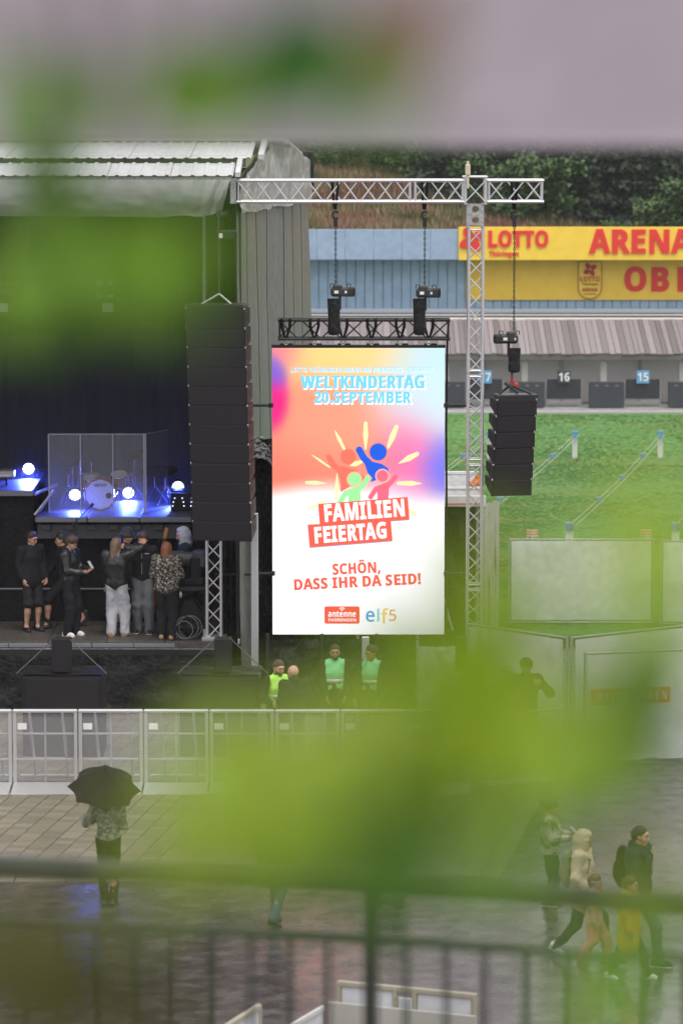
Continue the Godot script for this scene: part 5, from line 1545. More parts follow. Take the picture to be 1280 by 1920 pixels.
	fig.call(Color(0.6, 0.9, 0.6), [557, 573, 62], [[690, 555], [640, 640], [560, 690], [470, 710], [415, 800]], 26, [[480, 680], [560, 655], [640, 640], [615, 700], [620, 790], [495, 800], [495, 740]], Color(1.0, 0.72, 0.55))
	fig.call(Color(0.93, 0.4, 0.5), [836, 540, 57], [[968, 548], [910, 615], [850, 640], [770, 670], [718, 750]], 24, [[760, 660], [850, 620], [930, 620], [900, 670], [897, 770], [788, 775], [785, 700]], Color(1.0, 0.68, 0.66))
	var red := Color(0.95, 0.36, 0.28)
	for j in 3:
		var sh: Color = [Color(0.75, 0.72, 0.78), Color(0.55, 0.5, 0.6), red][j]
		var o := Vector2(-1, 3) * (2 - j) * 0.7
		for b in [[[197, 820], [1088, 750], [1107, 972], [215, 1040]], [[92, 1026], [920, 985], [938, 1186], [112, 1252]]]:
			var poly := []
			for p in b: poly.append(L(p[0], p[1]) + o)
			fill_poly(poly, sh)
	for y in 1100:   # rows of diodes
		if y % 10 == 0:
			for x in 660: img.set_pixel(x, y, img.get_pixel(x, y).darkened(0.035))
	var zs := 66.0
	var c0: Vector3 = at(672, 921, zs)
	var w := 3.005
	var h := 5.02
	var ymid: float = (at(672, 652.5, zs).y + at(672, 1189.5, zs).y) / 2
	h = at(672, 652.5, zs).y - at(672, 1189.5, zs).y
	var xm: float = at(671.8, 921, zs).x
	w = at(833.0, 921, zs).x - at(510.6, 921, zs).x
	var mid := Vector3(xm, ymid, -zs)
	var t = thing("led_screen", "tall glowing LED screen showing a family day announcement", "screen", Vector3(xm, ymid - h / 2, -zs))
	# cabinets behind the picture, one by one
	for i in 6:
		for j in 10: pbox(t, "cabinet", mid + Vector3((i - 2.5) * w / 6, (j - 4.5) * h / 10, -0.07), Vector3(w / 6 - 0.004, h / 10 - 0.004, 0.12), mats.black_plastic)
	var pm := StandardMaterial3D.new()
	pm.resource_name = "screen_picture"; pm.albedo_color = Color(0.03, 0.03, 0.03); pm.roughness = 0.6
	pm.emission_enabled = true; pm.emission = Color.BLACK; pm.emission_operator = BaseMaterial3D.EMISSION_OP_ADD
	pm.emission_texture = ImageTexture.create_from_image(img); pm.emission_energy_multiplier = 0.66
	var q := B.new()
	q.quad(Vector3(-w / 2, h / 2, 0), Vector3(w / 2, h / 2, 0), Vector3(w / 2, -h / 2, 0), Vector3(-w / 2, -h / 2, 0), Vector3.BACK)
	q.uv = PackedVector2Array([Vector2(0, 0), Vector2(1, 0), Vector2(1, 1), Vector2(0, 1)])
	part(t, "picture", q.mesh(), pm, Transform3D(Basis.IDENTITY, mid + Vector3(0, 0, 0.004)))
	pbox(t, "top_bar", mid + Vector3(0, h / 2 + 0.03, -0.04), Vector3(w + 0.02, 0.05, 0.14), mats.black_metal)
	for j in 6: pbox(t, "hanging_bracket", mid + Vector3((j - 2.5) * w / 6, h / 2 + 0.065, -0.04), Vector3(0.22, 0.03, 0.1), mats.black_metal)
	# lettering of the picture
	var s := w / 322.0
	var P := func(u, v): return mid + Vector3((u - 671.8) * s, (921.0 - v) * s, 0.007)
	var sky_blue := glow("letters_sky", Color(0.16, 0.6, 0.9), 0.66)
	var wt := glow("letters_white", Color(1, 1, 1), 0.66)
	var rd := glow("letters_red", Color(0.84, 0.09, 0.05), 0.66)
	text(t, "letters_shadow", "LOTTO THÜRINGEN ARENA AM RENNSTEIG - OBERHOF", P.call(678.5, 692.5), 8.6 * s, wt, 0.003, 265 * s)
	text(t, "letters", "LOTTO THÜRINGEN ARENA AM RENNSTEIG - OBERHOF", P.call(677.5, 691.5) + Vector3(0, 0, 0.004), 8.2 * s, sky_blue, 0.003, 263 * s)
	for f in 3:   # drawn three times, side by side, for the heavy strokes
		text(t, "letters_shadow", "WELTKINDERTAG", P.call(680.5 + f, 717) + Vector3(0, 0, 0.0004 * f), 25 * s, wt, 0.002, 231 * s)
		text(t, "letters", "WELTKINDERTAG", P.call(678 + f, 714.5) + Vector3(0, 0, 0.004 + 0.0004 * f), 24 * s, sky_blue, 0.002, 229 * s)
	text(t, "letters_shadow", "20.SEPTEMBER", P.call(682, 747), 21 * s, wt, 0.003, 184 * s, Basis.IDENTITY, font_fat)
	text(t, "letters", "20.SEPTEMBER", P.call(679.5, 744.5) + Vector3(0, 0, 0.004), 20 * s, sky_blue, 0.003, 182 * s, Basis.IDENTITY, font_fat)
	var tilt := Basis(Vector3.BACK, 0.075)
	text(t, "letters", "FAMILIEN", P.call(683, 957), 31 * s, wt, 0.003, 150 * s, tilt, font_fat)
	text(t, "letters", "FEIERTAG", P.call(657, 999), 29 * s, wt, 0.003, 135 * s, tilt, font_fat)
	var tilt2 := Basis(Vector3.BACK, 0.05)
	text(t, "letters", "SCHÖN,", P.call(668, 1064), 19.5 * s, rd, 0.003, 90 * s, tilt2, font_fat)
	text(t, "letters", "DASS IHR DA SEID!", P.call(670, 1092), 19.5 * s, rd, 0.003, 238 * s, tilt2, font_fat)
	var rp := PackedVector2Array()
	for k2 in 20:
		var a := TAU * (k2 + 0.5) / 20.0
		rp.append(Vector2((29.5 if cos(a) > 0 else -29.5) + 3.5 * cos(a), (13 if sin(a) > 0 else -13) + 3.5 * sin(a)) * s)
	var lm := B.new(); lm.plate(rp, 0.002)
	part(t, "logo_panel", lm.mesh(), glow("logo_red", Color(0.86, 0.07, 0.04), 0.66), Transform3D(Basis.IDENTITY, P.call(641, 1154)))
	text(t, "letters", "antenne", P.call(641, 1152) + Vector3(0, 0, 0.004), 11.5 * s, wt, 0.003, 52 * s)
	text(t, "letters", "THÜRINGEN", P.call(641, 1163.3) + Vector3(0, 0, 0.004), 5.2 * s, wt, 0.003, 53 * s)
	for k2 in 3:
		var am := B.new()
		var pl := []
		for j in 9:
			var a := PI * (0.25 + 0.5 * j / 8.0)
			pl.append(Vector3(cos(a), sin(a), 0) * (2.0 + 2.6 * k2) * s)
		am.tube(pl, 0.7 * s, 5)
		part(t, "logo_wave", am.mesh(), wt, Transform3D(Basis.IDENTITY, P.call(641, 1147) + Vector3(0, 0, 0.003)))
	var cols := [Color(0.03, 0.34, 0.66), Color(0.16, 0.6, 0.72), Color(0.9, 0.6, 0.13), Color(0.85, 0.36, 0.1)]
	var xs := [694.0, 709.0, 721.0, 736.0]
	for k2 in 4: text(t, "letters", "elf5"[k2], P.call(xs[k2], [1156.5, 1154.0, 1155.5, 1155.0][k2]), [26.0, 22.0, 26.0, 21.0][k2] * s, glow("elf_%d" % k2, cols[k2], 0.66), 0.003, 0.0, Basis.IDENTITY, font_thin)
	# the light of the screen
	var al := AreaLight3D.new()
	al.name = "screen_light"; al.area_size = Vector2(w, h); al.light_energy = 0.35; al.light_color = Color(1.0, 0.8, 0.78); al.shadow_enabled = true; al.area_range = 60.0
	t.add_child(al)
	al.global_transform = Transform3D(Basis(Vector3.UP, PI), mid + Vector3(0, 0, 0.03))
	al.global_basis = Basis.IDENTITY.rotated(Vector3.UP, PI)
# ---------------------------------------------------------------- beside and behind the screen
func make_backstage():
	var nz := FastNoiseLite.new(); nz.seed = 21; nz.frequency = 0.5; nz.fractal_octaves = 3
	# covered scaffold platform to the right, seen over its flat roof
	var x0 := -0.9
	var x1: float = at(905, 930, 69.0).x
	var t = thing("scaffold_platform", "scaffold platform with a flat grey roof and black tarpaulin behind the screen", "platform", Vector3((x0 + x1) / 2, 0, -70.7))
	pbox(t, "roof", Vector3((x0 + x1) / 2, 3.2, -70.8), Vector3(x1 - x0, 0.1, 3.6), nmat("roof_felt", Color(0.25, 0.25, 0.26), Color(0.42, 0.42, 0.43), 1.2, 0.03, 0.3, 0.0, 4))
	pbox(t, "roof_rim", Vector3((x0 + x1) / 2, 3.16, -68.96), Vector3(x1 - x0 + 0.1, 0.2, 0.06), mats.white_paint)
	pbox(t, "roof_rim", Vector3((x0 + x1) / 2, 3.28, -70.0), Vector3(x1 - x0 + 0.1, 0.05, 0.06), mats.white_paint)
	pbox(t, "roof_rim", Vector3((x0 + x1) / 2, 3.28, -72.6), Vector3(x1 - x0 + 0.1, 0.06, 0.06), mats.white_paint)
	ptube(t, "red_rope", Vector3(x0, 3.1, -68.9), Vector3(x1, 3.12, -68.9), 0.012, mat("rope_red", Color(0.6, 0.06, 0.03), 0.6))
	for k in 4: ptube(t, "leg", Vector3(lerpf(x0 + 0.1, x1 - 0.1, k / 3.0), 0, -69.05), Vector3(lerpf(x0 + 0.1, x1 - 0.1, k / 3.0), 3.15, -69.05), 0.035, mats.galvanised)
	for k in 4: ptube(t, "leg", Vector3(lerpf(x0 + 0.1, x1 - 0.1, k / 3.0), 0, -72.4), Vector3(lerpf(x0 + 0.1, x1 - 0.1, k / 3.0), 3.15, -72.4), 0.035, mats.galvanised)
	cloth(t, "black_tarpaulin", mats.black_tarp, 60, 30, func(s, q): return Vector3(lerpf(x0, x1, s), lerpf(0.05, 3.05, q), -69.12 + nz.get_noise_2d(s * 8.0, q * 6.0) * 0.16))
	ptube(t, "brace", Vector3(x1 - 1.0, 2.4, -68.95), Vector3(x1 - 0.55, 0.8, -68.95), 0.03, mats.galvanised)
	cloth(t, "beige_tarpaulin", mats.beige_tarp, 30, 26, func(s, q):
		var a := lerpf(x1 + 0.02, x1 + 0.4, s)
		return Vector3(a, lerpf(0.05, 3.12 - 0.25 * s, q), -68.95 - s * 2.5 + sin(s * 17.0) * 0.09 + nz.get_noise_2d(s * 9.0, q * 4.0) * 0.12))
	var orange_p: Vector3 = at(891, 897, 70.0)
	var cc = thing("cable_protector", "crumpled orange bag lying on the flat platform roof", "bag", orange_p)
	var m := B.new()
	field(m, [cap(Vector3(-0.1, 0.05, 0), Vector3(0.06, 0.07, 0), 0.06, 0.08), cap(Vector3(0.0, 0.1, 0), Vector3(0.05, 0.22, 0), 0.06, 0.03)], 0.015, 0.03, 0.02, 12.0)
	part(cc, "cloth", m.mesh(), mats.orange, Transform3D(Basis.IDENTITY, Vector3(orange_p.x, 3.25, -70.4)))
	# square aluminium pole and ladder frame beside the stage
	var pp: Vector3 = at(478, 1260, 64.6)
	var pole = thing("aluminium_pole", "square aluminium pole between the stage and the screen", "pole", Vector3(pp.x, 0, -64.6))
	pbox(pole, "pole", Vector3(pp.x, (at(478, 962, 64.6).y) / 2, -64.6), Vector3(0.12, at(478, 962, 64.6).y, 0.1), mats.aluminium)
	pbox(pole, "foot", Vector3(pp.x, 0.03, -64.6), Vector3(0.4, 0.06, 0.4), mats.galvanised)
	var lp: Vector3 = at(456, 1100, 66.4)
	var ld = thing("stage_ladder", "grey ladder frame beside the stage deck", "ladder", Vector3(lp.x, 0, -66.4))
	for sx in [-0.0, 0.22]: ptube(ld, "rail", Vector3(lp.x + sx, 0, -66.4), Vector3(lp.x + sx, at(456, 1075, 66.4).y, -66.4), 0.025, mats.galvanised)
	for k in 6: ptube(ld, "rung", Vector3(lp.x - 0.06, 0.35 + 0.33 * k, -66.4), Vector3(lp.x + 0.26, 0.35 + 0.33 * k, -66.4), 0.022, mats.galvanised)
	# dark drape by the stage tower and black sheeting below the side wall
	var dr = thing("black_drape", "heavy black drape hanging beside the stage tower", "curtain", Vector3(at(438, 1100, 65.8).x, SF, -65.8))
	cloth(dr, "cloth", mats.black_tarp, 16, 24, func(s, q):
		var a: Vector3 = at(lerpf(420.0, 446.0 - 8.0 * q, s), 1100, 65.8)
		return Vector3(a.x + nz.get_noise_1d(q * 6.0) * 0.05, lerpf(0.6, 4.6, q), -65.8 + sin(s * 12.0) * 0.06 + nz.get_noise_2d(s * 3.0, q * 6.0) * 0.08))
	var bs = thing("black_sheeting", "shiny black plastic sheeting hung behind the screen next to the pole", "tarpaulin", Vector3(-1.0, 0, -66.9))
	cloth(bs, "sheet", mats.black_tarp, 40, 40, func(s, q):
		var a: float = lerpf(at(462, 1100, 66.9).x, at(600, 1100, 66.9).x, s)
		return Vector3(a, lerpf(0.1, 4.25 + 0.25 * sin(s * 5.0), q), -66.9 + nz.get_noise_2d(s * 8.0, q * 9.0) * 0.3))
	var ws = thing("pale_sheet", "crumpled pale grey plastic sheet draped high between the speakers and the screen", "tarpaulin", at(495, 860, 66.7))
	cloth(ws, "sheet", mats.silver_tarp, 20, 20, func(s, q):
		var a: Vector3 = at(lerpf(472.0, 524.0, s), lerpf(862.0, 826.0, q) + s * 34.0 - 16.0 * sin(s * PI), 66.5)
		return Vector3(a.x, a.y, a.z - q * 0.5 + nz.get_noise_2d(s * 9.0, q * 9.0) * 0.14))
	# dark wall behind the guards, below the screen
	var gw = thing("dark_hoarding", "dark tarpaulin hoarding below the screen behind the guards", "hoarding", Vector3(0.3, 0, -64.2))
	for k in 3:
		cloth(gw, "panel", mats.black_tarp, 14, 14, func(s, q): return Vector3(-1.25 + 0.92 * k + s * 0.91, lerpf(0.05, 1.35, q), -64.3 + nz.get_noise_2d(s * 4.0 + k * 9, q * 5.0) * 0.1))
		ptube(gw, "post", Vector3(-1.25 + 0.92 * k, 0, -64.25), Vector3(-1.25 + 0.92 * k, 1.45, -64.25), 0.03, mats.black_metal)
	var gp: Vector3 = at(685, 1220, 63.6)
	var ap = thing("grey_post", "grey aluminium post under the screen behind the guards", "post", Vector3(gp.x, 0, -63.6))
	pbox(ap, "post", Vector3(gp.x, 0.75, -63.6), Vector3(0.12, 1.5, 0.1), mats.aluminium)
	pbox(ap, "foot", Vector3(gp.x, 0.03, -63.6), Vector3(0.3, 0.06, 0.3), mats.galvanised)
	var gt = thing("pale_hoarding", "pale grey sheet hoarding beside the tall truss tower foot", "hoarding", Vector3(1.9, 0, -63.2))
	cloth(gt, "sheet", mats.white_tarp, 30, 16, func(s, q): return Vector3(lerpf(at(782, 1300, 63.2).x, at(880, 1300, 63.2).x, s), lerpf(0.05, 1.4, q), -63.2 + nz.get_noise_2d(s * 5.0, q * 3.0) * 0.12))
	ptube(gt, "post", at(782, 1340, 63.2) * Vector3(1, 0, 1), at(782, 1340, 63.2) * Vector3(1, 0, 1) + Vector3(0, 1.5, 0), 0.025, mats.galvanised)
	ptube(gt, "post", at(880, 1340, 63.2) * Vector3(1, 0, 1), at(880, 1340, 63.2) * Vector3(1, 0, 1) + Vector3(0, 1.5, 0), 0.025, mats.galvanised)
	var sp: Vector3 = at(868, 1260, 62.4)
	var fs = thing("fill_speaker", "small black speaker on a pole beside the pale hoarding", "speaker", Vector3(sp.x, 0, -62.4))
	pbox(fs, "cabinet", Vector3(sp.x, 1.42, -62.4), Vector3(0.26, 0.52, 0.26), mats.box_paint)
	pbox(fs, "grille", Vector3(sp.x, 1.42, -62.265), Vector3(0.23, 0.48, 0.02), mats.grille)
	ptube(fs, "pole", Vector3(sp.x, 0, -62.4), Vector3(sp.x, 1.17, -62.4), 0.02, mats.black_metal)

# ---------------------------------------------------------------- fences
func fence(label, a: Vector3, b: Vector3, h, tarp_low, group):
	var t = thing("site_fence", label, "fence", (a + b) / 2, group)
	var d := (b - a).normalized()
	var nn := d.cross(Vector3.UP).normalized()
	if nn.z < 0: nn = -nn
	var up := Vector3.UP
	for p in [a, b]: ptube(t, "upright", p + up * 0.02, p + up * h, 0.022, mats.galvanised)
	for y in [h - 0.02, 0.14, h * 0.55]: ptube(t, "rail", a + up * y, b + up * y, 0.019 if y != h * 0.55 else 0.008, mats.galvanised)
	for p in [a, b]: pbox(t, "foot_block", p + up * 0.06, Vector3(0.6, 0.12, 0.22), mat("foot_block", Color(0.08, 0.08, 0.08), 0.8), Basis(nn, up, nn.cross(up)))
	var m := B.new()
	var len := a.distance_to(b)
	var n := int(len / 0.08)
	for k in n:
		var p := a + d * (len * (k + 0.5) / n)
		m.tube([p + up * 0.14 + nn * 0.006, p + up * (h - 0.03) + nn * 0.006], 0.0028, 4, false)
	kind_stuff(part(t, "wire_mesh", m.mesh(), mats.galvanised))
	var nz := FastNoiseLite.new(); nz.seed = hash(label) % 100; nz.frequency = 0.4; nz.fractal_octaves = 3
	cloth(t, "white_cover", mats.white_tarp, 60, 24, func(s, q):
		var edge := 1.0 - absf(q * 2.0 - 1.0)
		var fan := sin(s * 34.0 + q * 5.0 * sin(s * 6.0)) * 0.012 * (1.0 - edge)
		return a + d * (0.05 + s * (len - 0.1)) + up * lerpf(tarp_low, h - 0.05, q) + nn * (0.03 + edge * 0.03 + nz.get_noise_2d(s * len * 1.6, q * 3.0) * 0.035 + fan))
	return t
func make_fences():
	# far row, at the edge of the range
	var y := -2.1
	var p0: Vector3 = at(953, 1180, 88.5)
	var p1: Vector3 = at(1222, 1180, 88.5)
	var far_h: float = at(1000, 1010, 88.5).y - y
	fence("white covered fence panel along the grass, closest to the beige tarpaulin", Vector3(p0.x, y, -88.5), Vector3(p1.x, y, -88.5), far_h, 0.2, "fence at the edge of the range")
	fence("white covered fence panel along the grass, with a slanting rope at its corner", Vector3(at(1236, 1180, 88.5).x, y, -88.3), Vector3(at(1236, 1180, 88.5).x + 3.4, y, -87.4), far_h, 0.2, "fence at the edge of the range")
	# near row
	var ha := 1.99
	var q0: Vector3 = at(878, 1188, 61.6)
	var q1: Vector3 = at(1064, 1204, 60.2)
	fence("white covered fence panel behind the man raising his hand", Vector3(q0.x, 0, -61.9), Vector3(q1.x, 0, -60.4), ha, 0.18, "fence beside the tower")
	var r0: Vector3 = at(1072, 1204, 60.2)
	fence("white covered fence panel meeting its neighbour at a double post, angled towards the camera end", Vector3(r0.x, 0, -60.4), Vector3(r0.x + 3.2, 0, -62.6), ha, 0.18, "fence beside the tower")
	var s0: Vector3 = at(1096, 1222, 59.6)
	var f = fence("low white covered fence panel with an orange warning strip", Vector3(s0.x, 0, -59.6), Vector3(s0.x + 3.3, 0, -60.4), 1.86, 0.12, "fence beside the tower")
	var o: Vector3 = at(1180, 1303, 59.45)
	var sb := Basis(Vector3.UP, 0.23)
	var ban = pbox(f, "orange_strip", o + Vector3(0, 0, 0.1), Vector3(1.3, 0.25, 0.01), mats.orange, sb, 0.002)
	text(ban, "lettering", "W I L L K O M M E N", o + Vector3(0.02, 0, 0.112), 0.14, mats.white_paint, 0.004, 1.15, sb)
	# dark low kerb wall between the two rows
	pbox(thing("low_wall", "low dark wall behind the near fences", "wall", Vector3(5, 0, -72.6)), "wall", Vector3(9.6, 0.06, -72.6), Vector3(12.0, 0.16, 0.25), mat("dark_wall", Color(0.06, 0.065, 0.06), 0.8))

# ---------------------------------------------------------------- crowd barriers
func make_barriers():
	var al := mat("barrier_alu", Color(0.55, 0.56, 0.57), 0.42, 0.55)
	var perf := mat("perforated", Color(0.5, 0.5, 0.52), 0.5)
	perf.transparency = BaseMaterial3D.TRANSPARENCY_ALPHA; perf.albedo_color = Color(0.72, 0.72, 0.74, 0.22)
	var z := -58.1
	var pitch_m: float = at(148, 1480, 58.1).x - at(25.5, 1480, 58.1).x
	var x0: float = at(-220.0, 1480, 58.1).x
	var first
	for k in 9:
		var where := Vector3(x0 + pitch_m * k, 0, z)
		var label := "aluminium crowd barrier panel with perforated sheet in the row before the stage"
		if k == 0:
			first = thing("crowd_barrier", label, "barrier", where, "crowd barriers before the stage")
			var w := pitch_m
			var b := where
			pbox(first, "perforated_sheet", b + Vector3(w / 2, 0.62, 0), Vector3(w - 0.1, 1.06, 0.004), perf, Basis.IDENTITY, 0.001)
			for sx in [0.035, w - 0.035]: pbox(first, "post", b + Vector3(sx, 0.6, 0), Vector3(0.055, 1.16, 0.06), al)
			pbox(first, "top_rail", b + Vector3(w / 2, 1.19, 0), Vector3(w - 0.01, 0.05, 0.09), al, Basis.IDENTITY, 0.015)
			pbox(first, "middle_bar", b + Vector3(w / 2, 0.6, -0.02), Vector3(0.03, 1.1, 0.025), al)
			for y in [0.83, 0.43]: pbox(first, "cross_bar", b + Vector3(w / 2, y, -0.025), Vector3(w - 0.1, 0.032, 0.025), al)
			for sx in [0.26, w - 0.24]:
				ptube(first, "rear_brace", b + Vector3(sx, 1.15, -0.04), b + Vector3(sx + 0.03, 0.06, -0.75), 0.022, al)
			pbox(first, "rear_step", b + Vector3(w / 2, 0.34, -0.5), Vector3(0.5, 0.04, 0.2), al)
			pbox(first, "rear_frame", b + Vector3(w / 2, 0.04, -0.75), Vector3(w - 0.1, 0.04, 0.05), al)
			pbox(first, "front_plate", b + Vector3(w / 2, 0.045, 0.33), Vector3(w - 0.03, 0.012, 0.62), nmat("tread_plate", Color(0.45, 0.45, 0.46), Color(0.58, 0.58, 0.6), 0.3, 0.04, 0.45, 0.35), Basis(Vector3.RIGHT, 0.11))
			pbox(first, "label_sticker", b + Vector3(0.15, 0.95, 0.006), Vector3(0.14, 0.1, 0.003), mats.white_paint, Basis.IDENTITY, 0.001)
		else:
			var c = first.duplicate()
			c.name = numbered("crowd_barrier"); add_child(c); c.position = where
	# a loose barrier turned away at the end of the row
	var e = thing("police_barrier", "rounded tube barrier with a flat foot plate, turned from the end of the row", "barrier", at(970, 1465, 58.6) * Vector3(1, 0, 1))
	var a := Vector3(at(892, 1470, 58.3).x, 0, -58.4)
	var b := Vector3(at(1062, 1455, 59.0).x, 0, -59.2)
	var m := B.new()
	m.tube([a + Vector3(0, 0.05, 0), a + Vector3(0, 0.95, 0), a.lerp(b, 0.04) + Vector3(0, 1.05, 0), a.lerp(b, 0.96) + Vector3(0, 1.05, 0), b + Vector3(0, 0.95, 0), b + Vector3(0, 0.05, 0)], 0.02, 8)
	part(e, "frame", m.mesh(), mats.galvanised)
	ptube(e, "lower_rail", a + Vector3(0, 0.3, 0), b + Vector3(0, 0.3, 0), 0.016, mats.galvanised)
	for k in 9: ptube(e, "bar", a.lerp(b, (k + 1) / 10.0) + Vector3(0, 0.3, 0), a.lerp(b, (k + 1) / 10.0) + Vector3(0, 1.05, 0), 0.008, mats.galvanised)
	pbox(e, "foot_plate", (a + b) / 2 + Vector3(-0.05, 0.03, 0.3), Vector3(1.25, 0.02, 0.4), mats.tread_plate, Basis(Vector3.UP, 0.5))

# ---------------------------------------------------------------- loudspeakers
func array_box(t, c: Vector3, bs: Basis, w, h, d, rear):
	var m := B.new()
	m.plate(PackedVector2Array([Vector2(0, h / 2), Vector2(0, -h / 2), Vector2(-d, -h / 2 + (h - rear)), Vector2(-d, h / 2)]), w)
	# side outline: x towards the front, y up; turned so that the front looks along +z
	var side := Basis(Vector3(0, 0, 1), Vector3(0, 1, 0), Vector3(-1, 0, 0))
	var cab = part(t, "cabinet", m.mesh(), mats.box_paint, Transform3D(bs * side, c + bs * Vector3(w / 2, 0, 0)))
	part(cab, "grille", bevel(Vector3(w - 0.03, h - 0.02, 0.018), 0.006), mats.grille, Transform3D(bs, c + bs * Vector3(0, 0, 0.009)))
	for sx in [-1, 1]:
		part(cab, "handle", bevel(Vector3(0.012, h * 0.36, 0.06), 0.005), mat("handle_black", Color(0.005, 0.005, 0.005), 0.7), Transform3D(bs, c + bs * Vector3(sx * (w / 2 + 0.001), 0.03, -d * 0.45)))
		part(cab, "rigging_pin", bevel(Vector3(0.02, 0.035, 0.03), 0.004), mats.chrome, Transform3D(bs, c + bs * Vector3(sx * (w / 2 - 0.01), h / 2, 0.0)))
	return cab
func make_speakers():
	# tall line array at the corner of the stage
	var t = thing("line_array", "tall black line array of twelve speakers flown at the stage corner", "speaker", at(412, 575, 63.8))
	for k in 12:
		var v0 := 580.0 + 36.2 * k
		var c: Vector3 = at(403.5 + 1.15 * k, v0 + 18, 63.6)
		array_box(t, c, Basis(Vector3.UP, -0.15) * Basis(Vector3.RIGHT, 0.01 * k), 1.0, 0.333, 0.5, 0.24)
	pbox(t, "fly_frame", at(405, 574, 63.8) + Vector3(0, 0, -0.2), Vector3(1.0, 0.06, 0.5), mats.black_metal, Basis(Vector3.UP, -0.15))
	for sx in [-0.25, 0.25]: ptube(t, "fly_bar", at(405, 572, 63.8) + Vector3(sx, 0, -0.2), at(410, 553, 63.8) + Vector3(0, 0, -0.3), 0.018, mats.galvanised)
	ptube(t, "fly_cable", at(410, 555, 63.8) + Vector3(0, 0, -0.3), at(410, 400, 64.3), 0.02, mats.black_metal)
	pbox(t, "fly_motor", at(425, 440, 64.3), Vector3(0.35, 0.16, 0.18), mats.black_plastic, Basis.IDENTITY, 0.03)
	pbox(t, "fly_motor_label", at(414, 442, 64.18), Vector3(0.06, 0.08, 0.01), mats.white_paint)
	ptube(t, "fly_beam", at(410, 402, 64.3), at(430, 400, 65.3), 0.05, mats.black_metal)
	# small array on the third hoist
	var s = thing("small_line_array", "small black array of six speakers hanging beside the tall truss tower", "speaker", at(960, 745, 65.0))
	for k in 6:
		var c: Vector3 = at(968.0 - 1.9 * k, 765.0 + 30.3 * k - (2 if k > 4 else 0), 64.6)
		array_box(s, c, Basis(Vector3.UP, 0.2) * Basis(Vector3.RIGHT, 0.012 * k + 0.02), 0.7, 0.278, 0.48, 0.14)
	var fr: Vector3 = at(967, 745, 64.7)
	pbox(s, "fly_frame", fr + Vector3(0, 0.0, -0.2), Vector3(0.68, 0.08, 0.4), mats.black_metal, Basis(Vector3.UP, 0.2))
	for sx in [-1, 1]: ptube(s, "fly_bar", fr + Vector3(sx * 0.3, 0.03, -0.15), at(957, 722, 64.9), 0.02, mats.black_metal)
	pbar(s, "fly_plate", at(946, 718, 64.85), at(970, 737, 64.8), 0.05, 0.12, mats.black_metal)
	ptube(s, "red_shackle", at(959, 705, 64.95), at(959, 722, 64.95), 0.025, mats.red_cover)
	part(s, "red_shackle", ball(), mats.red_cover, Transform3D(Basis.from_scale(Vector3(0.045, 0.05, 0.03)), at(967, 722, 64.9)))
	ptube(s, "hook_rod", at(959, 697, 65.0), at(959, 707, 65.0), 0.018, mats.black_metal)
	# subwoofers on the ground with a small speaker on each
	for k in 2:
		var u0: float = [42.0, 337.0][k]
		var u1: float = [193.0, 487.0][k]
		var a: Vector3 = at(u0, 1268, 60.6)
		var b: Vector3 = at(u1, 1268, 60.6)
		var xm := (a.x + b.x) / 2
		var w := b.x - a.x
		var hh: float = a.y
		var st = thing("subwoofer_stack", ["big black subwoofer pair below the people on the stage", "big black subwoofer pair at the stage corner below the truss tower"][k], "speaker", Vector3(xm, 0, -61))
		for j in 2:
			var ye := hh * (j + 0.5) / 2.0
			pbox(st, "cabinet", Vector3(xm, ye, -61.05), Vector3(w, hh / 2 - 0.006, 0.9), mats.box_paint, Basis.IDENTITY, 0.02)
			pbox(st, "grille", Vector3(xm, ye, -60.59), Vector3(w - 0.12, hh / 2 - 0.08, 0.02), mats.grille)
			for sx in [-1, 1]: pbox(st, "handle", Vector3(xm + sx * (w / 2 + 0.002), ye, -61.0), Vector3(0.012, 0.16, 0.1), mats.handle_black)
		cloth(st, "rain_cover", mats.black_tarp, 24, 16, func(s2, q): return Vector3(xm + (s2 - 0.5) * (w + 0.03), hh + 0.006 + 0.02 * sin(s2 * 9.0 + q * 7.0) * 0.5 + 0.012, -60.6 - q * 0.92))
		var ft = thing("front_fill_speaker", ["small upright black speaker on the subwoofers below the people", "small upright black speaker on the subwoofers at the stage corner"][k], "speaker", Vector3(at([117.0, 418.0][k], 1260, 60.9).x, hh + 0.03, -60.9))
		var c := Vector3(at([116.0, 418.0][k], 1235, 60.8).x, hh + 0.31, -60.85)
		pbox(ft, "cabinet", c, Vector3(0.27, 0.56, 0.26), mats.box_paint, Basis(Vector3.UP, -0.25 + 0.25 * k), 0.015)
		pbox(ft, "grille", c + Basis(Vector3.UP, -0.25 + 0.25 * k) * Vector3(0, 0, 0.13), Vector3(0.25, 0.53, 0.015), mats.grille, Basis(Vector3.UP, -0.25 + 0.25 * k))
		for sx in [-1, 1]: ptube(ft, "lashing", c + Vector3(sx * 0.1, 0.28, 0.02), Vector3(c.x + sx * 0.72, hh + 0.02, -60.75), 0.009, mat("strap_grey", Color(0.1, 0.1, 0.1), 0.7))

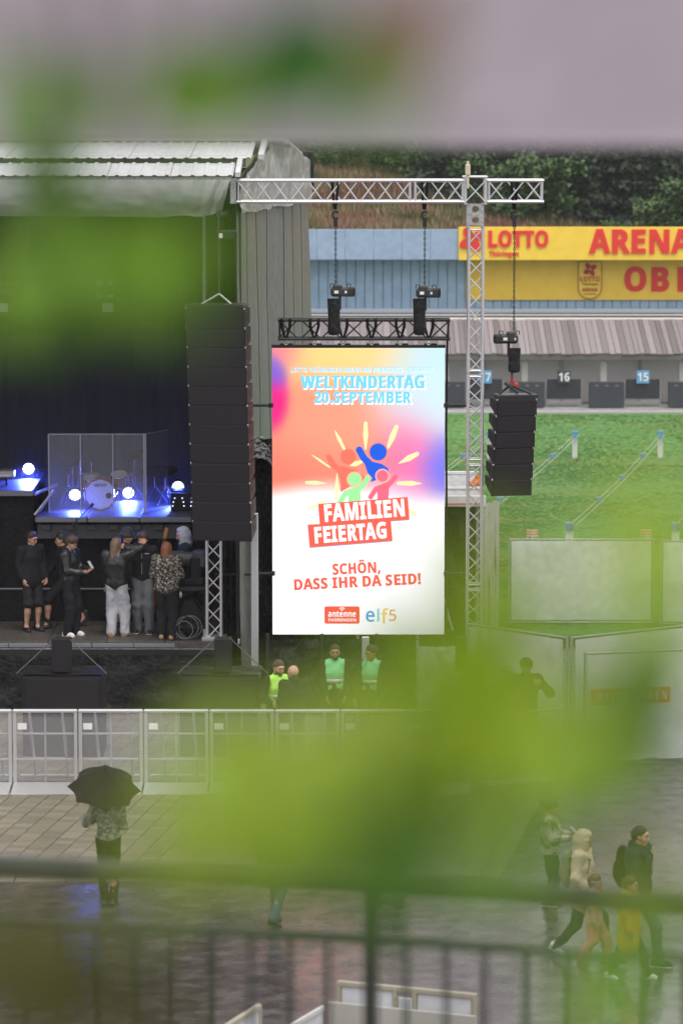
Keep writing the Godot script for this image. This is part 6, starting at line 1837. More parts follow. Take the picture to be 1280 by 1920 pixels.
# ---------------------------------------------------------------- people
func bag_on(p, material, called):
	# a rucksack on the back, in the person's own axes, with straps
	var k: float = p.k
	var m := B.new()
	var c: Vector3 = p.chest - p.fwd * 0.2 * k - p.up * 0.06 * k
	field(m, [cap(c - p.up * 0.14 * k, c + p.up * 0.13 * k, 0.13 * k, 0.11 * k, 0.62, p.fwd), cap(c - p.up * 0.1 * k - p.fwd * 0.07 * k, c - p.up * 0.02 * k - p.fwd * 0.07 * k, 0.08 * k, 0.07 * k, 0.6, p.fwd)], 0.018, 0.03, 0.012, 12.0)
	var t = thing(called, "rucksack worn by the " + p.who, "rucksack", p.node.position, "", p.node.rotation.y)
	own(t, "pack", m.mesh(), material)
	for s in [-1.0, 1.0]:
		var b := B.new()
		b.tube([c + Vector3(s * 0.08 * k, 0.12 * k, 0), p.chest + p.up * 0.175 * k + Vector3(s * 0.1 * k, 0, -0.02), p.chest + p.up * 0.08 * k + p.fwd * 0.135 * k + Vector3(s * 0.11 * k, 0, 0), p.chest - p.up * 0.1 * k + p.fwd * 0.1 * k + Vector3(s * 0.15 * k, 0, 0)], 0.016 * k, 6)
		own(t, "strap", b.mesh(), material)
func phone(p, side, off: Vector3, tilt, owner):
	var h: Vector3 = p.arm[side][1] + off
	var t = thing("mobile_phone", "mobile phone held by the " + owner, "phone", p.node.position, "", p.node.rotation.y)
	own(t, "case", bevel(Vector3(0.075, 0.15, 0.01), 0.004), mat("phone_case", Color(0.5, 0.5, 0.52), 0.3), Transform3D(Basis(Vector3.RIGHT, tilt), h))
	own(t, "glass", bevel(Vector3(0.068, 0.14, 0.003), 0.001), mat("phone_glass", Color(0.02, 0.02, 0.025), 0.08), Transform3D(Basis(Vector3.RIGHT, tilt), h + Basis(Vector3.RIGHT, tilt) * Vector3(0, 0, -0.0065)))
func make_people():
	var black := nmat("cloth_black", Color(0.009, 0.009, 0.011), Color(0.018, 0.018, 0.021), 0.3, 0.04, 0.85, 0.0, 3, false)
	var black2 := nmat("cloth_charcoal", Color(0.015, 0.016, 0.018), Color(0.028, 0.029, 0.032), 0.3, 0.04, 0.85, 0.0, 3, false)
	var leather := nmat("leather", Color(0.01, 0.01, 0.011), Color(0.02, 0.02, 0.022), 0.2, 0.04, 0.32, 0.0, 3, false, 0.5)
	var grey := nmat("sweat_light", Color(0.4, 0.41, 0.45), Color(0.5, 0.51, 0.55), 0.25, 0.06, 0.9, 0.0, 3, false)
	var grey2 := nmat("sweat_mid", Color(0.13, 0.135, 0.155), Color(0.18, 0.185, 0.2), 0.25, 0.06, 0.9, 0.0, 3, false)
	var camo := nmat("camo", Color(0.018, 0.018, 0.016), Color(0.4, 0.36, 0.29), 0.32, 0.02, 0.8, 0.0, 2, false, 0.0, [0.62, 0.66])
	var denim := nmat("denim", Color(0.05, 0.08, 0.13), Color(0.1, 0.14, 0.2), 0.3, 0.05, 0.85, 0.0, 3, false)
	var vest := nmat("vest_green", Color(0.16, 0.58, 0.26), Color(0.2, 0.66, 0.3), 0.4, 0.04, 0.6, 0.0, 3, false)
	var vest2 := nmat("vest_lime", Color(0.4, 0.85, 0.1), Color(0.5, 0.92, 0.15), 0.4, 0.04, 0.6, 0.0, 3, false)
	var beige := nmat("coat_beige", Color(0.6, 0.5, 0.34), Color(0.7, 0.59, 0.42), 0.4, 0.03, 0.75, 0.0, 3, false)
	var yellow := nmat("coat_yellow", Color(0.75, 0.42, 0.01), Color(0.85, 0.5, 0.02), 0.5, 0.03, 0.35, 0.0, 3, false)
	var pink := nmat("trousers_pink", Color(0.62, 0.2, 0.17), Color(0.72, 0.28, 0.24), 0.3, 0.04, 0.6, 0.0, 3, false)
	var fleece := nmat("fleece", Color(0.1, 0.08, 0.06), Color(0.6, 0.55, 0.48), 0.5, 0.012, 0.9, 0.0, 2, false, 0.0, [0.38, 0.46])
	var navy := nmat("navy", Color(0.012, 0.02, 0.03), Color(0.025, 0.035, 0.05), 0.3, 0.04, 0.8, 0.0, 3, false)
	for dull in [black, black2, navy]: dull.metallic_specular = 0.3
	var white_shoe := mat("shoe_white", Color(0.7, 0.69, 0.68), 0.5)
	var tan_shoe := mat("shoe_tan", Color(0.42, 0.24, 0.1), 0.6)
	var dark_shoe := mat("shoe_black", Color(0.012, 0.012, 0.013), 0.5)
	var wsole := mat("sole_white", Color(0.65, 0.65, 0.63), 0.6)
	var p
	var G := "people on the stage"
	var S := func(u, v): return on(u, v, SF)
	# on the stage
	p = person("person with glasses in black jacket and shorts, hands in pockets", S.call(60, 1183), 35, 1.76, {"top_mat": black, "bottom_mat": black2, "bottom_cut": 0.3, "shoes": dark_shoe, "boot": 0.1, "hair": "dark", "hair_style": "short", "head": [25, 8], "handL": Vector3(0.22, 0.93, 0.1), "handR": Vector3(-0.22, 0.93, 0.1), "bag": 1.12, "top_low": 0.06, "collar": true, "curl": 0.6}, G)
	var gl := B.new()
	for s in [-1.0, 1.0]:
		var pl := []
		for q in 13: pl.append(Vector3(s * 0.033 + cos(TAU * q / 12.0) * 0.024, 0.006 + sin(TAU * q / 12.0) * 0.019, 0.097))
		gl.tube(pl, 0.003, 5, false)
		gl.tube([Vector3(s * 0.057, 0.01, 0.095), Vector3(s * 0.08, 0.01, 0.0)], 0.003, 5)
	own(p.node, "glasses", gl.mesh(), mats.black_plastic, Transform3D(p.hb, p.head))
	p = person("person in a black cap and shorts walking behind the one with the phone", S.call(120, 1177), -75, 1.79, {"top_mat": black, "bottom_mat": black, "bottom_cut": 0.3, "shoes": dark_shoe, "boot": 0.1, "hair": "dark", "cap": mat("cap_black", Color(0.01, 0.011, 0.014), 0.7), "head": [-5, 5], "footL": Vector3(0.08, 0.0, 0.3), "footR": Vector3(-0.08, 0.06, -0.4), "tilt": [0.0, 0.6], "handL": Vector3(0.25, 0.85, -0.15), "handR": Vector3(-0.25, 0.88, 0.25)}, G)
	p = person("curly haired person in black leather jacket looking at a phone", S.call(133, 1192), 62, 1.75, {"top_mat": leather, "bottom_mat": black, "shoes": white_shoe, "sole": wsole, "hair": "brown", "hair_style": "curly", "head": [5, 22], "bag": 1.12, "bottom_bag": 1.18, "handL": Vector3(0.12, 1.16, 0.3), "handR": Vector3(-0.1, 1.14, 0.3), "palms": [Vector3(0, 0.6, -0.6), Vector3(0, 0.6, -0.6)], "curl": 0.5}, G)
	phone(p, 0, Vector3(-0.03, 0.09, 0.06), -0.6, "curly haired person in leather")
	p = person("long haired person in leather jacket and pale grey sweatpants, hand on head", S.call(219, 1193), 165, 1.72, {"top_mat": leather, "bottom_mat": grey, "shoes": tan_shoe, "sole": tan_shoe, "hair": "blond", "hair_style": "long", "bag": 1.3, "top_low": 0.03, "bottom_bag": 1.42, "handL": Vector3(0.24, 0.85, 0.1), "handR": Vector3(-0.16, 1.58, 0.08), "footL": Vector3(0.1, 0, 0), "footR": Vector3(-0.12, 0, 0.1), "elbow": Vector3(-0.9, -0.3, -0.1), "head": [-15, 5]}, G)
	p = person("person in a dark hat hidden behind the long haired one", S.call(240, 1178), 20, 1.8, {"top_mat": black, "bottom_mat": black2, "bottom_cut": 0.3, "shoes": dark_shoe, "boot": 0.08, "hair": "dark", "hat": mat("hat_dark", Color(0.03, 0.03, 0.034), 0.8), "head": [30, 10], "footL": Vector3(0.2, 0, 0.2), "footR": Vector3(-0.12, 0.02, -0.25)}, G)
	p = person("person in black jacket and mid grey trousers with a hand at the mouth", S.call(270, 1187), -8, 1.78, {"top_mat": black2, "bottom_mat": grey2, "shoes": dark_shoe, "sole": wsole, "hair": "brown", "hair_style": "curly", "bag": 1.15, "bottom_bag": 1.35, "head": [-5, 6], "handR": Vector3(-0.02, 1.52, 0.16), "handL": Vector3(0.24, 0.9, 0.12), "hand_dir": {1: Vector3(0.6, 0.8, 0.0)}, "palms": [Vector3(-1, 0, 0.2), Vector3(0, 0, -1)], "curl": 0.6}, G)
	own(p.node, "zip", bevel(Vector3(0.012, 0.42, 0.012), 0.003), mats.galvanised, Transform3D(Basis.IDENTITY, p.chest + Vector3(0, -0.06, 0.146)))
	own(p.node, "logo", bevel(Vector3(0.07, 0.012, 0.006), 0.002), mats.white_paint, Transform3D(Basis.IDENTITY, p.chest + Vector3(0.09, 0.09, 0.146)))
	p = person("red haired person in a camouflage jacket seen from behind", S.call(313, 1199), 170, 1.7, {"top_mat": camo, "bottom_mat": black, "shoes": tan_shoe, "hair": "ginger", "hair_style": "long", "bag": 1.35, "top_low": 0.04, "bottom_bag": 1.25, "handL": Vector3(0.15, 1.05, 0.25), "handR": Vector3(-0.15, 1.05, 0.25), "head": [0, 0]}, G)
	p = person("person with a pale grey towel over the head beside the moving lamp", S.call(346, 1180), -80, 1.8, {"top_mat": navy, "bottom_mat": black, "shoes": dark_shoe, "hair": "dark", "beard": true, "hood": mat("towel", Color(0.45, 0.47, 0.56), 0.9), "head": [0, 8], "handL": Vector3(0.2, 1.05, 0.25), "handR": Vector3(-0.2, 1.05, 0.25)}, G)
	p = person("red haired person with a cream bag behind the stage tower", Vector3(at(446, 1060, 66.9).x, 0.75, -66.9), 150, 1.68, {"top_mat": black, "bottom_mat": black, "shoes": dark_shoe, "hair": "ginger", "hair_style": "long", "cap": mat("cap_black", Color.BLACK), "lean": 0.1})
	var sp := B.new()
	field(sp, [cap(Vector3(-0.06, 0, 0), Vector3(0.05, 0.03, 0), 0.1, 0.09, 0.7, Vector3.BACK)], 0.018, 0.02, 0.012, 10.0)
	var cbag = thing("cream_bag", "cream cloth bag on the shoulder behind the stage tower", "bag", at(459, 1062, 66.6))
	part(cbag, "cloth", sp.mesh(), mat("cream_cloth", Color(0.5, 0.45, 0.36), 0.9), Transform3D(Basis.IDENTITY, at(459, 1062, 66.6)))
	pbox(thing("wing_stair", "black stair block beside the stage deck", "stair", Vector3(-1.7, 0, -67.1)), "block", Vector3(-1.75, 0.37, -67.1), Vector3(0.9, 0.74, 1.2), mats.black_cloth)
	# guards and crew before the stage
	var G2 := "crew behind the crowd barrier"
	p = person("bearded guard in a lime vest smiling beside the subwoofers", at(521, 1400, 59.6) * Vector3(1, 0, 1), 25, 1.76, {"top_mat": vest2, "top_name": "vest", "sleeve": 0.0, "top_low": -0.08, "bag": 1.08, "bottom_mat": black, "shoes": dark_shoe, "hair": "brown", "hair_style": "crew", "beard": true, "head": [15, 12], "handR": Vector3(-0.22, 1.1, 0.28), "handL": Vector3(0.18, 1.1, 0.25)}, G2)
	guard_dress(p, black, 0.0)
	p = person("bald person in a black jacket seen from behind, facing the bearded guard", at(551, 1400, 59.2) * Vector3(1, 0, 1), 205, 1.74, {"top_mat": black2, "bottom_mat": black, "shoes": dark_shoe, "hair_style": "bald", "bag": 1.2, "handR": Vector3(-0.2, 1.05, 0.2), "collar": true}, G2)
	p = person("guard in a mint vest with a moustache facing the square", at(627, 1400, 61.0) * Vector3(1, 0, 1), 4, 1.79, {"top_mat": vest, "top_name": "vest", "sleeve": 0.0, "top_low": -0.08, "bag": 1.08, "bottom_mat": black, "shoes": dark_shoe, "hair": "dark", "hair_style": "crew", "skin": "tan", "beard": true, "handL": Vector3(0.15, 0.95, 0.2), "handR": Vector3(-0.15, 0.95, 0.2)}, G2)
	guard_dress(p, black, 0.0)
	p = person("guard in a mint vest with head turned towards the colleague", at(697, 1400, 60.9) * Vector3(1, 0, 1), -25, 1.79, {"top_mat": vest, "top_name": "vest", "sleeve": 0.0, "top_low": -0.08, "bag": 1.08, "bottom_mat": black, "shoes": dark_shoe, "hair": "dark", "hair_style": "short", "skin": "tan", "head": [-25, 5], "handL": Vector3(0.2, 0.9, 0.2), "handR": Vector3(-0.2, 0.9, 0.2)}, G2)
	guard_dress(p, black, 0.0)
	p = person("dark clothed person raising a hand in front of the white fence", on(985, 1446, 0), 0, 1.8, {"top_mat": black2, "bottom_mat": black, "shoes": dark_shoe, "hair": "dark", "hair_style": "curly", "skin": "tan", "bag": 1.15, "handL": Vector3(0.22, 1.36, 0.22), "handR": Vector3(-0.2, 1.25, 0.22), "palms": [Vector3(0, 0, -1), Vector3(0, 0, -1)], "hand_dir": {0: Vector3(-0.7, 0.5, 0.1)}, "head": [-15, 8], "curl": 0.8, "top_low": 0.05}, G2)
	p = person("grey haired person in black beside the one raising a hand", at(948, 1440, 59.8) * Vector3(1, 0, 1), 30, 1.62, {"top_mat": black, "bottom_mat": black, "shoes": dark_shoe, "hair": "grey", "hair_style": "curly", "head": [20, 0]}, G2)
	# on the square
	p = person("person under a dark umbrella in dark skirt and leggings, seen from behind", on(204, 1699, 0), 175, 1.66, {"top_mat": nmat("blouse", Color(0.05, 0.05, 0.05), Color(0.3, 0.3, 0.28), 0.4, 0.02, 0.8, 0.0, 3, false), "bottom_mat": black, "shoes": dark_shoe, "hair": "dark", "hair_style": "long", "handL": Vector3(0.2, 1.2, 0.15), "handR": Vector3(-0.1, 1.25, 0.2), "footL": Vector3(0.06, 0, 0), "footR": Vector3(-0.06, 0, 0.02), "curl": 0.9})
	umbrella(p)
	p = person("person in a dark coat and jeans walking away across the wet asphalt", on(515, 1735, 0), 150, 1.72, {"top_mat": black2, "bottom_mat": denim, "shoes": dark_shoe, "hair": "dark", "hood": black2, "bag": 1.45, "top_low": 0.2, "footL": Vector3(0.07, 0, 0.12), "footR": Vector3(-0.07, 0.03, -0.18), "tilt": [0.0, 0.4], "lean": 0.08})
	p = person("person in dark flared trousers and jacket standing on the pavers", on(735, 1614, 0), 190, 1.7, {"top_mat": black2, "bottom_mat": black, "shoes": dark_shoe, "hair": "dark", "footL": Vector3(0.12, 0, 0.1), "footR": Vector3(-0.12, 0, -0.06), "bottom_bag": 1.1})
	p = person("young person with a bun in a patterned fleece looking at a phone", on(1030, 1697, 0), 75, 1.4, {"top_mat": fleece, "bottom_mat": navy, "shoes": dark_shoe, "sole": wsole, "hair": "dark", "hair_style": "bun", "bag": 1.35, "top_low": 0.04, "folds": 0.015, "head": [0, 18], "head_size": 1.12, "handL": Vector3(0.1, 1.18, 0.32), "handR": Vector3(-0.1, 1.16, 0.32), "palms": [Vector3(0, 0.6, -0.6), Vector3(0, 0.6, -0.6)], "curl": 0.5, "bottom_bag": 1.15})
	phone(p, 0, Vector3(-0.05, 0.07, 0.06), -0.8, "young person in the patterned fleece")
	p = person("person in a hooded beige raincoat with a small rucksack walking", on(1090, 1790, 0), 72, 1.65, {"top_mat": beige, "bottom_mat": navy, "shoes": white_shoe, "sole": wsole, "hood": beige, "hair": "brown", "bag": 1.25, "top_low": 0.14, "head": [5, 8], "footL": Vector3(0.07, 0, 0.3), "footR": Vector3(-0.07, 0.05, -0.36), "tilt": [0.0, 0.5], "handL": Vector3(0.2, 0.9, 0.15), "handR": Vector3(-0.2, 0.88, 0.12)})
	p.who = "person in the beige raincoat"; bag_on(p, nmat("bag_olive", Color(0.2, 0.19, 0.12), Color(0.3, 0.28, 0.18), 0.3, 0.04, 0.8, 0.0, 3, false), "rucksack")
	p = person("child in pink rain trousers, tan boots and a grey hat", on(1112, 1803, 0), 75, 1.12, {"top_mat": nmat("top_rose", Color(0.5, 0.3, 0.22), Color(0.6, 0.38, 0.28), 0.3, 0.04, 0.7, 0.0, 3, false), "bottom_mat": pink, "shoes": tan_shoe, "sole": tan_shoe, "boot": 0.06, "hat": mat("hat_grey", Color(0.35, 0.38, 0.42), 0.8), "hair": "blond", "hair_style": "short", "head_size": 1.3, "bag": 1.3, "bottom_bag": 1.5, "top_low": 0.1, "footL": Vector3(0.1, 0, 0.28), "footR": Vector3(-0.1, 0.02, -0.24)})
	p = person("person in a dark hooded jacket and jeans with a black rucksack", on(1193, 1812, 0), 62, 1.82, {"top_mat": navy, "bottom_mat": denim, "shoes": dark_shoe, "sole": wsole, "hair": "dark", "hair_style": "crew", "bag": 1.2, "top_low": 0.08, "collar": true, "head": [12, 2], "footL": Vector3(0.08, 0, 0.24), "footR": Vector3(-0.08, 0.03, -0.26), "handL": Vector3(0.27, 0.86, 0.02), "handR": Vector3(-0.26, 0.86, 0.12)})
	p.who = "person in the dark hooded jacket"; bag_on(p, mats.black_cloth, "rucksack")
	p = person("child in a bright yellow raincoat and white trainers", on(1176, 1834, 0), 68, 1.3, {"top_mat": yellow, "bottom_mat": black2, "shoes": white_shoe, "sole": wsole, "hair": "brown", "hair_style": "short", "head_size": 1.18, "bag": 1.4, "top_low": 0.3, "folds": 0.012, "collar": true, "footL": Vector3(0.09, 0, 0.3), "footR": Vector3(-0.09, 0.0, -0.3), "tilt": [0.0, 0.15], "handL": Vector3(0.26, 0.8, 0.1), "handR": Vector3(-0.26, 0.8, 0.1)})
	own(p.node, "pocket_flap", bevel(Vector3(0.02, 0.05, 0.13), 0.008), yellow, Transform3D(Basis.IDENTITY, p.hip + Vector3(0.19, 0.0, 0.02)))
func guard_dress(p, black, _f):
	# dark sleeves and reflective strip of the vest, black lower jacket
	var k: float = p.k
	var m := B.new()
	var pr := [cap(p.hip - Vector3(0, 0.06, 0) * k, p.hip + p.up * 0.17 * k, 0.165 * k, 0.168 * k, 0.76, p.fwd), cap(p.neck - p.up * 0.03 * k, p.neck + p.up * 0.03 * k, 0.075 * k, 0.07 * k)]
	for s in 2:
		var sg := 1.0 if s == 0 else -1.0
		var sh: Vector3 = p.chest + p.up * 0.13 * k + Vector3(sg * 0.19, 0, 0) * k
		pr.append(cap(sh, p.arm[s][0], 0.072 * k, 0.064 * k)); pr.append(cap(p.arm[s][0], p.arm[s][0].lerp(p.arm[s][1], 0.97), 0.064 * k, 0.048 * k))
	field(m, pr, 0.02, 0.02, 0.012, 9.0)
	own(p.node, "jacket", m.mesh(), black)
	var st := B.new()
	var pl := []
	var hh: Vector3 = p.hip + p.up * 0.24 * k
	for q in 25: pl.append(hh + Vector3(cos(TAU * q / 24.0) * 0.163, 0, sin(TAU * q / 24.0) * 0.128) * k)
	st.tube(pl, 0.014, 6, false)
	own(p.node, "reflective_strip", st.mesh(), mat("reflective", Color(0.55, 0.56, 0.56), 0.3, 0.3), Transform3D(Basis.from_scale(Vector3(1, 2.2, 1)), Vector3(0, -hh.y * 1.2, 0)))
func umbrella(p):
	var wp: Vector3 = p.node.position
	var c: Vector3 = at(198, 1440, -wp.z) * Vector3(1, 1, 0) + Vector3(0, 0, wp.z + 0.05)
	var t = thing("umbrella", "open dark umbrella held over a person on the pavers", "umbrella", Vector3(c.x, 0, c.z))
	var um := mat("umbrella_cloth", Color(0.014, 0.013, 0.012), 0.85)
	um.metallic_specular = 0.2
	var tilt := Basis(Vector3.RIGHT, 0.42) * Basis(Vector3.BACK, -0.08)
	var tip := c - Vector3(0, 0.02, 0)
	for g in 8:
		var a0 := TAU * g / 8.0
		var a1 := TAU * (g + 1) / 8.0
		var m := B.new()
		m.grid(6, 8, func(s, q):
			var r: float = q * 0.49
			var a := lerpf(a0, a1, s)
			var sag = 1.0 - 0.09 * sin(s * PI) * q
			var chord := cos(PI / 8.0) / cos((s - 0.5) * PI / 4.0)
			var rr = r * lerpf(chord, 1.0, 0.0) * sag
			return tip + tilt * Vector3(cos(a) * rr, -0.27 * q * q - 0.03 * q + 0.03 * sin(s * PI) * q * 0.0, sin(a) * rr))
		part(t, "canopy_panel", m.mesh(), um)
		var rb := B.new()
		var pl := []
		for j in 7:
			var q := j / 6.0
			pl.append(tip + tilt * Vector3(cos(a0) * 0.49 * q, -0.27 * q * q - 0.03 * q - 0.006, sin(a0) * 0.49 * q))
		rb.tube(pl, 0.004, 5)
		part(t, "rib", rb.mesh(), mats.black_metal)
	ptube(t, "shaft", tip + tilt * Vector3(0, 0.06, 0), tip + tilt * Vector3(0, -0.75, 0), 0.007, mats.black_metal)
	ptube(t, "handle", tip + tilt * Vector3(0, -0.62, 0), tip + tilt * Vector3(0, -0.78, 0), 0.014, mats.black_plastic)

# ---------------------------------------------------------------- the terrace from which the picture is taken
func make_terrace():
	var conc := nmat("terrace_stone", Color(0.2, 0.2, 0.19), Color(0.3, 0.3, 0.29), 1.5, 0.02, 0.7)
	var m := B.new(); m.box(Vector3(0, 3.4, 2.2), Vector3(40, 7.2, 36.0))
	struct("terrace", m.mesh(), conc)
	# railing
	var a: Vector3 = on(0, 1622, 8.05)
	var b: Vector3 = on(1280, 1693, 8.05)
	var d := (b - a)
	var p0 := a - d * 0.9
	var p1 := b + d * 0.9
	var iron := mat("railing_iron", Color(0.02, 0.028, 0.02), 0.22, 0.0)
	var t = thing("terrace_railing", "dark wet metal railing with thin balusters at the terrace edge", "railing", Vector3((p0.x + p1.x) / 2, 7.0, (p0.z + p1.z) / 2))
	ptube(t, "handrail", p0, p1, 0.042, iron)
	var y2 := Vector3(0, -0.215, 0)
	ptube(t, "lower_rail", p0 + y2, p1 + y2, 0.018, iron)
	var y3 := Vector3(0, -0.95, 0)
	ptube(t, "bottom_rail", p0 + y3, p1 + y3, 0.014, iron)
	var n := int(p0.distance_to(p1) / 0.152)
	var shift := 0.0
	for k in n:
		var p := p0.lerp(p1, (k + 0.35) / n)
		ptube(t, "baluster", p + y2, p + y3, 0.012, iron)
	var post: Vector3 = p0.lerp(p1, 0.0)
	for u in [-700.0, 695.0, 2000.0]:
		var f: float = (at(u, 1650, 14.5).x - p0.x) / (p1.x - p0.x)
		var p := p0.lerp(p1, f)
		ptube(t, "post", p, Vector3(p.x, 7.0, p.z), 0.03, iron)
	# pale canopy whose edge hangs into the view
	var c = thing("canopy", "pale lilac grey canopy edge hanging over the terrace", "canopy", Vector3(0, 7, -10.0))
	var pale := nmat("canopy_cloth", Color(0.33, 0.29, 0.33), Color(0.37, 0.33, 0.37), 2.0, 0.02, 0.7)
	pale.backlight_enabled = true; pale.backlight = Color(0.5, 0.46, 0.5)
	var low: float = at(640, 268, 9.0).y
	cloth(c, "valance", pale, 30, 6, func(s, q): return Vector3(lerpf(-3.0, 3.0, s), lerpf(low, low + 0.95, q), -9.0 + 0.01 * sin(s * 40.0)))
	ptube(c, "hem", Vector3(-3.0, low, -9.0), Vector3(3.0, low, -9.0), 0.012, pale)
	ptube(c, "beam", Vector3(-3.0, low + 0.96, -9.0), Vector3(3.0, low + 0.96, -9.0), 0.04, mats.aluminium)
	for sx in [-3.0, 3.0]: ptube(c, "post", Vector3(sx, 7.0, -9.0), Vector3(sx, low + 0.96, -9.0), 0.04, mats.aluminium)
	# white stall boards on the square below
	var wb := nmat("stall_white", Color(0.68, 0.7, 0.74), Color(0.76, 0.78, 0.82), 0.8, 0.02, 0.4)
	var frame := mat("stall_frame", Color(0.42, 0.39, 0.3), 0.6)
	var st = thing("sales_stall", "white sales stall with a framed board, narrow door and counter", "stall", Vector3(1.0, 0, -40.9))
	var q0: Vector3 = at(633, 1838, 41.0)
	var q1: Vector3 = at(893, 1866, 40.4)
	var ux := Vector3(q1.x - q0.x, 0, q1.z - q0.z).normalized()
	var sb := Basis(ux, Vector3.UP, ux.cross(Vector3.UP))
	var top := q0.y
	var len := Vector2(q1.x - q0.x, q1.z - q0.z).length()
	var org := Vector3(q0.x, 0, q0.z)
	pbox(st, "top_frame", org + ux * len / 2 + Vector3(0, top - 0.03, 0), Vector3(len, 0.06, 0.06), frame, sb)
	for f in [0.012, 0.42, 0.56, 0.985]: pbox(st, "upright", org + ux * len * f + Vector3(0, top / 2, 0), Vector3(0.045, top - 0.02, 0.065), frame, sb)
	for r in [[0.02, 0.41], [0.57, 0.975]]:
		pbox(st, "board", org + ux * len * (r[0] + r[1]) / 2 + Vector3(0, top - 0.06 - 0.19, 0), Vector3(len * (r[1] - r[0]) - 0.03, 0.38, 0.02), wb, sb)
		pbox(st, "lower_board", org + ux * len * (r[0] + r[1]) / 2 + Vector3(0, (top - 0.48) / 2, 0), Vector3(len * (r[1] - r[0]) - 0.03, top - 0.5, 0.02), mat("stall_grey", Color(0.5, 0.49, 0.45), 0.5), sb)
	pbox(st, "door", org + ux * len * 0.49 + Vector3(0, (top - 0.1) / 2, 0.03), Vector3(len * 0.1, top - 0.12, 0.03), wb, sb, 0.012)
	for k in 6: pbox(st, "hinge", org + ux * len * 0.425 + Vector3(0, top - 0.12 - k * 0.08, 0.045), Vector3(0.02, 0.04, 0.02), mats.galvanised, sb)
	var ctop: float = at(605, 1890, 40.4).y
	var c0: Vector3 = at(605, 1890, 40.4)
	var c1: Vector3 = at(530, 1922, 39.4)
	pbar(st, "counter_edge", c0, Vector3(c1.x, ctop, c1.z), 0.06, 0.03, mats.white_paint)
	var cm := B.new()
	cm.quad(Vector3(c0.x, ctop, c0.z), Vector3(c1.x, ctop, c1.z), Vector3(c1.x, 0, c1.z), Vector3(c0.x, 0, c0.z), Vector3(0.8, 0, 0.6))
	part(st, "counter_side", cm.mesh(), wb)
	pbox(st, "counter_front", Vector3(c0.x + 0.85, ctop / 2, c0.z), Vector3(1.7, ctop - 0.01, 0.03), mat("stall_grey", Color.BLACK), sb)
	var s2 = thing("stall_board", "white framed board with a slanting top at the corner of the stall", "board", at(450, 1920, 40.0) * Vector3(1, 0, 1))
	var e0: Vector3 = at(486, 1887, 40.2)
	var e1: Vector3 = at(410, 1922, 39.2)
	e1.y = e0.y - 0.02
	pbar(s2, "top_frame", e0, e1, 0.06, 0.06, frame)
	pbar(s2, "upright", e0, Vector3(e0.x, 0, e0.z), 0.055, 0.06, frame)
	pbar(s2, "upright", e1, Vector3(e1.x, 0, e1.z), 0.055, 0.06, frame)
	var bm2 := B.new()
	for s in [-1.0, 1.0]: bm2.quad(e0 + Vector3(0, 0, 0.012 * s), e1 + Vector3(0, 0, 0.012 * s), Vector3(e1.x, 0.05, e1.z + 0.012 * s), Vector3(e0.x, 0.05, e0.z + 0.012 * s), Vector3(0.8 * s, 0, 0.6 * s).normalized())
	part(s2, "board", bm2.mesh(), wb)

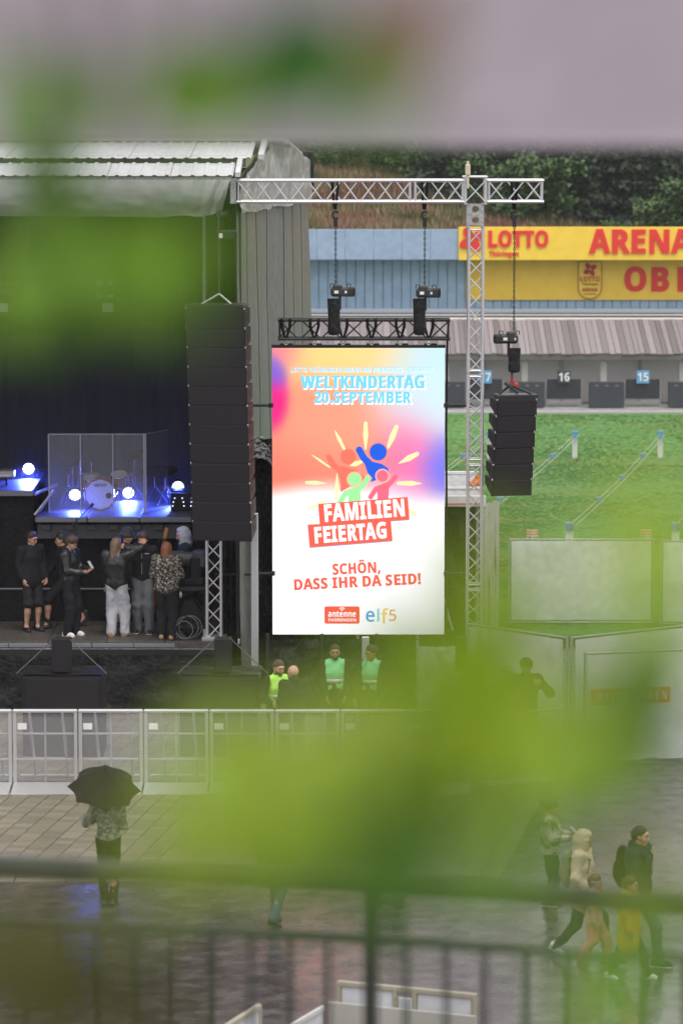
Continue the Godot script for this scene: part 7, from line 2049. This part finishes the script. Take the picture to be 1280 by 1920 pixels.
# ---------------------------------------------------------------- the tree whose twigs hang close before the lens
func make_tree():
	var t = thing("leafy_tree", "young broadleaf tree whose green twigs hang close before the view", "tree", Vector3(-1.1, 7.0, -2.6))
	var bark: StandardMaterial3D = mats.bark
	var tb := B.new()
	tb.tube([Vector3(-1.1, 6.95, -2.6), Vector3(-1.08, 8.5, -2.62), Vector3(-1.1, 10.2, -2.6), Vector3(-1.05, 11.8, -2.65), Vector3(-1.0, 13.0, -2.6)], [0.09, 0.075, 0.06, 0.04, 0.015], 10)
	part(t, "trunk", tb.mesh(), bark)
	# one limb passes above the view and one below it; the twigs grow from these
	var high: float = at(640, -700, 2.4).y
	var deep: float = at(640, 2500, 2.4).y
	for y in [high, deep]:
		var lb := B.new()
		lb.tube([Vector3(-1.08, y - 0.12, -2.62), Vector3(-0.5, y, -2.45), Vector3(0.1, y + 0.02, -2.35), Vector3(0.7, y - 0.02, -2.3)], [0.03, 0.022, 0.015, 0.006], 8)
		part(t, "limb", lb.mesh(), bark)
	var greens := [[Color(0.12, 0.27, 0.012), Color(0.19, 0.36, 0.016)], [Color(0.25, 0.39, 0.014), Color(0.36, 0.5, 0.024)], [Color(0.035, 0.13, 0.015), Color(0.07, 0.18, 0.025)], [Color(0.08, 0.09, 0.015), Color(0.13, 0.13, 0.02)], [Color(0.22, 0.13, 0.06), Color(0.27, 0.16, 0.08)]]
	# where the sprays hang: u, v, distance, half width, half height, leaves, colour
	var sprays := [
		[510, 100, 2.3, 120, 30, 10, 2], [400, 160, 2.4, 110, 25, 7, 0], [150, 200, 2.4, 130, 30, 8, 0], [590, 120, 2.2, 50, 30, 4, 2], [760, 45, 2.2, 70, 15, 2, 4], [770, 190, 2.2, 50, 50, 2, 0],
		[110, 465, 2.4, 130, 40, 8, 0], [290, 480, 2.4, 90, 45, 9, 0], [200, 500, 2.6, 180, 50, 8, 2], [320, 545, 2.4, 50, 30, 5, 0], [60, 550, 2.3, 70, 40, 6, 0], [190, 530, 2.3, 90, 40, 6, 0], [70, 330, 3.4, 50, 50, 8, 2],
		[640, 1400, 2.1, 180, 50, 15, 1], [600, 1440, 2.5, 200, 70, 5, 0], [500, 1480, 1.8, 130, 60, 8, 1], [820, 1310, 1.9, 110, 80, 11, 1], [720, 1530, 2.2, 140, 40, 12, 2], [540, 1540, 2.0, 120, 45, 7, 0], [950, 1350, 1.9, 80, 90, 6, 1], [1190, 1340, 2.3, 70, 110, 22, 2], [1080, 1430, 2.1, 110, 50, 5, 0], [900, 1440, 2.2, 120, 60, 8, 1], [930, 1400, 2.4, 120, 60, 3, 0], [890, 1130, 1.9, 60, 120, 5, 1], [1090, 1080, 1.8, 190, 70, 5, 1], [470, 1570, 1.9, 90, 40, 3, 1], [350, 1460, 1.9, 100, 60, 3, 1], [200, 1500, 1.9, 130, 70, 2, 3], [330, 1600, 2.0, 120, 40, 2, 1], [620, 1600, 2.0, 100, 30, 3, 0], [1240, 1180, 2.1, 60, 80, 3, 0],
		[1130, 1660, 2.3, 160, 16, 4, 1], [860, 1640, 2.1, 140, 40, 4, 0], [740, 1630, 2.1, 120, 40, 4, 2], [1020, 1840, 1.9, 150, 50, 1, 0], [1250, 1820, 2.1, 50, 90, 2, 2], [90, 1790, 2.0, 110, 60, 8, 3], [230, 1860, 2.0, 80, 40, 3, 3], [60, 1890, 2.0, 90, 30, 4, 3], [340, 1640, 1.9, 80, 50, 2, 1], [1130, 1450, 2.3, 80, 40, 7, 2]]
	var lm: StandardMaterial3D = mat("near_leaf", Color.WHITE, 0.45)
	lm.albedo_color = Color.WHITE; lm.vertex_color_use_as_albedo = true; lm.backlight_enabled = true; lm.backlight = Color(0.75, 0.75, 0.75)
	for s in sprays:
		rng.seed = int(s[0] * 7 + s[1] * 13)
		var mid: Vector3 = at(s[0], s[1], s[2])
		var tw := B.new()
		var fb := B.new()
		var root := Vector3(mid.x - 0.05, high if s[1] < 960 else deep, -2.4)
		tw.tube([root, root.lerp(mid, 0.5) + Vector3(0.015, 0, 0), mid + Vector3(-0.005, 0.0, 0)], [0.005, 0.0022, 0.0012], 6)
		for k in s[5]:
			var u: float = s[0] + rng.randf_range(-1.0, 1.0) * s[3]
			var v: float = s[1] + rng.randf_range(-1.0, 1.0) * s[4]
			var p: Vector3 = at(u, v, s[2] + rng.randf_range(-0.12, 0.12))
			var sz := rng.randf_range(0.028, 0.04)
			var bs := Basis.from_euler(Vector3(rng.randf_range(0.5, 1.5), rng.randf() * TAU, rng.randf_range(-0.5, 0.5)))
			var col: Color = greens[s[6]][0].lerp(greens[s[6]][1], rng.randf())
			var n0 := fb.v.size()
			for half in [-1.0, 1.0]:
				var prof := [Vector2(0, -1), Vector2(0.55, -0.55), Vector2(0.72, 0.0), Vector2(0.5, 0.55), Vector2(0, 1.1)]
				for j in 4:
					var a0 := Vector3(prof[j].x * half, absf(prof[j].x) * 0.22, prof[j].y) * sz
					var a1 := Vector3(prof[j + 1].x * half, absf(prof[j + 1].x) * 0.22, prof[j + 1].y) * sz
					var m0 := Vector3(0, 0, prof[j].y) * sz
					var m1 := Vector3(0, 0, prof[j + 1].y) * sz
					fb.quad(p + bs * m0, p + bs * a0, p + bs * a1, p + bs * m1, (bs * Vector3(-0.25 * half, 1, 0)).normalized())
			for q in fb.v.size() - n0: fb.c.append(col)
			tw.tube([mid.lerp(p, 0.1) + Vector3(0, 0.01, 0), p + bs * Vector3(0, 0, -sz)], [0.0015, 0.001], 4)
		var br = part(t, "twig", tw.mesh(), bark)
		kind_stuff(part(br, "leaves", fb.mesh(), lm))
